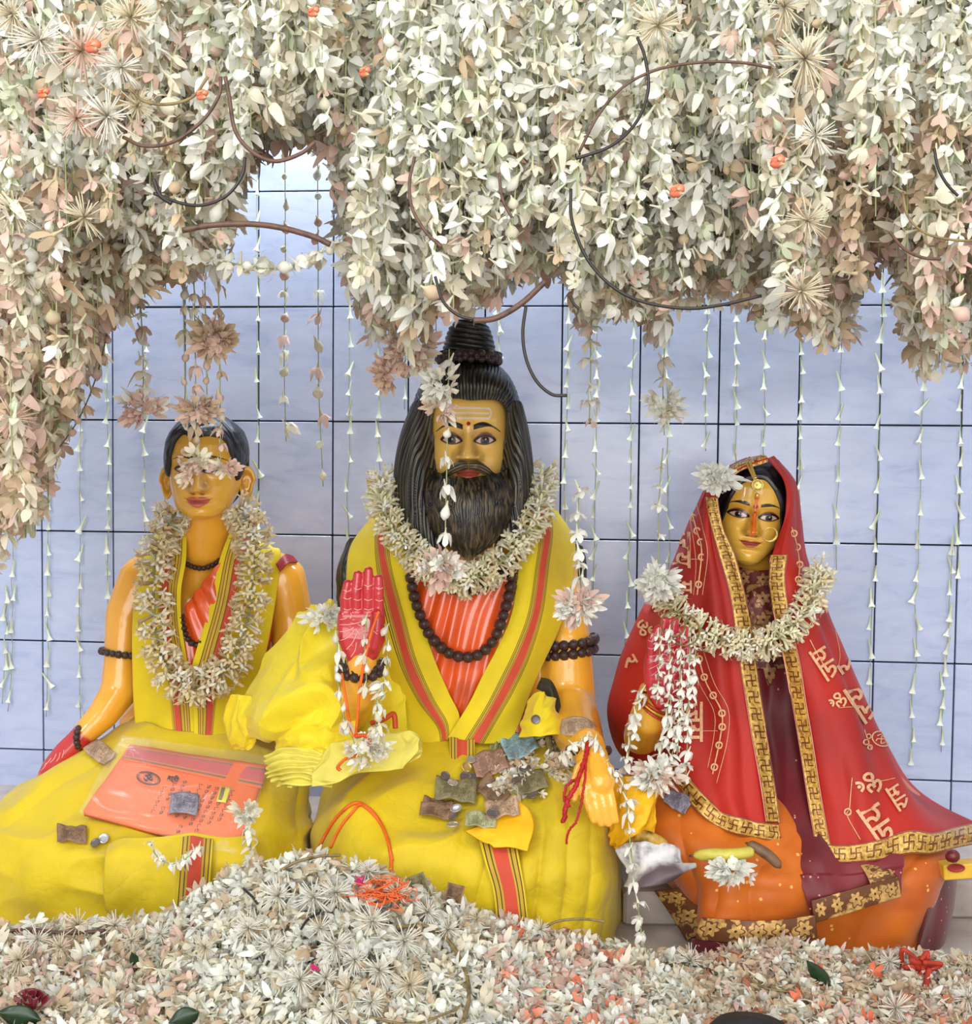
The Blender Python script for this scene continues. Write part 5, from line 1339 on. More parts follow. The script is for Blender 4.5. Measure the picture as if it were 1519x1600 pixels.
def strand(P, spacing, size, tones, label, group, r=fr, n=24, kinds=None, tilt=.35, jit=.25, smat=None, name='flower_strand', mesh=None, world=False, cluster=None, thick=.0011):
    path = P if world else qpath(P, n)
    root = empty(name, path[0], label, 'garland', group)
    tube('string', path, thick, smat or M_STRING, root, seg=5)
    L = [0.0]
    for i in range(1, len(path)): L.append(L[-1] + (path[i] - path[i - 1]).length)
    d = spacing * r.uniform(.2, .8)
    while d < L[-1]:
        i = min(max(j for j in range(len(L)) if L[j] <= d), len(path) - 2); t = (d - L[i]) / max(1e-9, L[i + 1] - L[i])
        p = path[i].lerp(path[i + 1], t); s = size * r.uniform(1 - jit, 1 + jit)
        me = mesh or fr.choice(BM[r.choice(tones)] if kinds is None else [BM[r.choice(tones)][k] for k in kinds])
        inst('blossom', me, p + Vector((r.gauss(0, .002), r.gauss(0, .002), 0)), hang_rot(r, tilt), s, root)
        d += spacing * r.uniform(.7, 1.35)
    return root
def garland(P, rad, n, tones, label, seed=1, per=9, c_string=None):
    """thick garland: long buds set all round a string"""
    r = random.Random(seed); path = qpath(P, n)
    root = empty('flower_garland', path[n // 2], label, 'garland')
    tube('string', path, .003, M_STRING, root, seg=6)
    for i in range(n):
        t = (path[min(i + 1, n - 1)] - path[max(i - 1, 0)]).normalized(); a0 = t.orthogonal().normalized(); b0 = t.cross(a0)
        k = 0
        for q in range(per):
            a = 2 * math.pi * (q + r.uniform(-.4, .4)) / per
            d = (a0 * math.cos(a) + b0 * math.sin(a) + t * r.uniform(-.45, .45)).normalized()
            if d.dot(HF) > .45: continue                       # the side that lies on the statue is flattened
            inst('floret', r.choice(FLOR[r.choice(tones)]), path[i] + t * r.uniform(-.003, .003), d.to_track_quat('Z', 'Y'), rad * r.uniform(.82, 1.12), root)
    return root
garland([(374, 793, 2.50), (392, 830, 2.485), (397, 880, 2.465), (392, 940, 2.45), (378, 1000, 2.44), (350, 1050, 2.435), (308, 1074, 2.432), (268, 1052, 2.435), (246, 1000, 2.44), (240, 940, 2.45), (242, 880, 2.465), (256, 835, 2.485), (276, 800, 2.50)], 30 * mpx(2.45), 58, ['dry', 'dry', 'dry', 'tan', 'fresh'], 'thick garland of dried cream buds round the young man\'s neck', 5)
garland([(597, 748, 2.44), (598, 790, 2.37), (622, 835, 2.33), (660, 875, 2.315), (700, 900, 2.305), (735, 905, 2.302), (775, 885, 2.308), (812, 845, 2.32), (840, 800, 2.355), (850, 740, 2.43)], 27 * mpx(2.33), 54, ['dry', 'green', 'green', 'fresh'], 'garland of cream tuberose buds under the long beard', 6)
garland([(1022, 905, 2.27), (1040, 935, 2.235), (1075, 970, 2.205), (1120, 997, 2.19), (1165, 1008, 2.185), (1210, 1000, 2.185), (1248, 968, 2.195), (1272, 925, 2.22), (1282, 890, 2.25)], 25 * mpx(2.2), 46, ['green', 'fresh', 'green', 'dry'], 'garland of cream tuberose buds over the red veil', 7)
def cluster(name, px, py, c, rx, ry, n, size, tones, label, seed, kinds=None, cat='blossoms', flatness=.6):
    """a small knot of blossoms tied together"""
    r = random.Random(seed); root = empty(name, Q(px, py, c), label, cat)
    for k in range(n):
        a = r.uniform(0, 6.283); q = math.sqrt(r.uniform(0, 1))
        dx, dy = q * rx * math.cos(a), q * ry * math.sin(a); dz = math.sqrt(max(0, 1 - q * q)) * flatness * min(rx, ry)
        p = Q(px + dx, py + dy, c - dz * mpx(c))
        d = (RX * dx - UP * dy * .9 - HF * (dz + 4)).normalized()
        tone = r.choice(tones)
        inst('blossom', BM[tone][r.choice(kinds or range(7))], p, (-d).to_track_quat('Z', 'Y').to_matrix() @ Matrix.Rotation(r.uniform(0, 6.28), 3, 'Z'), size * r.uniform(.8, 1.2) * mpx(c), root)
    return root
# ---- slender strands of trumpet buds hanging close to the tiled wall
wr = random.Random(5)
for i, (x, y0, y1, lean) in enumerate(sorted(((22, 820, 1112, -6), (75, 700, 1120, 0), (125, 600, 1135, 0), (168, 460, 990, 2), (226, 560, 832, 0), (403, 210, 830, 0), (545, 240, 950, 0), (590, 440, 735, 2), (637, 440, 640, -4),
                                      (782, 420, 565, -2), (892, 420, 955, -14), (935, 420, 940, -8), (993, 440, 1010, -14), (1042, 460, 900, 4), (1108, 430, 705, -6), (1152, 440, 725, -2), (1197, 440, 715, -2), (1256, 450, 872, -8), (1318, 480, 890, -12),
                                      (1381, 400, 1100, -22), (1446, 560, 1190, -22), (1507, 500, 900, -10), (1490, 880, 1175, -20), (12, 960, 1100, -8)))):
    y0 -= 40
    P = [W(x + lean * t + wr.gauss(0, 1.2), y0 + (y1 - y0) * t, -.012 - wr.uniform(0, .004)) for t in np.linspace(0, 1, 14)]
    strand(P, 36 * mpx(3.0) * wr.uniform(.85, 1.25), 26 * mpx(3.0), ['white'], 'slender strand of white trumpet buds against the tiled wall, ' + ordw(i + 1) + ' from the left', 'slender wall strands', wr, mesh=TRUMP, world=True, tilt=.22, jit=.2, thick=.0009)
# ---- bigger single strands in front
ST = 'single strand of round white blossoms hanging '
def fs(P, label, size=22, spacing=32, tones=('white', 'white', 'cream'), kinds=(4, 5, 6, 7, 8), **kw):
    c = P[0][2]
    return strand(P, spacing * mpx(c), size * mpx(c), list(tones), label, kw.pop('group', None), kinds=list(kinds), **kw)
fs([(445, 230, 2.6), (446, 400, 2.6), (444, 560, 2.6), (447, 690, 2.6)], ST + 'before the wall, left one of an open pair', 22, 34, ('cream', 'cream', 'pink'))
fs([(496, 215, 2.55), (497, 400, 2.55), (498, 600, 2.55), (505, 760, 2.55)], ST + 'before the wall, right one of an open pair', 24, 36, ('cream', 'white', 'pink'))
fs([(529, 225, 2.5), (530, 300, 2.5), (532, 370, 2.5)], ST + 'short, beside the bright reflection on the tiles', 22, 30, ('cream',))
fs([(702, 545, 1.92), (700, 640, 1.92), (698, 740, 1.92), (696, 830, 1.92), (697, 880, 1.92)], ST + "in front of the bearded statue's face", 26, 37, ('white', 'white', 'white'))
fs([(905, 760, 2.0), (903, 830, 2.0), (906, 900, 2.0), (912, 945, 2.0)], ST + "beside the bearded statue's shoulder", 30, 28, ('white',), (0, 1, 2, 3, 4))
fs([(1036, 700, 2.1), (1030, 780, 2.1), (1028, 880, 2.1)], ST + 'above the white tuft on the red veil', 22, 40, ('white',), (0, 1, 2, 4))
fs([(1040, 520, 2.2), (1036, 600, 2.2), (1038, 680, 2.2)], ST + 'before the wall, ending in a cream tuft', 24, 28, ('cream', 'white'), (0, 1, 4, 5))
fs([(920, 470, 2.1), (923, 560, 2.1), (921, 660, 2.1)], ST + 'below the fringe right of the black loop', 28, 30, ('cream', 'white', 'pink'), (0, 1, 2, 4))
fs([(192, 430, 1.9), (168, 520, 1.9), (150, 590, 1.9), (120, 660, 1.9), (65, 735, 1.9)], 'slanting dark string with pinkish buds at the left fringe', 24, 28, ('tan', 'pink'), (5, 6, 7, 8), smat=M_STRINGD)
fs([(160, 440, 1.95), (140, 540, 1.95), (112, 620, 1.95), (80, 690, 1.95)], 'inner slanting string of cream blossoms at the left fringe', 26, 24, ('cream', 'tan'), (0, 1, 4, 5))
fs([(218, 450, 2.0), (222, 520, 2.0), (224, 590, 2.0), (222, 650, 2.0)], 'strand of pinkish blossoms left of the young man\'s head', 28, 24, ('pink', 'white', 'cream'), (0, 1, 2, 4))
for k, (x, y1) in enumerate(((288, 668), (305, 735), (322, 660), (343, 735))):
    fs([(x - 2, 440, 1.95), (x, 540, 1.95), (x + 2, y1, 1.95)], ('first', 'second', 'third', 'fourth')[k] + " of four strands over the young man's face, from the left", 24, 30, ('tan', 'pink', 'cream'), (4, 5, 6, 7))
cluster('blossom_tuft', 332, 528, 1.93, 26, 26, 26, 26, ['pink', 'tan'], 'pinkish tuft of blossoms above the young man\'s hair', 1)
cluster('blossom_tuft', 308, 640, 1.93, 24, 14, 18, 22, ['pink', 'tan'], 'pinkish tuft of blossoms lying over the young man\'s hairline', 2)
cluster('blossom_tuft', 303, 718, 1.93, 22, 14, 10, 22, ['pink', 'pink', 'cream'], 'pale tuft of petals in front of the young man\'s brow', 3)
cluster('blossom_tuft', 295, 745, 1.93, 14, 12, 7, 20, ['cream', 'pink'], 'pale petals in front of the young man\'s cheek', 4)
cluster('blossom_tuft', 350, 732, 1.93, 18, 10, 9, 20, ['cream', 'pink'], 'pale petals in front of the young man\'s far eye', 14)
cluster('blossom_tuft', 222, 640, 1.95, 28, 22, 18, 26, ['pink', 'pink', 'white'], 'pink tuft at the end of the strand beside the young man', 5)
cluster('blossom_tuft', 640, 545, 1.95, 36, 34, 26, 26, ['pink', 'cream', 'pink'], 'large pinkish tuft beside the topknot', 6)
cluster('blossom_tuft', 607, 585, 1.96, 22, 20, 16, 24, ['tan', 'pink'], 'tan tuft below the pinkish one beside the topknot', 16)
cluster('blossom_tuft', 690, 600, 1.92, 22, 20, 12, 26, ['white', 'cream'], 'white tuft over the bearded statue\'s hair', 7)
cluster('blossom_tuft', 692, 634, 1.92, 24, 16, 10, 24, ['pink', 'cream'], 'pale tuft over the bearded statue\'s forehead', 8)
cluster('blossom_tuft', 690, 886, 1.98, 34, 22, 24, 26, ['pink', 'white', 'white'], 'pale pink tuft hanging at the tip of the beard', 9)
cluster('blossom_tuft', 905, 945, 1.99, 30, 26, 28, 26, ['pink', 'white', 'white'], 'pale pink tuft against the bearded statue\'s upper arm', 10)
cluster('blossom_tuft', 1128, 746, 2.16, 26, 18, 24, 22, ['white'], 'white tuft stuck to the veil above the forehead', 11)
cluster('blossom_tuft', 1030, 908, 2.16, 26, 20, 28, 24, ['white'], 'white tuft lying on the red veil\'s shoulder', 12)
cluster('blossom_tuft', 1040, 632, 2.18, 26, 16, 18, 22, ['cream', 'white'], 'cream tuft of buds before the wall left of the veil', 13)
cluster('blossom_tuft', 505, 965, 2.25, 24, 16, 18, 20, ['white'], 'white blossoms on top of the crumpled yellow cloth', 15)
# ================================================================== the hanging canopy of blossoms and the heap in front
cr_ = random.Random(99)
EDGE = [(-60, 880), (0, 870), (50, 840), (70, 760), (95, 690), (130, 600), (170, 520), (220, 480), (270, 445), (310, 455), (350, 420), (378, 300), (400, 245), (470, 235), (515, 250), (540, 380), (556, 470), (590, 545), (640, 560), (680, 510), (720, 500), (770, 485), (830, 440), (880, 450), (915, 520), (960, 505), (1020, 510), (1080, 480), (1140, 470), (1190, 505), (1250, 515), (1300, 560), (1325, 530), (1352, 450), (1385, 405), (1405, 440), (1425, 560), (1455, 600), (1480, 575), (1519, 560), (1580, 560)]
def edge(x):
    return float(np.interp(x, [p[0] for p in EDGE], [p[1] for p in EDGE]))
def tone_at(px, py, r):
    """shade painted as tan tones at the sides and lower fringe; whiter higher up"""
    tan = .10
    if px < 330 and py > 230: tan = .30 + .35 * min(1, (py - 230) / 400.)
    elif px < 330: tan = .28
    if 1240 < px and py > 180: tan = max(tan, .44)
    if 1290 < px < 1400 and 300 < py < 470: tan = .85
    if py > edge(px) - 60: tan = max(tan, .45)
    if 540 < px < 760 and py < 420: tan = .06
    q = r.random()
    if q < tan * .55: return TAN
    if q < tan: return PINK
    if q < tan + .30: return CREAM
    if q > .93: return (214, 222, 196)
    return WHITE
# individual strands at the front of the canopy
N_FRONT = 46
for i in range(N_FRONT):
    px = 1519 * (i + cr_.uniform(.1, .9)) / N_FRONT; c = cr_.uniform(1.50, 1.72); e = edge(px)
    y1 = cr_.uniform(.45, .97) * e; y0 = max(-80, y1 - cr_.uniform(240, 330))
    tones = {TAN: 'tan', PINK: 'pink', CREAM: 'cream', WHITE: 'white'}
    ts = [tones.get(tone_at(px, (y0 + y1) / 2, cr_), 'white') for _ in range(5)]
    strand([(px, y0, c), (px + cr_.gauss(0, 4), (y0 + y1) / 2, c), (px + cr_.gauss(0, 6), y1, c)], 25 * mpx(c), 34 * mpx(c), ts, 'strand of blossoms in the front layer of the canopy, ' + ordw(i + 1) + ' from the left', 'front canopy strands', cr_, n=10, tilt=.6, jit=.3)
# the mass behind them
pos, rots, scl, kinds, cols = [], [], [], [], []
def add_blossom(p, rot, s, k, col, r):
    pos.append(tuple(p)); rots.append(rot); scl.append(s); kinds.append(k); cc = L3(col) * r.uniform(.86, 1.04); cols.append(np.minimum(cc, .93))
stems = []
for layer, (c0, c1, n) in enumerate(((1.55, 1.75, 230), (1.75, 2.0, 300), (2.0, 2.3, 330), (2.3, 2.6, 330))):
    for i in range(n):
        px = -90 + 1700 * (i + cr_.random()) / n; c = cr_.uniform(c0, c1)
        e = edge(px) - (0 if layer < 2 else 8)
        y1 = e - abs(cr_.gauss(0, 30)) - (30 if cr_.random() < .25 else 0) - (cr_.uniform(0, .55) * e if layer == 0 else 0)
        if cr_.random() < .08: y1 += cr_.uniform(0, 45)
        y = -140.0 if layer else max(-140, y1 - cr_.uniform(200, 420))
        P0, P1 = Q(px, y, c), Q(px + cr_.gauss(0, 6), y1, c)
        stems.append((P0, P1))
        sp = cr_.uniform(19, 28); drift = cr_.gauss(0, 5)
        while y < y1:
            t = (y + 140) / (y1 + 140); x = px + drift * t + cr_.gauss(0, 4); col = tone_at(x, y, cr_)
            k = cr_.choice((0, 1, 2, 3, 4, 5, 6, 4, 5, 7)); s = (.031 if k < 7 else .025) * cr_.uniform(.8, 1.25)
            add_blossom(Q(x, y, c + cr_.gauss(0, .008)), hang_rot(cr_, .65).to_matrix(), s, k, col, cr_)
            y += sp * cr_.uniform(.75, 1.3) * 2.0 / c
scatter('canopy_blossoms', STARS, pos, rots, scl, kinds, cols, label='dense mass of white and cream blossoms hanging over the statues', cat='flowers')
mesh_obj('canopy_strings', *join_arrays([tube_arrays([a, b], .0010, 4, caps=False) for a, b in stems]), M_STRING, kind='stuff', label='thin green strings that carry the hanging canopy blossoms', cat='strings')
# bristly blossoms tucked into the canopy
for i, (px, py, R, tone, c) in enumerate(((20, 22, 40, 'cream', 1.5), (62, 62, 52, 'white', 1.5), (128, 80, 55, 'pink', 1.48), (205, 28, 45, 'cream', 1.5), (168, 182, 48, 'white', 1.46), (120, 185, 40, 'pink', 1.5), (215, 165, 34, 'cream', 1.5), (132, 340, 40, 'cream', 1.55), (22, 330, 44, 'cream', 1.55), (40, 430, 40, 'cream', 1.6), (20, 655, 40, 'pink', 1.6),
        (1028, 40, 48, 'cream', 1.5), (1258, 92, 58, 'cream', 1.45), (1275, 212, 40, 'white', 1.46), (1262, 345, 42, 'cream', 1.5), (1252, 455, 46, 'cream', 1.52), (1226, 10, 44, 'cream', 1.5), (190, 105, 38, 'white', 1.47))):
    where = ['at the far top left corner', 'at the top left, below the corner one', 'at the top left with a coral flush', 'at the top edge right of the coral one', 'large, facing out above the left hoop', 'behind the large one above the left hoop', 'right of the large one at the left hoop', 'low in the left canopy', 'at the left edge, mid canopy', 'at the left edge above the pinkish fringe', 'lowest, in the pinkish left fringe',
             'near the top centre by the thin hoop', 'largest, at the upper right', 'below the largest one at the upper right', 'in the middle of the right canopy', 'lowest in the right canopy', 'at the top edge of the right canopy', 'small, between the two large left ones'][i]
    d = (-HF + RX * cr_.uniform(-.4, .4) + UP * cr_.uniform(-.4, .2)).normalized()
    inst('bristly_blossom', SPID[tone][i % 4], Q(px, py, c), d.to_track_quat('Z', 'Y'), R * mpx(c), label='bristly ' + {'cream': 'cream', 'white': 'white', 'pink': 'pinkish'}[tone] + ' blossom ' + where, cat='flower', group='bristly canopy blossoms')
for i, (px, py, lab) in enumerate(((145, 72, 'coral rosebud inside a bristly blossom at the top left'), (1058, 298, 'coral rosebud in the middle of the right canopy'), (1215, 252, 'orange rosebud near the upper right bristly blossom'), (490, 18, 'small red bud at the top of the left canopy'), (570, 112, 'dark red bud in the gap at the top centre'), (316, 148, 'red bud beside the left hoop'), (68, 145, 'pale orange bud at the left of the canopy'))):
    root = empty('rosebud', Q(px, py, 1.44), lab, 'flower')
    for k in range(7):
        a = k * 2.4
        inst('petal', BM['coral'][7 + k % 2], Q(px + 5 * math.cos(a) * (k > 0), py + 5 * math.sin(a) * (k > 0), 1.44 - .001 * k), Euler((math.pi / 2 + math.cos(a) * .4, math.sin(a) * .5, a)), (24 if i < 3 else 15) * mpx(1.44), root)
# bent canes and hoops
M_CANE = plain('brown_cane', (92, 66, 54), 0.5, 0.3, 90.0)
M_CANEB = plain('black_cane', (36, 30, 28), 0.4, 0.25, 90.0)
M_CANEG = plain('olive_cane', (128, 110, 70), 0.5, 0.3, 90.0)
for P, r, m, lab in (
    ([(900, 248), (955, 228), (995, 190), (1013, 140), (1008, 90), (996, 58)], 2.6, M_CANEB, 'black bent cane curving up at the top centre'),
    ([(905, 238), (935, 180), (975, 135), (1030, 108), (1100, 97), (1160, 98), (1205, 106)], 2.4, M_CANE, 'brown bent cane arching to the right at the top'),
    ([(892, 295), (894, 345), (918, 405), (960, 450), (1010, 473), (1075, 482), (1130, 476), (1190, 462)], 2.6, M_CANEB, 'long black hoop under the right canopy'),
    ([(383, 246), (378, 275), (355, 305), (320, 320), (285, 318), (240, 302)], 2.6, M_CANEB, 'black hoop hanging left of the bright tiles'),
    ([(492, 222), (470, 240), (430, 252), (395, 238), (368, 205), (358, 150), (352, 120)], 3.2, M_CANE, 'brown hoop above the bright tiles'),
    ([(202, 138), (225, 158), (262, 163), (300, 152), (325, 120)], 2.4, M_CANEG, 'olive hoop over the left bristly blossoms'),
    ([(192, 214), (225, 228), (270, 222), (315, 190), (342, 150), (345, 120)], 2.8, M_CANE, 'brown hoop below the left bristly blossoms'),
    ([(285, 360), (330, 352), (390, 350), (440, 356), (490, 370), (516, 382)], 4.6, M_CANE, 'thick brown cane crossing the gap before the tiles'),
    ([(648, 245), (640, 285), (644, 325), (665, 362), (690, 386)], 2.6, M_CANE, 'brown hoop left of the canopy centre'),
    ([(680, 432), (692, 470), (715, 492), (740, 499)], 2.4, M_CANEB, 'black cane curling down to the topknot'),
    ([(740, 501), (775, 497), (815, 474), (852, 440)], 4.6, M_CANE, 'thick brown cane end above the topknot'),
    ([(822, 478), (817, 520), (822, 560), (838, 595), (862, 616), (886, 618)], 2.6, M_CANEB, 'black loop hanging before the tiles right of the topknot'),
    ([(1460, 232), (1466, 262), (1480, 288), (1497, 306)], 2.4, M_CANEB, 'short black cane at the right edge'),
    ([(1390, 362), (1412, 388), (1440, 402), (1470, 405)], 2.4, M_CANE, 'short brown cane above the right gap'),
    ([(1410, 300), (1420, 340), (1450, 366), (1500, 376), (1540, 374)], 2.0, M_CANEG, 'olive cane at the right edge of the canopy'),
    ([(240, 280), (250, 305), (268, 318)], 3.4, M_CANEB, 'short dark stub at the left hoop'),
    ([(780, 270), (785, 310), (800, 340)], 2.4, M_CANE, 'short brown cane in the middle of the canopy'),
    ([(890, 462), (897, 475), (905, 483)], 2.2, M_CANEB, 'tiny black stub under the middle canopy')):
    tube('bent_cane', [Q(x, y, 1.47) for x, y in catmull(np.array(P, float), 40)], r * mpx(1.47), m, None, seg=8, label=lab, cat='cane', group='bent canes in the canopy')
# the swag crossing the gap
strand([(300, 395, 1.7), (350, 408, 1.7), (420, 420, 1.7), (480, 405, 1.7), (530, 380, 1.7)], 13 * mpx(1.7), 30 * mpx(1.7), ['white', 'white', 'cream'], 'swag of white blossoms slung across the gap before the tiles', None, cr_, n=24, tilt=1.2)
strand([(290, 375, 1.66), (250, 350, 1.66), (190, 340, 1.66), (130, 330, 1.66)], 12 * mpx(1.66), 30 * mpx(1.66), ['white', 'white', 'cream'], 'swag of white blossoms on the left canopy', None, cr_, n=24, tilt=1.2)
fs([(60, 300, 1.6), (45, 360, 1.6), (50, 430, 1.6), (66, 470, 1.6)], 'strand of fat white buds at the far left', 34, 22, ('white',), (7, 8))

# ---- the heap of flowers in front
TOPY = [(-60, 1470), (0, 1462), (60, 1445), (150, 1448), (250, 1442), (300, 1405), (380, 1358), (480, 1338), (540, 1348), (600, 1372), (680, 1402), (760, 1436), (850, 1456), (930, 1476), (1000, 1492), (1100, 1502), (1180, 1476), (1250, 1476), (1330, 1496), (1400, 1492), (1450, 1497), (1519, 1502), (1600, 1505)]
def topy(x):
    return float(np.interp(x, [p[0] for p in TOPY], [p[1] for p in TOPY]))
def heap_c(px, py):
    t = (py - topy(px)) / (1660. - topy(px)); return 1.965 - .34 * max(0, min(1.2, t)) ** .85
bed = []
for t in (-.02, .12, .3, .55, .8, 1.0):
    bed.append([(x, topy(x) + 14 + (1660 - topy(x)) * max(t, 0), heap_c(x, topy(x) + (1660 - topy(x)) * max(t, 0)) + (.035 if t >= 0 else .10)) for x in range(-60, 1601, 83)])
M_BED = plain('stem_tangle', (70, 72, 44), 0.8, 0.4, 60.0, bump=0.8, bscale=120.0, dark=(26, 26, 18))
sheet('stem_bed', bed, 160, 40, M_BED, None, fold=lambda u, v: .012 * vnoise(u * 40, v * 8, 7), kind='stuff', label='dark tangle of stems and leaves under the heap of blossoms', cat='stems', keep='heap')
hr = random.Random(4)
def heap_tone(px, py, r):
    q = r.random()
    if px > 1080:  # right end browner: shade put into the blossom tones
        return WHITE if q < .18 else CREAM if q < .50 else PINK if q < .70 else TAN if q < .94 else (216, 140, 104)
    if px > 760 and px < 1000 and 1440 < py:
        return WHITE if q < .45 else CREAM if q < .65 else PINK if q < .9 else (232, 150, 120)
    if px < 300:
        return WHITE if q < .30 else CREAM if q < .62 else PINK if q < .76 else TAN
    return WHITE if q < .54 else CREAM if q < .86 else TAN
pos, rots, scl, kinds, cols = [], [], [], [], []
def heap_spot(r, lift=0.0):
    px = r.uniform(-50, 1570); t = r.random(); py = topy(px) - 6 + (1640 - topy(px)) * t
    return px, py, heap_c(px, py) - lift
n_ind = 0
for i in range(8600):
    px, py, c = heap_spot(hr, hr.uniform(-.03, .03))
    s = (.0245 if px < 1080 else .0205) * hr.uniform(.8, 1.25)
    R = Euler((hr.uniform(0, 6.28), hr.uniform(0, 6.28), hr.uniform(0, 6.28)))
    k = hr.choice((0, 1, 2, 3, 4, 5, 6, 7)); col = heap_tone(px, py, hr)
    if c < heap_c(px, py) - .022 and n_ind < 300 and 0 < px < 1519 and py < 1600:
        nm = {TAN: 'tan', PINK: 'pink', CREAM: 'cream', WHITE: 'white'}.get(col, 'coral')
        inst('loose_blossom', BM[nm][k], Q(px, py, c), R, s * 1.08, label='small loose blossom lying on top of the flower heap', cat='flower', group='loose blossoms on the heap'); n_ind += 1
    else:
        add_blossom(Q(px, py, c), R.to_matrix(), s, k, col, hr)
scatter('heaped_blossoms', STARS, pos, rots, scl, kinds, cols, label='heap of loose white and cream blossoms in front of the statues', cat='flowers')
SPB = [(122, 1446, 32, 'cream'), (58, 1468, 28, 'white'), (180, 1446, 26, 'white'), (205, 1470, 24, 'cream'), (30, 1500, 30, 'cream'), (95, 1480, 26, 'cream'), (435, 1400, 34, 'white'), (490, 1402, 36, 'white'), (575, 1362, 24, 'white'), (525, 1395, 34, 'white'), (525, 1478, 34, 'white'), (468, 1530, 34, 'white'), (510, 1528, 30, 'white'), (592, 1516, 34, 'white'), (640, 1540, 34, 'cream'), (582, 1440, 34, 'white'), (632, 1470, 36, 'white'), (668, 1425, 28, 'white'), (425, 1478, 28, 'white'), (388, 1450, 32, 'white'), (580, 1566, 30, 'white'), (520, 1580, 34, 'white'), (545, 1545, 26, 'cream'), (1205, 1452, 0, ''), (1078, 1500, 28, 'white'), (1400, 1575, 34, 'white'), (1512, 1560, 28, 'white'), (845, 1452, 20, 'white'), (745, 1436, 20, 'cream'), (620, 1395, 26, 'white'), (700, 1452, 24, 'white'), (1390, 1502, 22, 'white'), (320, 1480, 24, 'cream'), (250, 1460, 22, 'white'), (40, 1560, 26, 'cream'), (500, 1450, 28, 'white'), (555, 1500, 26, 'white'), (1512, 1508, 22, 'cream')]
near = lambda x: 'at the far left' if x < 110 else 'before the young man' if x < 300 else 'on the crest' if x < 500 else 'below the orange thread' if x < 610 else 'before the bearded man' if x < 900 else 'before the veiled woman'
SPB = sorted(q for q in SPB if q[2])
for i, (px, py, R, tone) in enumerate(SPB):
    d = (-HF * .8 + RX * hr.uniform(-.5, .5) + UP * hr.uniform(.2, .9)).normalized(); c = heap_c(px, py) - .05
    inst('bristly_blossom', SPID[tone][i % 4], Q(px, py, c), d.to_track_quat('Z', 'Y'), R * mpx(c), label='bristly ' + tone + ' blossom on the flower heap ' + near(px) + ', ' + ordw(i + 1) + ' from the left', cat='flower', group='bristly blossoms on the heap')
for P, r, m, lab in (
    ([(438, 1360), (465, 1346), (500, 1338), (532, 1336)], 2.6, M_CANEG, 'olive stem on the crest of the flower heap'),
    ([(620, 1448), (670, 1448), (705, 1475), (728, 1520), (732, 1565), (722, 1602)], 3.2, M_CANEG, 'long olive hoop lying on the heap before the bearded man'),
    ([(560, 1585), (640, 1600), (700, 1582), (722, 1570)], 1.8, M_CANEG, 'thin olive stem at the bottom of the heap'),
    ([(842, 1456), (870, 1440), (910, 1436), (945, 1440)], 2.2, M_CANEG, 'thin stem before the yellow skirt'),
    ([(1036, 1512), (1062, 1506), (1100, 1512), (1120, 1522)], 2.6, plain('green_stem', (54, 70, 40), .5, .2), 'green stem beside the marble block'),
    ([(-20, 1462), (40, 1452), (100, 1458), (165, 1454)], 3.0, M_CANE, 'brown stick at the left end of the heap'),
    ([(380, 1388), (395, 1402), (402, 1412)], 2.0, M_CANEB, 'short dark stem on the left slope of the heap'),
    ([(1170, 1530), (1200, 1545), (1240, 1550)], 2.0, M_CANEG, 'pale stem before the veiled woman'),
    ([(470, 1452), (482, 1436), (500, 1426)], 2.0, M_CANEB, 'short dark stem in the middle of the heap')):
    tube('twig', [Q(x, y, heap_c(x, y) - .034) for x, y in catmull(np.array(P, float), 30)], r * mpx(1.9), m, None, seg=7, label=lab, cat='twig', group='twigs on the heap')
# ================================================================== crumpled cloth, money, packet, threads and other offerings
def billow(su, sv, amp, seed, ridges=2):
    def f(u, v):
        d = 0
        for o in range(3):
            k = 2 ** o
            d = d + amp / (2.3 ** o) * (1 - 1.7 * np.abs(vnoise(u * su * k + seed * 3.1 + .6 * vnoise(v * 3, u * 3, seed), v * sv * k + u * ridges, seed + o)))
        return d
    return f
cloth = empty('crumpled_cloth', Q(470, 1230, 2.25), 'crumpled yellow cloth bundled beside the raised red palm', 'cloth')
sheet('draped_cloth', [
    [(478, 985, 2.40), (490, 964, 2.37), (512, 952, 2.36), (545, 950, 2.37)],
    [(428, 1038, 2.36), (458, 1015, 2.29), (500, 998, 2.265), (550, 995, 2.28)],
    [(388, 1078, 2.33), (432, 1062, 2.24), (490, 1050, 2.21), (552, 1048, 2.225)],
    [(370, 1106, 2.31), (425, 1100, 2.20), (490, 1094, 2.175), (556, 1092, 2.19)],
    [(384, 1128, 2.30), (430, 1130, 2.20), (490, 1124, 2.175), (556, 1120, 2.19)],
    [(410, 1143, 2.31), (440, 1146, 2.235), (490, 1140, 2.215), (550, 1135, 2.23)]], 150, 140, M_YELB, cloth, fold=billow(1.5, 1.7, .020, 5, 1))
sheet('hanging_flap', [[(364, 1090, 2.34), (378, 1086, 2.31), (396, 1088, 2.30)], [(356, 1118, 2.34), (374, 1116, 2.305), (398, 1116, 2.29)], [(362, 1150, 2.335), (380, 1154, 2.30), (402, 1148, 2.29)], [(374, 1166, 2.33), (386, 1168, 2.305), (400, 1160, 2.30)]], 50, 60, M_YELB, cloth, fold=billow(1.2, 1.6, .010, 8))
sheet('middle_fold', [
    [(436, 1138, 2.235), (470, 1132, 2.20), (510, 1130, 2.19), (555, 1128, 2.20)],
    [(434, 1160, 2.225), (470, 1156, 2.175), (510, 1154, 2.165), (556, 1150, 2.18)],
    [(438, 1180, 2.225), (472, 1180, 2.18), (512, 1178, 2.17), (556, 1172, 2.185)]], 100, 60, M_YELB, cloth, fold=billow(1.6, 1.2, .012, 12))
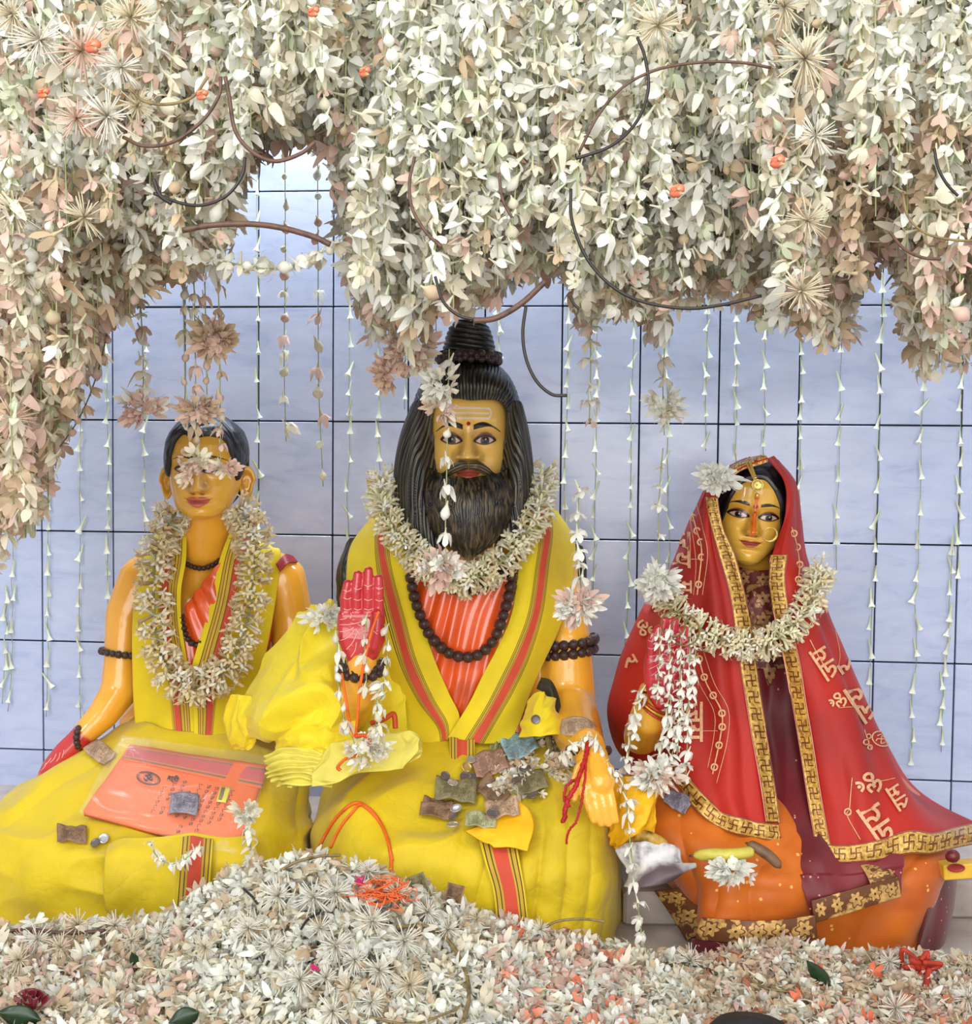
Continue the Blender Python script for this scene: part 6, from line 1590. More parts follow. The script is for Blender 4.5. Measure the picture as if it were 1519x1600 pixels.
sheet('back_fold', [[(528, 1030, 2.40), (565, 1035, 2.36), (600, 1040, 2.345), (630, 1050, 2.345)], [(528, 1100, 2.37), (565, 1105, 2.33), (600, 1108, 2.32), (635, 1110, 2.32)], [(528, 1180, 2.32), (565, 1185, 2.29), (600, 1185, 2.285), (640, 1180, 2.285)]], 50, 50, M_YELB, cloth, fold=billow(1.6, 1.4, .010, 17))
def ruf(u, v):
    return .010 * np.abs(np.sin((v * 6.5 + .5 * np.sin(u * 4) + .35 * vnoise(u * 4, v * 4, 3)) * math.pi)) + .004 * vnoise(u * 8, v * 5, 4)
sheet('gathered_ruffle', [
    [(420, 1182, 2.215), (450, 1172, 2.185), (485, 1172, 2.17), (520, 1180, 2.165)],
    [(420, 1204, 2.195), (450, 1200, 2.16), (485, 1200, 2.15), (520, 1204, 2.15)],
    [(436, 1226, 2.185), (458, 1228, 2.15), (490, 1228, 2.14), (520, 1228, 2.14)]], 110, 90, M_PALE, cloth, fold=ruf)
sheet('pale_flap', [
    [(498, 1184, 2.165), (530, 1164, 2.16), (570, 1158, 2.16), (610, 1150, 2.17), (640, 1150, 2.18), (658, 1160, 2.18)],
    [(492, 1206, 2.14), (530, 1192, 2.13), (570, 1186, 2.13), (610, 1178, 2.14), (640, 1172, 2.15), (660, 1172, 2.155)],
    [(490, 1230, 2.13), (528, 1222, 2.125), (560, 1208, 2.125), (610, 1204, 2.13), (632, 1196, 2.14), (658, 1182, 2.15)]], 130, 70, M_PALE, cloth, fold=billow(2.6, 1.0, .010, 21))
# a second cloth lying on the right knee side
cl2 = empty('crumpled_cloth', Q(990, 1300, 2.05), 'small crumpled orange-yellow cloth between the bearded man and the veiled woman', 'cloth')
sheet('draped_cloth', [[(958, 1225, 2.13), (975, 1218, 2.10), (1000, 1222, 2.09), (1022, 1235, 2.12)], [(958, 1262, 2.10), (980, 1256, 2.06), (1005, 1258, 2.05), (1022, 1262, 2.08)], [(962, 1300, 2.09), (982, 1296, 2.05), (1000, 1296, 2.045), (1016, 1298, 2.07)], [(966, 1322, 2.10), (980, 1320, 2.07), (996, 1318, 2.065), (1008, 1315, 2.08)]], 70, 70, M_YELO, cl2, fold=billow(2.2, 2.4, .014, 31), keep='cloth2')
cl3 = empty('crumpled_cloth', Q(860, 1150, 2.2), 'yellow cloth with a black strap beside the bearded statue\'s elbow', 'cloth')
sheet('draped_cloth', [[(828, 1092, 2.30), (842, 1082, 2.27), (858, 1090, 2.27), (866, 1100, 2.30)], [(818, 1120, 2.27), (838, 1118, 2.235), (860, 1118, 2.235), (874, 1126, 2.26)], [(812, 1152, 2.25), (840, 1150, 2.21), (866, 1148, 2.21), (884, 1152, 2.24)]], 60, 60, M_YEL, cl3, fold=billow(1.2, 1.2, .007, 41))
sheet('black_strap', [[(846, 1058, 2.32), (842, 1066, 2.30), (838, 1076, 2.30)], [(862, 1064, 2.30), (860, 1074, 2.28), (852, 1084, 2.285)], [(874, 1090, 2.29), (866, 1096, 2.27), (860, 1100, 2.275)], [(878, 1122, 2.28), (870, 1124, 2.26), (864, 1124, 2.265)]], 16, 50, plain('black_strap_cloth', (46, 44, 30), .6, .3, 80.0), cl3)
nap = sheet('napkin', [[(728, 1298, 2.035), (760, 1280, 2.05), (808, 1248, 2.085)], [(752, 1312, 2.01), (790, 1298, 2.02), (834, 1280, 2.05)], [(772, 1322, 1.998), (800, 1322, 1.998), (824, 1330, 2.00)]], 40, 30, M_YELO, None, fold=lambda u, v: .004 * vnoise(u * 4, v * 4, 2), keep='napkin', label='folded orange-yellow napkin on the bearded statue\'s lap', cat='napkin')
LAP = ['dhotiC', 'dhotiL', 'panelL', 'sareeR', 'skirtR', 'veilL', 'veilR', 'napkin', 'cloth2']

# ---- banknotes
def mat_note(name, c, c2):
    t = NT(name)
    uv = t.node('ShaderNodeUVMap'); sp = t.node('ShaderNodeSeparateXYZ'); t.link(uv.outputs[0], sp.inputs[0])
    nz = t.noise(70.0, 5.0); n2 = t.noise(260.0, 3.0)
    base = t.ramp(nz, [(0.3, lin(c2)), (0.6, lin(c)), (0.8, lin(tuple(min(255, int(v * 1.12)) for v in c)))])
    e = t.math('MAXIMUM', t.math('ABSOLUTE', t.math('SUBTRACT', sp.outputs[0], .5)), t.math('ABSOLUTE', t.math('SUBTRACT', sp.outputs[1], .5)))
    pr = t.math('MULTIPLY', t.math('LESS_THAN', e, 0.40), t.math('GREATER_THAN', n2, 0.52))
    blk = t.math('MAXIMUM', t.math('SUBTRACT', t.math('ABSOLUTE', t.math('SUBTRACT', sp.outputs[0], .3)), .1), t.math('SUBTRACT', t.math('ABSOLUTE', t.math('SUBTRACT', sp.outputs[1], .5)), .26))
    pr = t.math('MAXIMUM', pr, t.math('LESS_THAN', blk, 0.0))
    t.base(t.mix(t.math('MULTIPLY', pr, .45), base, lin(tuple(int(v * .5) for v in c2)))); t.set(rough=0.8)
    return t.m
NOTE = {k: mat_note('banknote_' + k, a, b) for k, a, b in (('brown', (142, 112, 86), (112, 84, 60)), ('olive', (136, 128, 92), (104, 96, 62)), ('blue', (150, 184, 194), (120, 152, 164)), ('tan', (186, 158, 130), (158, 126, 98)), ('green', (170, 170, 128), (138, 138, 96)), ('rose', (174, 138, 118), (146, 110, 92)), ('lilac', (150, 146, 160), (110, 106, 122)))}
nr = random.Random(3)
def note(px, py, w, h, ang, kind, label, lift=.005, curl=.006, keep=LAP, seed=0):
    nu, nv = 15, 9; a = math.radians(ang); rs = nr.uniform(0, 50)
    u, v = np.meshgrid(np.linspace(0, 1, nu), np.linspace(0, 1, nv))
    G = np.zeros((nv, nu, 3)); hit = []
    for j in range(nv):
        for i in range(nu):
            x = (u[j, i] - .5) * w; y = (v[j, i] - .5) * h
            qx, qy = px + x * math.cos(a) - y * math.sin(a), py + x * math.sin(a) + y * math.cos(a)
            p, n_ = drop(keep, qx, qy, 0)
            hit.append((j, i, qx, qy, p, n_))
    good = [h_ for h_ in hit if h_[4] is not None]
    if not good: return None
    cm = sum((h_[4] - CAM).dot(HF) for h_ in good) / len(good)
    nm = sum((h_[5] for h_ in good), Vector()).normalized()
    for j, i, qx, qy, p, n_ in hit:
        # a sheet of paper stays nearly flat: use the mean plane, eased towards the cloth under it
        d = ray(qx, qy); pc = sum((h_[4] for h_ in good), Vector()) / len(good)
        den = d.dot(nm); pp = CAM + d * ((pc - CAM).dot(nm) / den) if abs(den) > .12 else Q(qx, qy, cm)
        if p is not None and (pp - p).length < .08: pp = pp.lerp(p, .45)
        G[j, i] = tuple(pp)
    cu = curl * (np.cos((u - .5) * math.pi * nr.uniform(1.2, 2.6) + nr.uniform(-1, 1)) + .6 * np.sin(v * 4 + rs))
    G = G + np.array(nm) * (lift + np.abs(cu))[..., None]
    V_ = G.reshape(-1, 3); Fc = grid_faces(nu, nv); q = Fc[40]
    if np.dot(np.cross(V_[q[1]] - V_[q[0]], V_[q[2]] - V_[q[0]]), np.array(HF)) > 0: Fc = [f[::-1] for f in Fc]
    return mesh_obj('banknote', V_, Fc, NOTE[kind], None, uvs=np.stack([u.ravel(), v.ravel()], 1), solid=.0008, label=label, cat='banknote', group='offered banknotes')
for a_ in ((773, 1165, 16, 40, 8, 'green', 'pale green banknote standing at the back of the money heap', .004), (800, 1163, 40, 22, -20, 'blue', 'folded blue banknote at the back of the money heap', .014), (838, 1151, 40, 18, -12, 'green', 'greenish banknote folded flat at the back of the heap', .006), (792, 1172, 50, 30, -10, 'olive', 'dark olive banknote under the two blue ones', .004),
           (770, 1243, 50, 34, 48, 'brown', 'brown banknote slanting across the middle of the lap', .006), (766, 1201, 54, 36, -16, 'rose', 'rosy brown banknote in front of the blue ones', .012), (816, 1184, 52, 25, -22, 'blue', 'blue banknote lying on top of the money heap', .018), (684, 1262, 48, 18, 12, 'brown', 'brown rolled banknote, the upper of two at the left', .005), (684, 1275, 56, 20, 8, 'brown', 'brown rolled banknote, the lower of two at the left', .009),
           (712, 1245, 64, 34, 6, 'olive', 'olive banknote with curled edge at the left of the money', .014), (785, 1272, 52, 28, -12, 'tan', 'tan crumpled banknote by the orange-yellow napkin', .012), (752, 1288, 48, 22, 8, 'green', 'greenish banknote at the front of the money', .008), (836, 1233, 46, 30, -22, 'olive', 'olive banknote beside the white petals', .014), (872, 1163, 42, 20, -26, 'green', 'pale green banknote at the right of the money heap', .008), (880, 1178, 30, 14, -30, 'green', 'small folded pale banknote below the pale green one', .006)):
    note(*a_)
note(158, 1180, 42, 28, 38, 'tan', 'folded brown banknote by the young man\'s wrist', .006)
note(115, 1307, 46, 26, 4, 'brown', 'brown banknote lying on the young man\'s yellow lap', .005)
sheet('banknote', [[(878, 1124, 2.185), (896, 1119, 2.17), (914, 1121, 2.17), (930, 1130, 2.185)], [(875, 1138, 2.165), (895, 1136, 2.145), (916, 1138, 2.142), (936, 1148, 2.15)], [(876, 1148, 2.155), (896, 1150, 2.13), (920, 1156, 2.12), (942, 1168, 2.125)]], 24, 14, NOTE['tan'], None, solid=.0008, label='tan banknote laid over the bearded statue\'s forearm', cat='banknote', group='offered banknotes')
for q, (px, py, w, h, an, kd, lb) in enumerate(((655, 1388, 30, 44, -22, 'olive', 'dark olive banknote stuck upright in the flower heap'), (708, 1404, 26, 46, 14, 'brown', 'brown banknote stuck upright beside the dark olive one'))):
    a = math.radians(an); rows = []
    for t in (-.5, 0, .5):
        rows.append([(px + s * w * math.cos(a) - t * h * math.sin(a), py + s * w * math.sin(a) + t * h * math.cos(a), 1.945 - .01 * t + .008 * math.cos(s * 5)) for s in (-.5, -.17, .17, .5)])
    sheet('banknote', rows, 14, 14, NOTE[kd], None, solid=.0008, label=lb, cat='banknote', group='offered banknotes')
# ---- coins
M_SILV = plain('coin_steel', (196, 196, 200), 0.3, 0.12, 200.0, metal=0.7)
M_COIND = plain('coin_dark', (120, 112, 110), 0.4, 0.2, 200.0, metal=0.6)
M_BRASS = plain('coin_brass', (214, 186, 120), 0.3, 0.12, 200.0, metal=0.7)
COIN = {k: disc_me('coin', 1.0, .16, m, .84, 28) for k, m in (('silver', M_SILV), ('dark', M_COIND), ('brass', M_BRASS))}
for px, py, r, k, lab in ((693, 1220, 8, 'dark', 'dull grey coin at the upper left of the money'), (704, 1232, 9, 'silver', 'bright silver coin on the olive banknote'), (726, 1207, 9.5, 'brass', 'brass-coloured coin by the red shawl end'), (733, 1195, 8, 'silver', 'silver coin above the brass-coloured one'), (725, 1222, 10, 'dark', 'dark coin below the brass-coloured one'), (745, 1224, 9, 'dark', 'dark coin beside the rosy brown banknote'), (717, 1275, 9.5, 'silver', 'bright silver coin between the brown banknotes'), (715, 1288, 7.5, 'dark', 'small dark coin below the bright silver one'), (712, 1302, 10, 'silver', 'lowest silver coin on the yellow lap'), (813, 1231, 10, 'dark', 'grey coin on the white petals'), (825, 1212, 10, 'dark', 'dark coin heaped on the white petals'), (838, 1253, 9.5, 'dark', 'dark coin under the olive banknote'), (833, 1133, 9.5, 'dark', 'dark coin on the yellow cloth by the elbow'), (837, 1124, 8, 'dark', 'smaller dark coin above another by the elbow'), (770, 1281, 9, 'dark', 'dark coin on the greenish front banknote'), (163, 1313, 8.5, 'silver', 'silver coin on the young man\'s yellow lap'), (150, 1321, 8, 'dark', 'dark coin beside the silver one on the young man\'s lap'), (1100, 1262, 9, 'dark', 'grey coin on the veil\'s corner border'), (1112, 1270, 9, 'dark', 'grey coin below another at the veil\'s corner')):
    p, n_ = drop(LAP, px, py, .017 if 690 < px < 850 and py > 1190 else .008)
    if p is None: p, n_ = Q(px, py, 2.18), -HF
    inst('coin', COIN[k], p, frame_to(n_ + Vector((nr.gauss(0, .15), nr.gauss(0, .15), nr.gauss(0, .15)))), r * mpx(2.1), label=lab, cat='coin', group='offered coins')
# loose petals among the money
for i in range(110):
    px = nr.uniform(770, 905); py = 1205 + nr.gauss(0, 20) - (px - 840) * .28
    if not 1150 < py < 1262: continue
    p, n_ = drop(LAP, px, py, nr.uniform(.004, .014))
    if p is None: continue
    inst('wilted_blossom', BM[nr.choice(['cream', 'cream', 'tan', 'white'])][nr.randrange(7)], p, rand_rot(nr), 18 * mpx(2.1) * nr.uniform(.8, 1.2), label='small wilted blossom strewn among the banknotes and coins', cat='flower', group='blossoms among the money')

# ---- the orange packet
pk = [drop(['dhotiL', 'panelL'], x, y, .012)[0] for x, y in ((200, 1160), (418, 1194), (376, 1326), (128, 1266))]
PN = ((pk[1] - pk[0]).cross(pk[3] - pk[0])).normalized()
if PN.dot(HF) > 0: PN = -PN
pc_ = sum(pk, Vector()) / 4
def on_packet(px, py, lift=0.0):
    d = ray(px, py); return CAM + d * ((pc_ + PN * (.012 + lift) - CAM).dot(PN) / d.dot(PN))
packet = empty('cloth_packet', pc_, 'orange printed cloth folded in a clear plastic packet on the young man\'s lap', 'packet')
def quadpatch(name, corners, lift, nu, nv, mat, parent, fold=None, solid=.001, keep=None):
    A = [np.array(c, float) for c in corners]; G = np.zeros((nv, nu, 3))
    u, v = np.meshgrid(np.linspace(0, 1, nu), np.linspace(0, 1, nv))
    for j in range(nv):
        for i in range(nu):
            a, b = u[j, i], v[j, i]; q = (A[0] * (1 - a) + A[1] * a) * (1 - b) + (A[3] * (1 - a) + A[2] * a) * b
            G[j, i] = tuple(on_packet(q[0], q[1], lift))
    if fold is not None: G = G + np.array(PN) * fold(u, v)[..., None]
    V_ = G.reshape(-1, 3); Fc = grid_faces(nu, nv); q = Fc[0]
    if np.dot(np.cross(V_[q[1]] - V_[q[0]], V_[q[2]] - V_[q[0]]), np.array(PN)) < 0: Fc = [f[::-1] for f in Fc]
    o = mesh_obj(name, V_, Fc, mat, parent, uvs=np.stack([u.ravel(), v.ravel()], 1), solid=solid)
    if keep: SURF[keep] = (BVHTree.FromPolygons([Vector(p) for p in V_], Fc), G)
    return o
M_PKT = plain('orange_print_cloth', (244, 112, 40), 0.5, 0.06, 20.0)
PC4 = [(203, 1163), (416, 1196), (372, 1332), (130, 1266)]
quadpatch('folded_cloth', PC4, 0.0, 40, 30, M_PKT, packet, solid=.014, fold=lambda u, v: .002 * vnoise(u * 5, v * 4, 3), keep='packet')
M_PBAND = mat_stripes('pink_band', [(0, (236, 120, 60)), (.10, (150, 120, 90)), (.17, (214, 92, 96)), (.72, (226, 130, 70)), (.80, (120, 110, 96)), (.88, (236, 112, 44))], axis=1)
quadpatch('border_band', [(205, 1166), (415, 1198), (410, 1232), (190, 1186)], .0015, 30, 12, M_PBAND, packet)
M_INK = plain('dark_ink', (66, 22, 8), 0.6, 0.1)
# printed emblem and rows of print (too worn to read in the photograph)
ring = [on_packet(232 + 18 * math.cos(a), 1216 + 10 * math.sin(a) + 3 * math.cos(a), .0028) for a in np.linspace(0, 6.283, 30, endpoint=False)]
tube('printed_ring', ring, .0011, M_INK, packet, seg=6, closed=True)
ring = [on_packet(232 + 15.5 * math.cos(a), 1216 + 8.4 * math.sin(a) + 2.6 * math.cos(a), .0028) for a in np.linspace(0, 6.283, 30, endpoint=False)]
tube('printed_ring', ring, .0006, M_INK, packet, seg=6, closed=True)
lettering('ॐ', 232, 1216.5, 13, 8, packet, 1.1, keep='packet', mat=M_INK, lift=.003, name='printed_emblem')
def print_rows():
    parts = []; r = random.Random(8)
    for k in range(9):
        x0, y0 = 262 + k * 12.5, 1214 + k * 2.6
        L = r.uniform(50, 84)
        for q in range(int(L / 7)):
            if r.random() < .15: continue
            x = x0 - q * 6.4 * .55; y = y0 + q * 7.2
            if y > 1318: break
            for st in ([(0, 0), (2, 5.2)], [(2, .5), (5.5, 1.2 + r.uniform(-1, 1))], [(5.5, 1.2), (4.5 + r.uniform(-1, 1), 4.6)], [(1.0, 3), (4.2, 3.4)])[:r.randint(2, 4)]:
                parts.append(tube_arrays([on_packet(x + a - b * .5, y + b, .0026) for a, b in st], .0006, 4))
    return join_arrays(parts)
mesh_obj('printed_lines', *print_rows(), M_INK, packet, kind='stuff')
lettering('श्री', 271, 1219, 12, 12, packet, 1.3, keep='packet', mat=M_INK, lift=.003, name='printed_heading')
quadpatch('price_sticker', [(345, 1228), (361, 1230), (353, 1254), (338, 1252)], .004, 6, 6, plain('yellow_sticker', (226, 214, 70), .5, .05), packet)
quadpatch('sticker_print', [(346, 1230), (352, 1231), (346, 1250), (341, 1249)], .0055, 4, 4, plain('sticker_ink', (120, 110, 30), .6, .2), packet, solid=.0004)
def mat_film():
    t = NT('clear_film'); t.base((1, 1, 1, 1)); t.set(rough=0.08, trans=0.0, alpha=0.05, spec=0.8, coat=1.0, coatr=.05)
    t.bump(t.noise(26.0, 4.0, stretch=(1, 2.5, 1)), 0.5, 0.004); return t.m
quadpatch('plastic_film', [(190, 1148), (424, 1182), (378, 1340), (122, 1270)], .006, 60, 50, mat_film(), packet, solid=.0003, fold=lambda u, v: .0035 * np.abs(np.sin((u * 3 + v * 5 + vnoise(u * 5, v * 5, 9)) * 3)) * (vnoise(u * 3 + 7, v * 3, 4) * .5 + .5))
_n = quadpatch('banknote', [(268, 1238), (312, 1241), (308, 1274), (264, 1270)], .013, 14, 10, NOTE['lilac'], None, fold=lambda u, v: .004 * np.cos((u - .5) * 4), solid=.0008)
_n['label'] = 'grey-brown folded banknote lying on the orange packet'; _n['category'] = 'banknote'; _n['group'] = 'offered banknotes'

# ---- threads
def thread(P, r, mat, label, name='thread', cat='thread', n=60, keep=None, lift=.003, wig=0.0, c=None):
    pp = []
    for q in catmull(np.array(P, float), n):
        if keep is not None:
            p, n_ = drop(keep, q[0] + nr.gauss(0, wig), q[1] + nr.gauss(0, wig), lift)
        else: p = Q(q[0] + nr.gauss(0, wig), q[1] + nr.gauss(0, wig), q[2])
        if p is not None: pp.append(p)
    if len(pp) > 3: return tube(name, pp, r, mat, None, seg=6, label=label, cat=cat)
M_REDT = plain('red_thread', (176, 24, 20), 0.6, 0.2)
thread([(918, 1160, 2.08), (916, 1180, 2.05), (908, 1205, 2.02), (900, 1228, 2.0), (890, 1245, 1.99), (884, 1262, 1.985), (881, 1285, 1.985)], .0042, M_REDT, 'thick red thread hanging from the bearded statue\'s wrist', wig=.8)
thread([(916, 1180, 2.05), (914, 1215, 2.005), (910, 1245, 1.99), (902, 1280, 1.982), (888, 1300, 1.98), (885, 1318, 1.98)], .0022, M_REDT, 'long thin red thread end on the yellow skirt', wig=.5)
thread([(905, 1215, 2.01), (886, 1228, 2.0), (882, 1250, 1.99), (890, 1258, 1.985), (880, 1264, 1.985)], .0026, M_REDT, 'short looped red thread end on the yellow skirt', wig=.8)
thread([(502, 1322), (520, 1288), (542, 1264), (562, 1257), (584, 1272), (602, 1302), (611, 1335), (612, 1372)], .0032, M_STRINGO, 'orange thread looped on the bearded statue\'s lap', keep=['dhotiC'], lift=.003)
thread([(518, 1325), (532, 1296), (552, 1270), (566, 1260), (590, 1282), (606, 1312), (614, 1345)], .0026, M_STRINGO, 'second orange thread beside the looped one on the lap', keep=['dhotiC'], lift=.003)
thread([(534, 1052, 2.115), (540, 1090, 2.10), (546, 1125, 2.095), (553, 1152, 2.09)], .0028, M_STRINGO, 'orange thread hanging left of the raised wrist')
thread([(592, 955, 2.085), (580, 990, 2.085), (570, 1030, 2.08), (562, 1080, 2.085), (556, 1150, 2.09)], .0030, M_STRINGO, 'orange thread hanging across the raised palm')
thread([(556, 1150, 2.085), (572, 1150, 2.075), (578, 1162, 2.07), (572, 1170, 2.075)], .004, plain('burnt_orange_thread', (206, 78, 20), .6, .2), 'burnt orange cord curl at the foot of the raised hand')
thread([(580, 1130, 2.13), (600, 1124, 2.12), (615, 1116, 2.13), (618, 1138, 2.12)], .005, plain('rust_cord', (190, 66, 24), .6, .2), 'rust coloured cord behind the hanging hand strands')
thread([(560, 1180, 2.09), (540, 1186, 2.085), (528, 1198, 2.085), (532, 1204, 2.085)], .0032, M_STRINGO, 'orange thread end on the pale yellow cloth')
# tangle on the heap
tg = random.Random(12); root = empty('thread_tangle', Q(590, 1400, 1.92), 'tangle of bright orange thread on the crest of the flower heap', 'thread')
M_CORT = plain('coral_thread', (246, 112, 52), .6, .2)
for k in range(26):
    x, y = 600 + tg.gauss(0, 18), 1396 + tg.gauss(0, 9); P = []
    for q in range(6):
        P.append((x + tg.gauss(0, 16), y + tg.gauss(0, 9), heap_c(x, max(y, 1370)) - .05 + tg.gauss(0, .006)))
    tube('thread', qpath(P, 24), .0009, M_CORT, root, seg=5)
for k in range(3):
    thread([(590 + k * 3, 1408, 1.90), (560 + k * 3, 1440, 1.885), (535 + k * 3, 1478, 1.86), (510 + k * 2, 1510, 1.84), (490, 1532, 1.82), (474 + k * 3, 1565, 1.80), (462 + k, 1590, 1.78)], .0016, M_CORT, ('left', 'middle', 'right')[k] + ' of three orange threads trailing down the flower heap')
for px, py, lab in ((562, 1378, 'magenta thread tassel at the orange tangle'), (492, 1512, 'magenta thread tassel low on the flower heap')):
    root = empty('tassel', Q(px, py, heap_c(px, py) - .055), lab, 'tassel')
    for k in range(9):
        tube('thread', qpath([(px, py, heap_c(px, py) - .055), (px + tg.uniform(-6, 6), py + tg.uniform(-5, 6), heap_c(px, py) - .06), (px + tg.uniform(-10, 8), py + tg.uniform(-10, 8), heap_c(px, py) - .06)], 8), .0014, plain('magenta_thread', (190, 20, 96), .6, .1) if k == 0 else MATS['magenta_thread'], root, seg=5)
root = empty('thread_tangle', Q(1440, 1510, 1.9), 'knot of red cloth thread at the right end of the flower heap', 'thread')
for k in range(7):
    P = [(1440 + tg.gauss(0, 14), 1505 + tg.gauss(0, 8), 1.87 + tg.gauss(0, .008)) for q in range(4)]
    tube('thread', qpath(P, 20), .0042, plain('rust_red_cloth', (176, 52, 28), .7, .2) if k == 0 else MATS['rust_red_cloth'], root, seg=6)
tube('thread', qpath([(1452, 1515, 1.86), (1446, 1545, 1.83), (1440, 1575, 1.80), (1436, 1600, 1.78)], 24), .0055, MATS['rust_red_cloth'], root, seg=6)
# ---- strands on the hands
def hs(P, lab, size=20, sp=20, tones=('white', 'white', 'cream'), kinds=(4, 5, 6, 7)):
    fs(P, lab, size, sp, tones, kinds, r=nr)
hs([(528, 985, 2.11), (526, 1030, 2.105), (530, 1080, 2.10), (540, 1130, 2.09), (556, 1165, 2.085)], 'strand of white buds hanging left of the raised red palm')
hs([(574, 958, 2.085), (570, 1000, 2.08), (572, 1050, 2.08), (574, 1085, 2.08)], 'strand of white buds across the raised red palm', 18, 24)
hs([(601, 975, 2.11), (606, 1020, 2.105), (600, 1070, 2.10), (590, 1120, 2.09), (578, 1165, 2.085)], 'outer strand of white buds hanging right of the raised red palm', 20, 22)
hs([(596, 1060, 2.095), (588, 1090, 2.09), (592, 1130, 2.085), (580, 1170, 2.08)], 'inner strand of white buds hanging right of the raised red palm', 20, 15)
cluster('blossom_tuft', 575, 1172, 2.085, 32, 22, 30, 18, ['white', 'cream'], 'white buds heaped at the foot of the raised hand', 31)
for k, (x, y0, y1) in enumerate(((1030, 985, 1100), (1046, 980, 1130), (1062, 985, 1180), (1076, 1000, 1215), (1086, 990, 1080))):
    hs([(x + 2, y0, 2.075), (x, (y0 + y1) / 2, 2.07), (x - 4, y1, 2.07)], ('first', 'second', 'third', 'fourth', 'fifth')[k] + ' white strand over the veiled woman\'s palm, counted from the left', 19, 18, ('white',), (0, 1, 2, 4, 5))
hs([(1002, 1075, 2.10), (992, 1120, 2.10), (984, 1165, 2.10), (978, 1205, 2.10)], 'white strand hanging left of the veiled woman\'s forearm', 24, 16, ('white',), (0, 1, 2, 4, 5))
hs([(1050, 1100, 2.085), (1045, 1140, 2.08), (1032, 1180, 2.075), (1025, 1215, 2.07)], 'white strand hanging right of the veiled woman\'s forearm', 24, 14, ('white',), (0, 1, 2, 4, 5))
hs([(1066, 1110, 2.085), (1060, 1150, 2.08), (1048, 1185, 2.075), (1040, 1220, 2.07)], 'outermost white strand by the veiled woman\'s forearm', 24, 14, ('white',), (0, 1, 2, 4, 5))
cluster('blossom_tuft', 1028, 1212, 2.07, 30, 20, 26, 24, ['white', 'white', 'pink'], 'white blossoms heaped below the veiled woman\'s forearm', 33)
hs([(972, 1215, 2.04), (980, 1260, 2.02), (985, 1320, 2.0), (992, 1380, 1.98), (1000, 1440, 1.97), (1008, 1495, 1.96)], 'long white strand hanging before the marble block', 22, 22, ('white',), (0, 1, 2, 4, 5))
hs([(905, 1162, 2.07), (922, 1150, 2.075), (940, 1172, 2.065), (952, 1200, 2.05), (968, 1222, 2.04)], 'white strand looped round the bearded statue\'s wrist', 17, 12, ('white',), (4, 5, 7))
hs([(905, 1160, 2.07), (890, 1172, 2.075), (878, 1186, 2.08)], 'short white strand left of the red thread', 17, 11, ('white',), (4, 5, 7))
hs([(235, 1315, 2.06), (245, 1338, 2.045), (268, 1350, 2.04), (292, 1340, 2.04), (312, 1322, 2.05)], 'thin white strand curved below the orange packet', 17, 12, ('white', 'cream'), (0, 1, 4))
hs([(384, 1256, 2.11), (390, 1290, 2.10), (392, 1320, 2.08), (388, 1350, 2.05)], 'white strand hanging at the packet\'s right corner', 20, 14, ('white', 'cream'), (0, 1, 4))
cluster('blossom_tuft', 385, 1272, 2.11, 16, 16, 12, 20, ['cream', 'white'], 'cream blossoms on the packet\'s right corner', 34)
# rings of gold wire on the woman's fingers
for px, py, r in ((1070, 985, 22), (1052, 975, 18)):
    tube('wire_ring', [Q(px, py, 2.07) + RX * (math.cos(a) * r * mpx(2.07)) + UP * (math.sin(a) * r * 1.1 * mpx(2.07)) - HF * (.006 * math.cos(a)) for a in np.linspace(0, 6.283, 36, endpoint=False)], .0016, plain('olive_wire', (116, 98, 40), .4, .2, metal=.3) if px == 1070 else MATS['olive_wire'], None, seg=6, closed=True, label=('large' if px == 1070 else 'smaller') + ' thin olive ring on the veiled woman\'s fingertips', cat='ring')
# ---- fruit and paper by the veiled woman
def banana(name, P, r, mat, label):
    path = qpath(P, 26); t = np.linspace(0, 1, 26)
    rr = np.interp(t, [0, .04, .12, .5, .88, .96, 1], [.25, .55, .85, 1, .85, .45, .22]) * r * mpx(2.03)
    V_, F_ = tube_arrays(path, list(rr), 10)
    root = empty(name, path[13], label, 'banana')
    mesh_obj('peel', V_, F_, mat, root)
    tube('stalk', [path[0] + (path[0] - path[1]) * k * .8 for k in (0, 1, 2)], [rr[0], rr[0] * .8, rr[0] * .7], MATS['brown_cane'], root, seg=7)
    return root
banana('banana', [(1084, 1337, 2.02), (1110, 1335, 2.005), (1140, 1336, 2.0), (1164, 1333, 2.01), (1178, 1328, 2.02)], 10.5, plain('green_yellow_peel', (206, 196, 84), .45, .12, 30.0), 'greenish yellow banana on the orange saree')
banana('banana', [(1168, 1318, 2.03), (1185, 1326, 2.02), (1205, 1340, 2.01), (1220, 1356, 2.01)], 9, plain('grey_brown_peel', (120, 92, 66), .5, .3, 30.0), 'brown overripe banana beside the greenish one')
banana('banana', [(985, 1312, 2.05), (1005, 1306, 2.03), (1025, 1312, 2.02), (1044, 1322, 2.03)], 9.5, plain('spotted_peel', (184, 146, 60), .5, .4, 40.0, dark=(60, 36, 20)), 'spotted banana lying above the torn newspaper')
cluster('blossom_tuft', 1150, 1360, 1.985, 36, 18, 20, 24, ['white'], 'fresh white blossoms beside the greenish banana', 35)
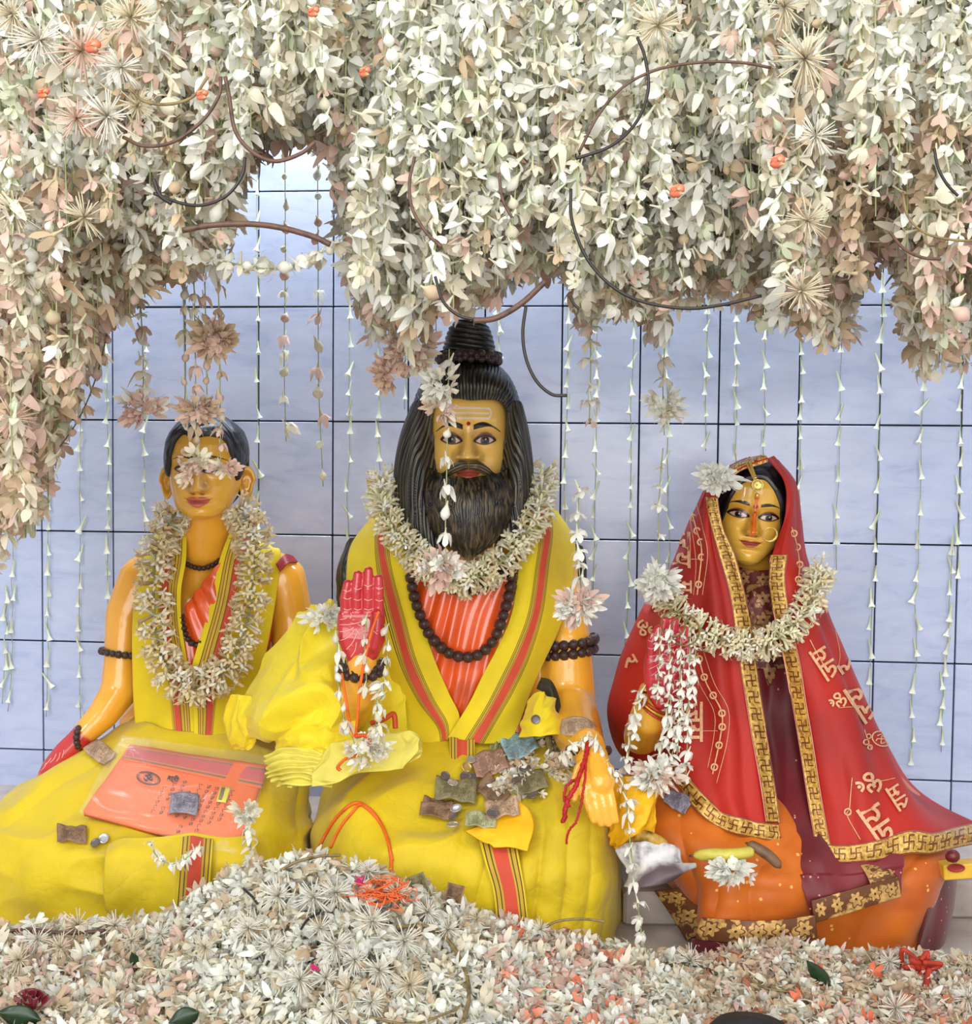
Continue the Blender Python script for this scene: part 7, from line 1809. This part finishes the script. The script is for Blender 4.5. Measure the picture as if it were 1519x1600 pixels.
def mat_news():
    t = NT('newsprint'); n = t.noise(40.0, 4.0); n2 = t.noise(6.0, 3.0, stretch=(1, 1, .5))
    c = t.ramp(n, [(0.35, lin((120, 116, 120))), (0.5, lin((200, 198, 200))), (0.7, lin((226, 224, 224)))])
    c = t.mix(t.ramp(n2, [(0.46, (0, 0, 0, 1)), (0.54, (1, 1, 1, 1))]), c, lin((92, 78, 82)))
    t.base(t.mix(t.ramp(t.noise(9.0, 2.0), [(0.66, (0, 0, 0, 1)), (0.70, (1, 1, 1, 1))]), c, lin((180, 60, 40)))); t.set(rough=.5); return t.m
sheet('newspaper', [[(966, 1322, 2.06), (1000, 1318, 2.03), (1040, 1322, 2.02), (1062, 1330, 2.03)], [(972, 1350, 2.035), (1004, 1348, 2.0), (1044, 1346, 1.995), (1084, 1348, 2.01)], [(980, 1384, 2.02), (1010, 1386, 1.985), (1046, 1378, 1.985), (1082, 1356, 2.005)]], 40, 30, mat_news(), None, fold=lambda u, v: .010 * np.sin(v * 7 + u * 3) + .004 * vnoise(u * 6, v * 6, 5), solid=.001, label='torn piece of grey newspaper beside the marble block', cat='newspaper')
note(1060, 1258, 40, 26, 28, 'lilac', 'lilac-grey folded paper note on the orange saree', .008)
bx = empty('small_box', Q(1500, 1358, 2.08), 'small yellow box with a red oval at the right edge', 'box')
_b = bevel_box(60 * mpx(2.08), .03, 24 * mpx(2.08), .002, plain('yellow_card', (222, 178, 58), .5, .1), 'box')
o_ = inst('carton', _b, Q(1500, 1358, 2.08), Euler((0, -.08, RZ)), 1.0, bx)
inst('red_oval', disc_me('red_oval', .010, .002, plain('red_print', (150, 34, 30), .5, .1)), Q(1494, 1356, 2.0625), frame_to(-HF), (1.6, .8, 1), bx)
datV, datF = lathe_arrays([(.0005, -.5), (.5, -.42), (.86, -.15), (.95, .12), (.7, .4), (.3, .52), (.0005, .55)], 16)
inst('date_fruit', raw_mesh('date_fruit', datV, datF, plain('dark_red_fruit', (104, 22, 26), .35, .2, 60.0)), Q(1488, 1338, 2.05), Euler((0, 1.2, 0)), (11 * mpx(2.05), 11 * mpx(2.05), 22 * mpx(2.05)), label='dark red oval fruit on the veil\'s corner', cat='fruit')
# the marble block between the two statues and the one behind the woman
for px0, px1, py, c, lab in ((975, 1062, 1395, 2.2, 'grey marble block with orange stains between two statues'), (1470, 1590, 1378, 2.25, 'grey marble block behind the veiled woman at the right')):
    A, B_ = Q(px0, py, c), Q(px1, py, c); zt = A.z
    cx_, sx_ = (A + B_) / 2, (B_ - A).length
    me = bevel_box(sx_, .34, zt - PLZ, .006, M_MARBLE, 'marble_block')
    o_ = inst('marble_block', me, cx_ + HF * .17 - UP * ((zt - PLZ) / 2), Euler((0, 0, RZ)), 1.0, label=lab, cat='block')
# leaves, a dark rose and the black rounded top at the lower edge
M_LEAF = plain('dark_leaf', (34, 58, 34), 0.35, 0.25, 30.0)
def leaf(px, py, L, w, ang, lab, m=M_LEAF):
    a = math.radians(ang); c = heap_c(px, py) - .045; rows = []
    for t, k in ((-.5, .08), (-.2, .8), (.1, 1), (.35, .6), (.5, .05)):
        rows.append([(px + t * L * math.cos(a) - s * k * w * math.sin(a), py + t * L * math.sin(a) + s * k * w * math.cos(a), c - .006 * (1 - abs(s)) + .01 * t) for s in (-1, 0, 1)])
    sheet('leaf', rows, 10, 16, m, None, solid=.001, label=lab, cat='leaf')
leaf(1280, 1524, 60, 12, 50, 'dark green leaf on the heap before the veiled woman'); leaf(288, 1590, 50, 16, -20, 'dark green leaf at the bottom of the heap'); leaf(30, 1588, 70, 18, 10, 'dark green leaf under the dark red rose'); leaf(210, 1500, 26, 8, 70, 'small dark leaf on the left of the heap')
ro = empty('dark_rose', Q(50, 1562, 1.72), 'dark red rose at the lower left corner', 'flower')
M_ROSE = plain('dark_rose_petal', (108, 28, 40), .35, .2, 30.0)
for k in range(10):
    a = k * 2.4; R_ = 6 + k * 2.3
    rows = []
    for t in (0, .5, 1):
        rows.append([(50 + R_ * math.cos(a + s) * (.6 + .5 * t), 1566 + .6 * R_ * math.sin(a + s) - t * (16 - k), 1.70 + .0006 * k - .008 * math.sin(a + s)) for s in (-.7, -.25, .25, .7)])
    sheet('petal', rows, 10, 8, M_ROSE, ro, solid=.0008)
V_, F_ = lathe_arrays([(.145, -.12), (.14, -.06), (.115, 0), (.07, .035), (.0005, .047)], 40)
inst('black_bowl', raw_mesh('black_bowl', V_, F_, plain('matt_black', (34, 30, 30), .7, .2, 40.0)), Q(1172, 1640, 1.60), None, (.72, .6, 1.0), label='rounded black top poking up at the lower edge', cat='bowl')
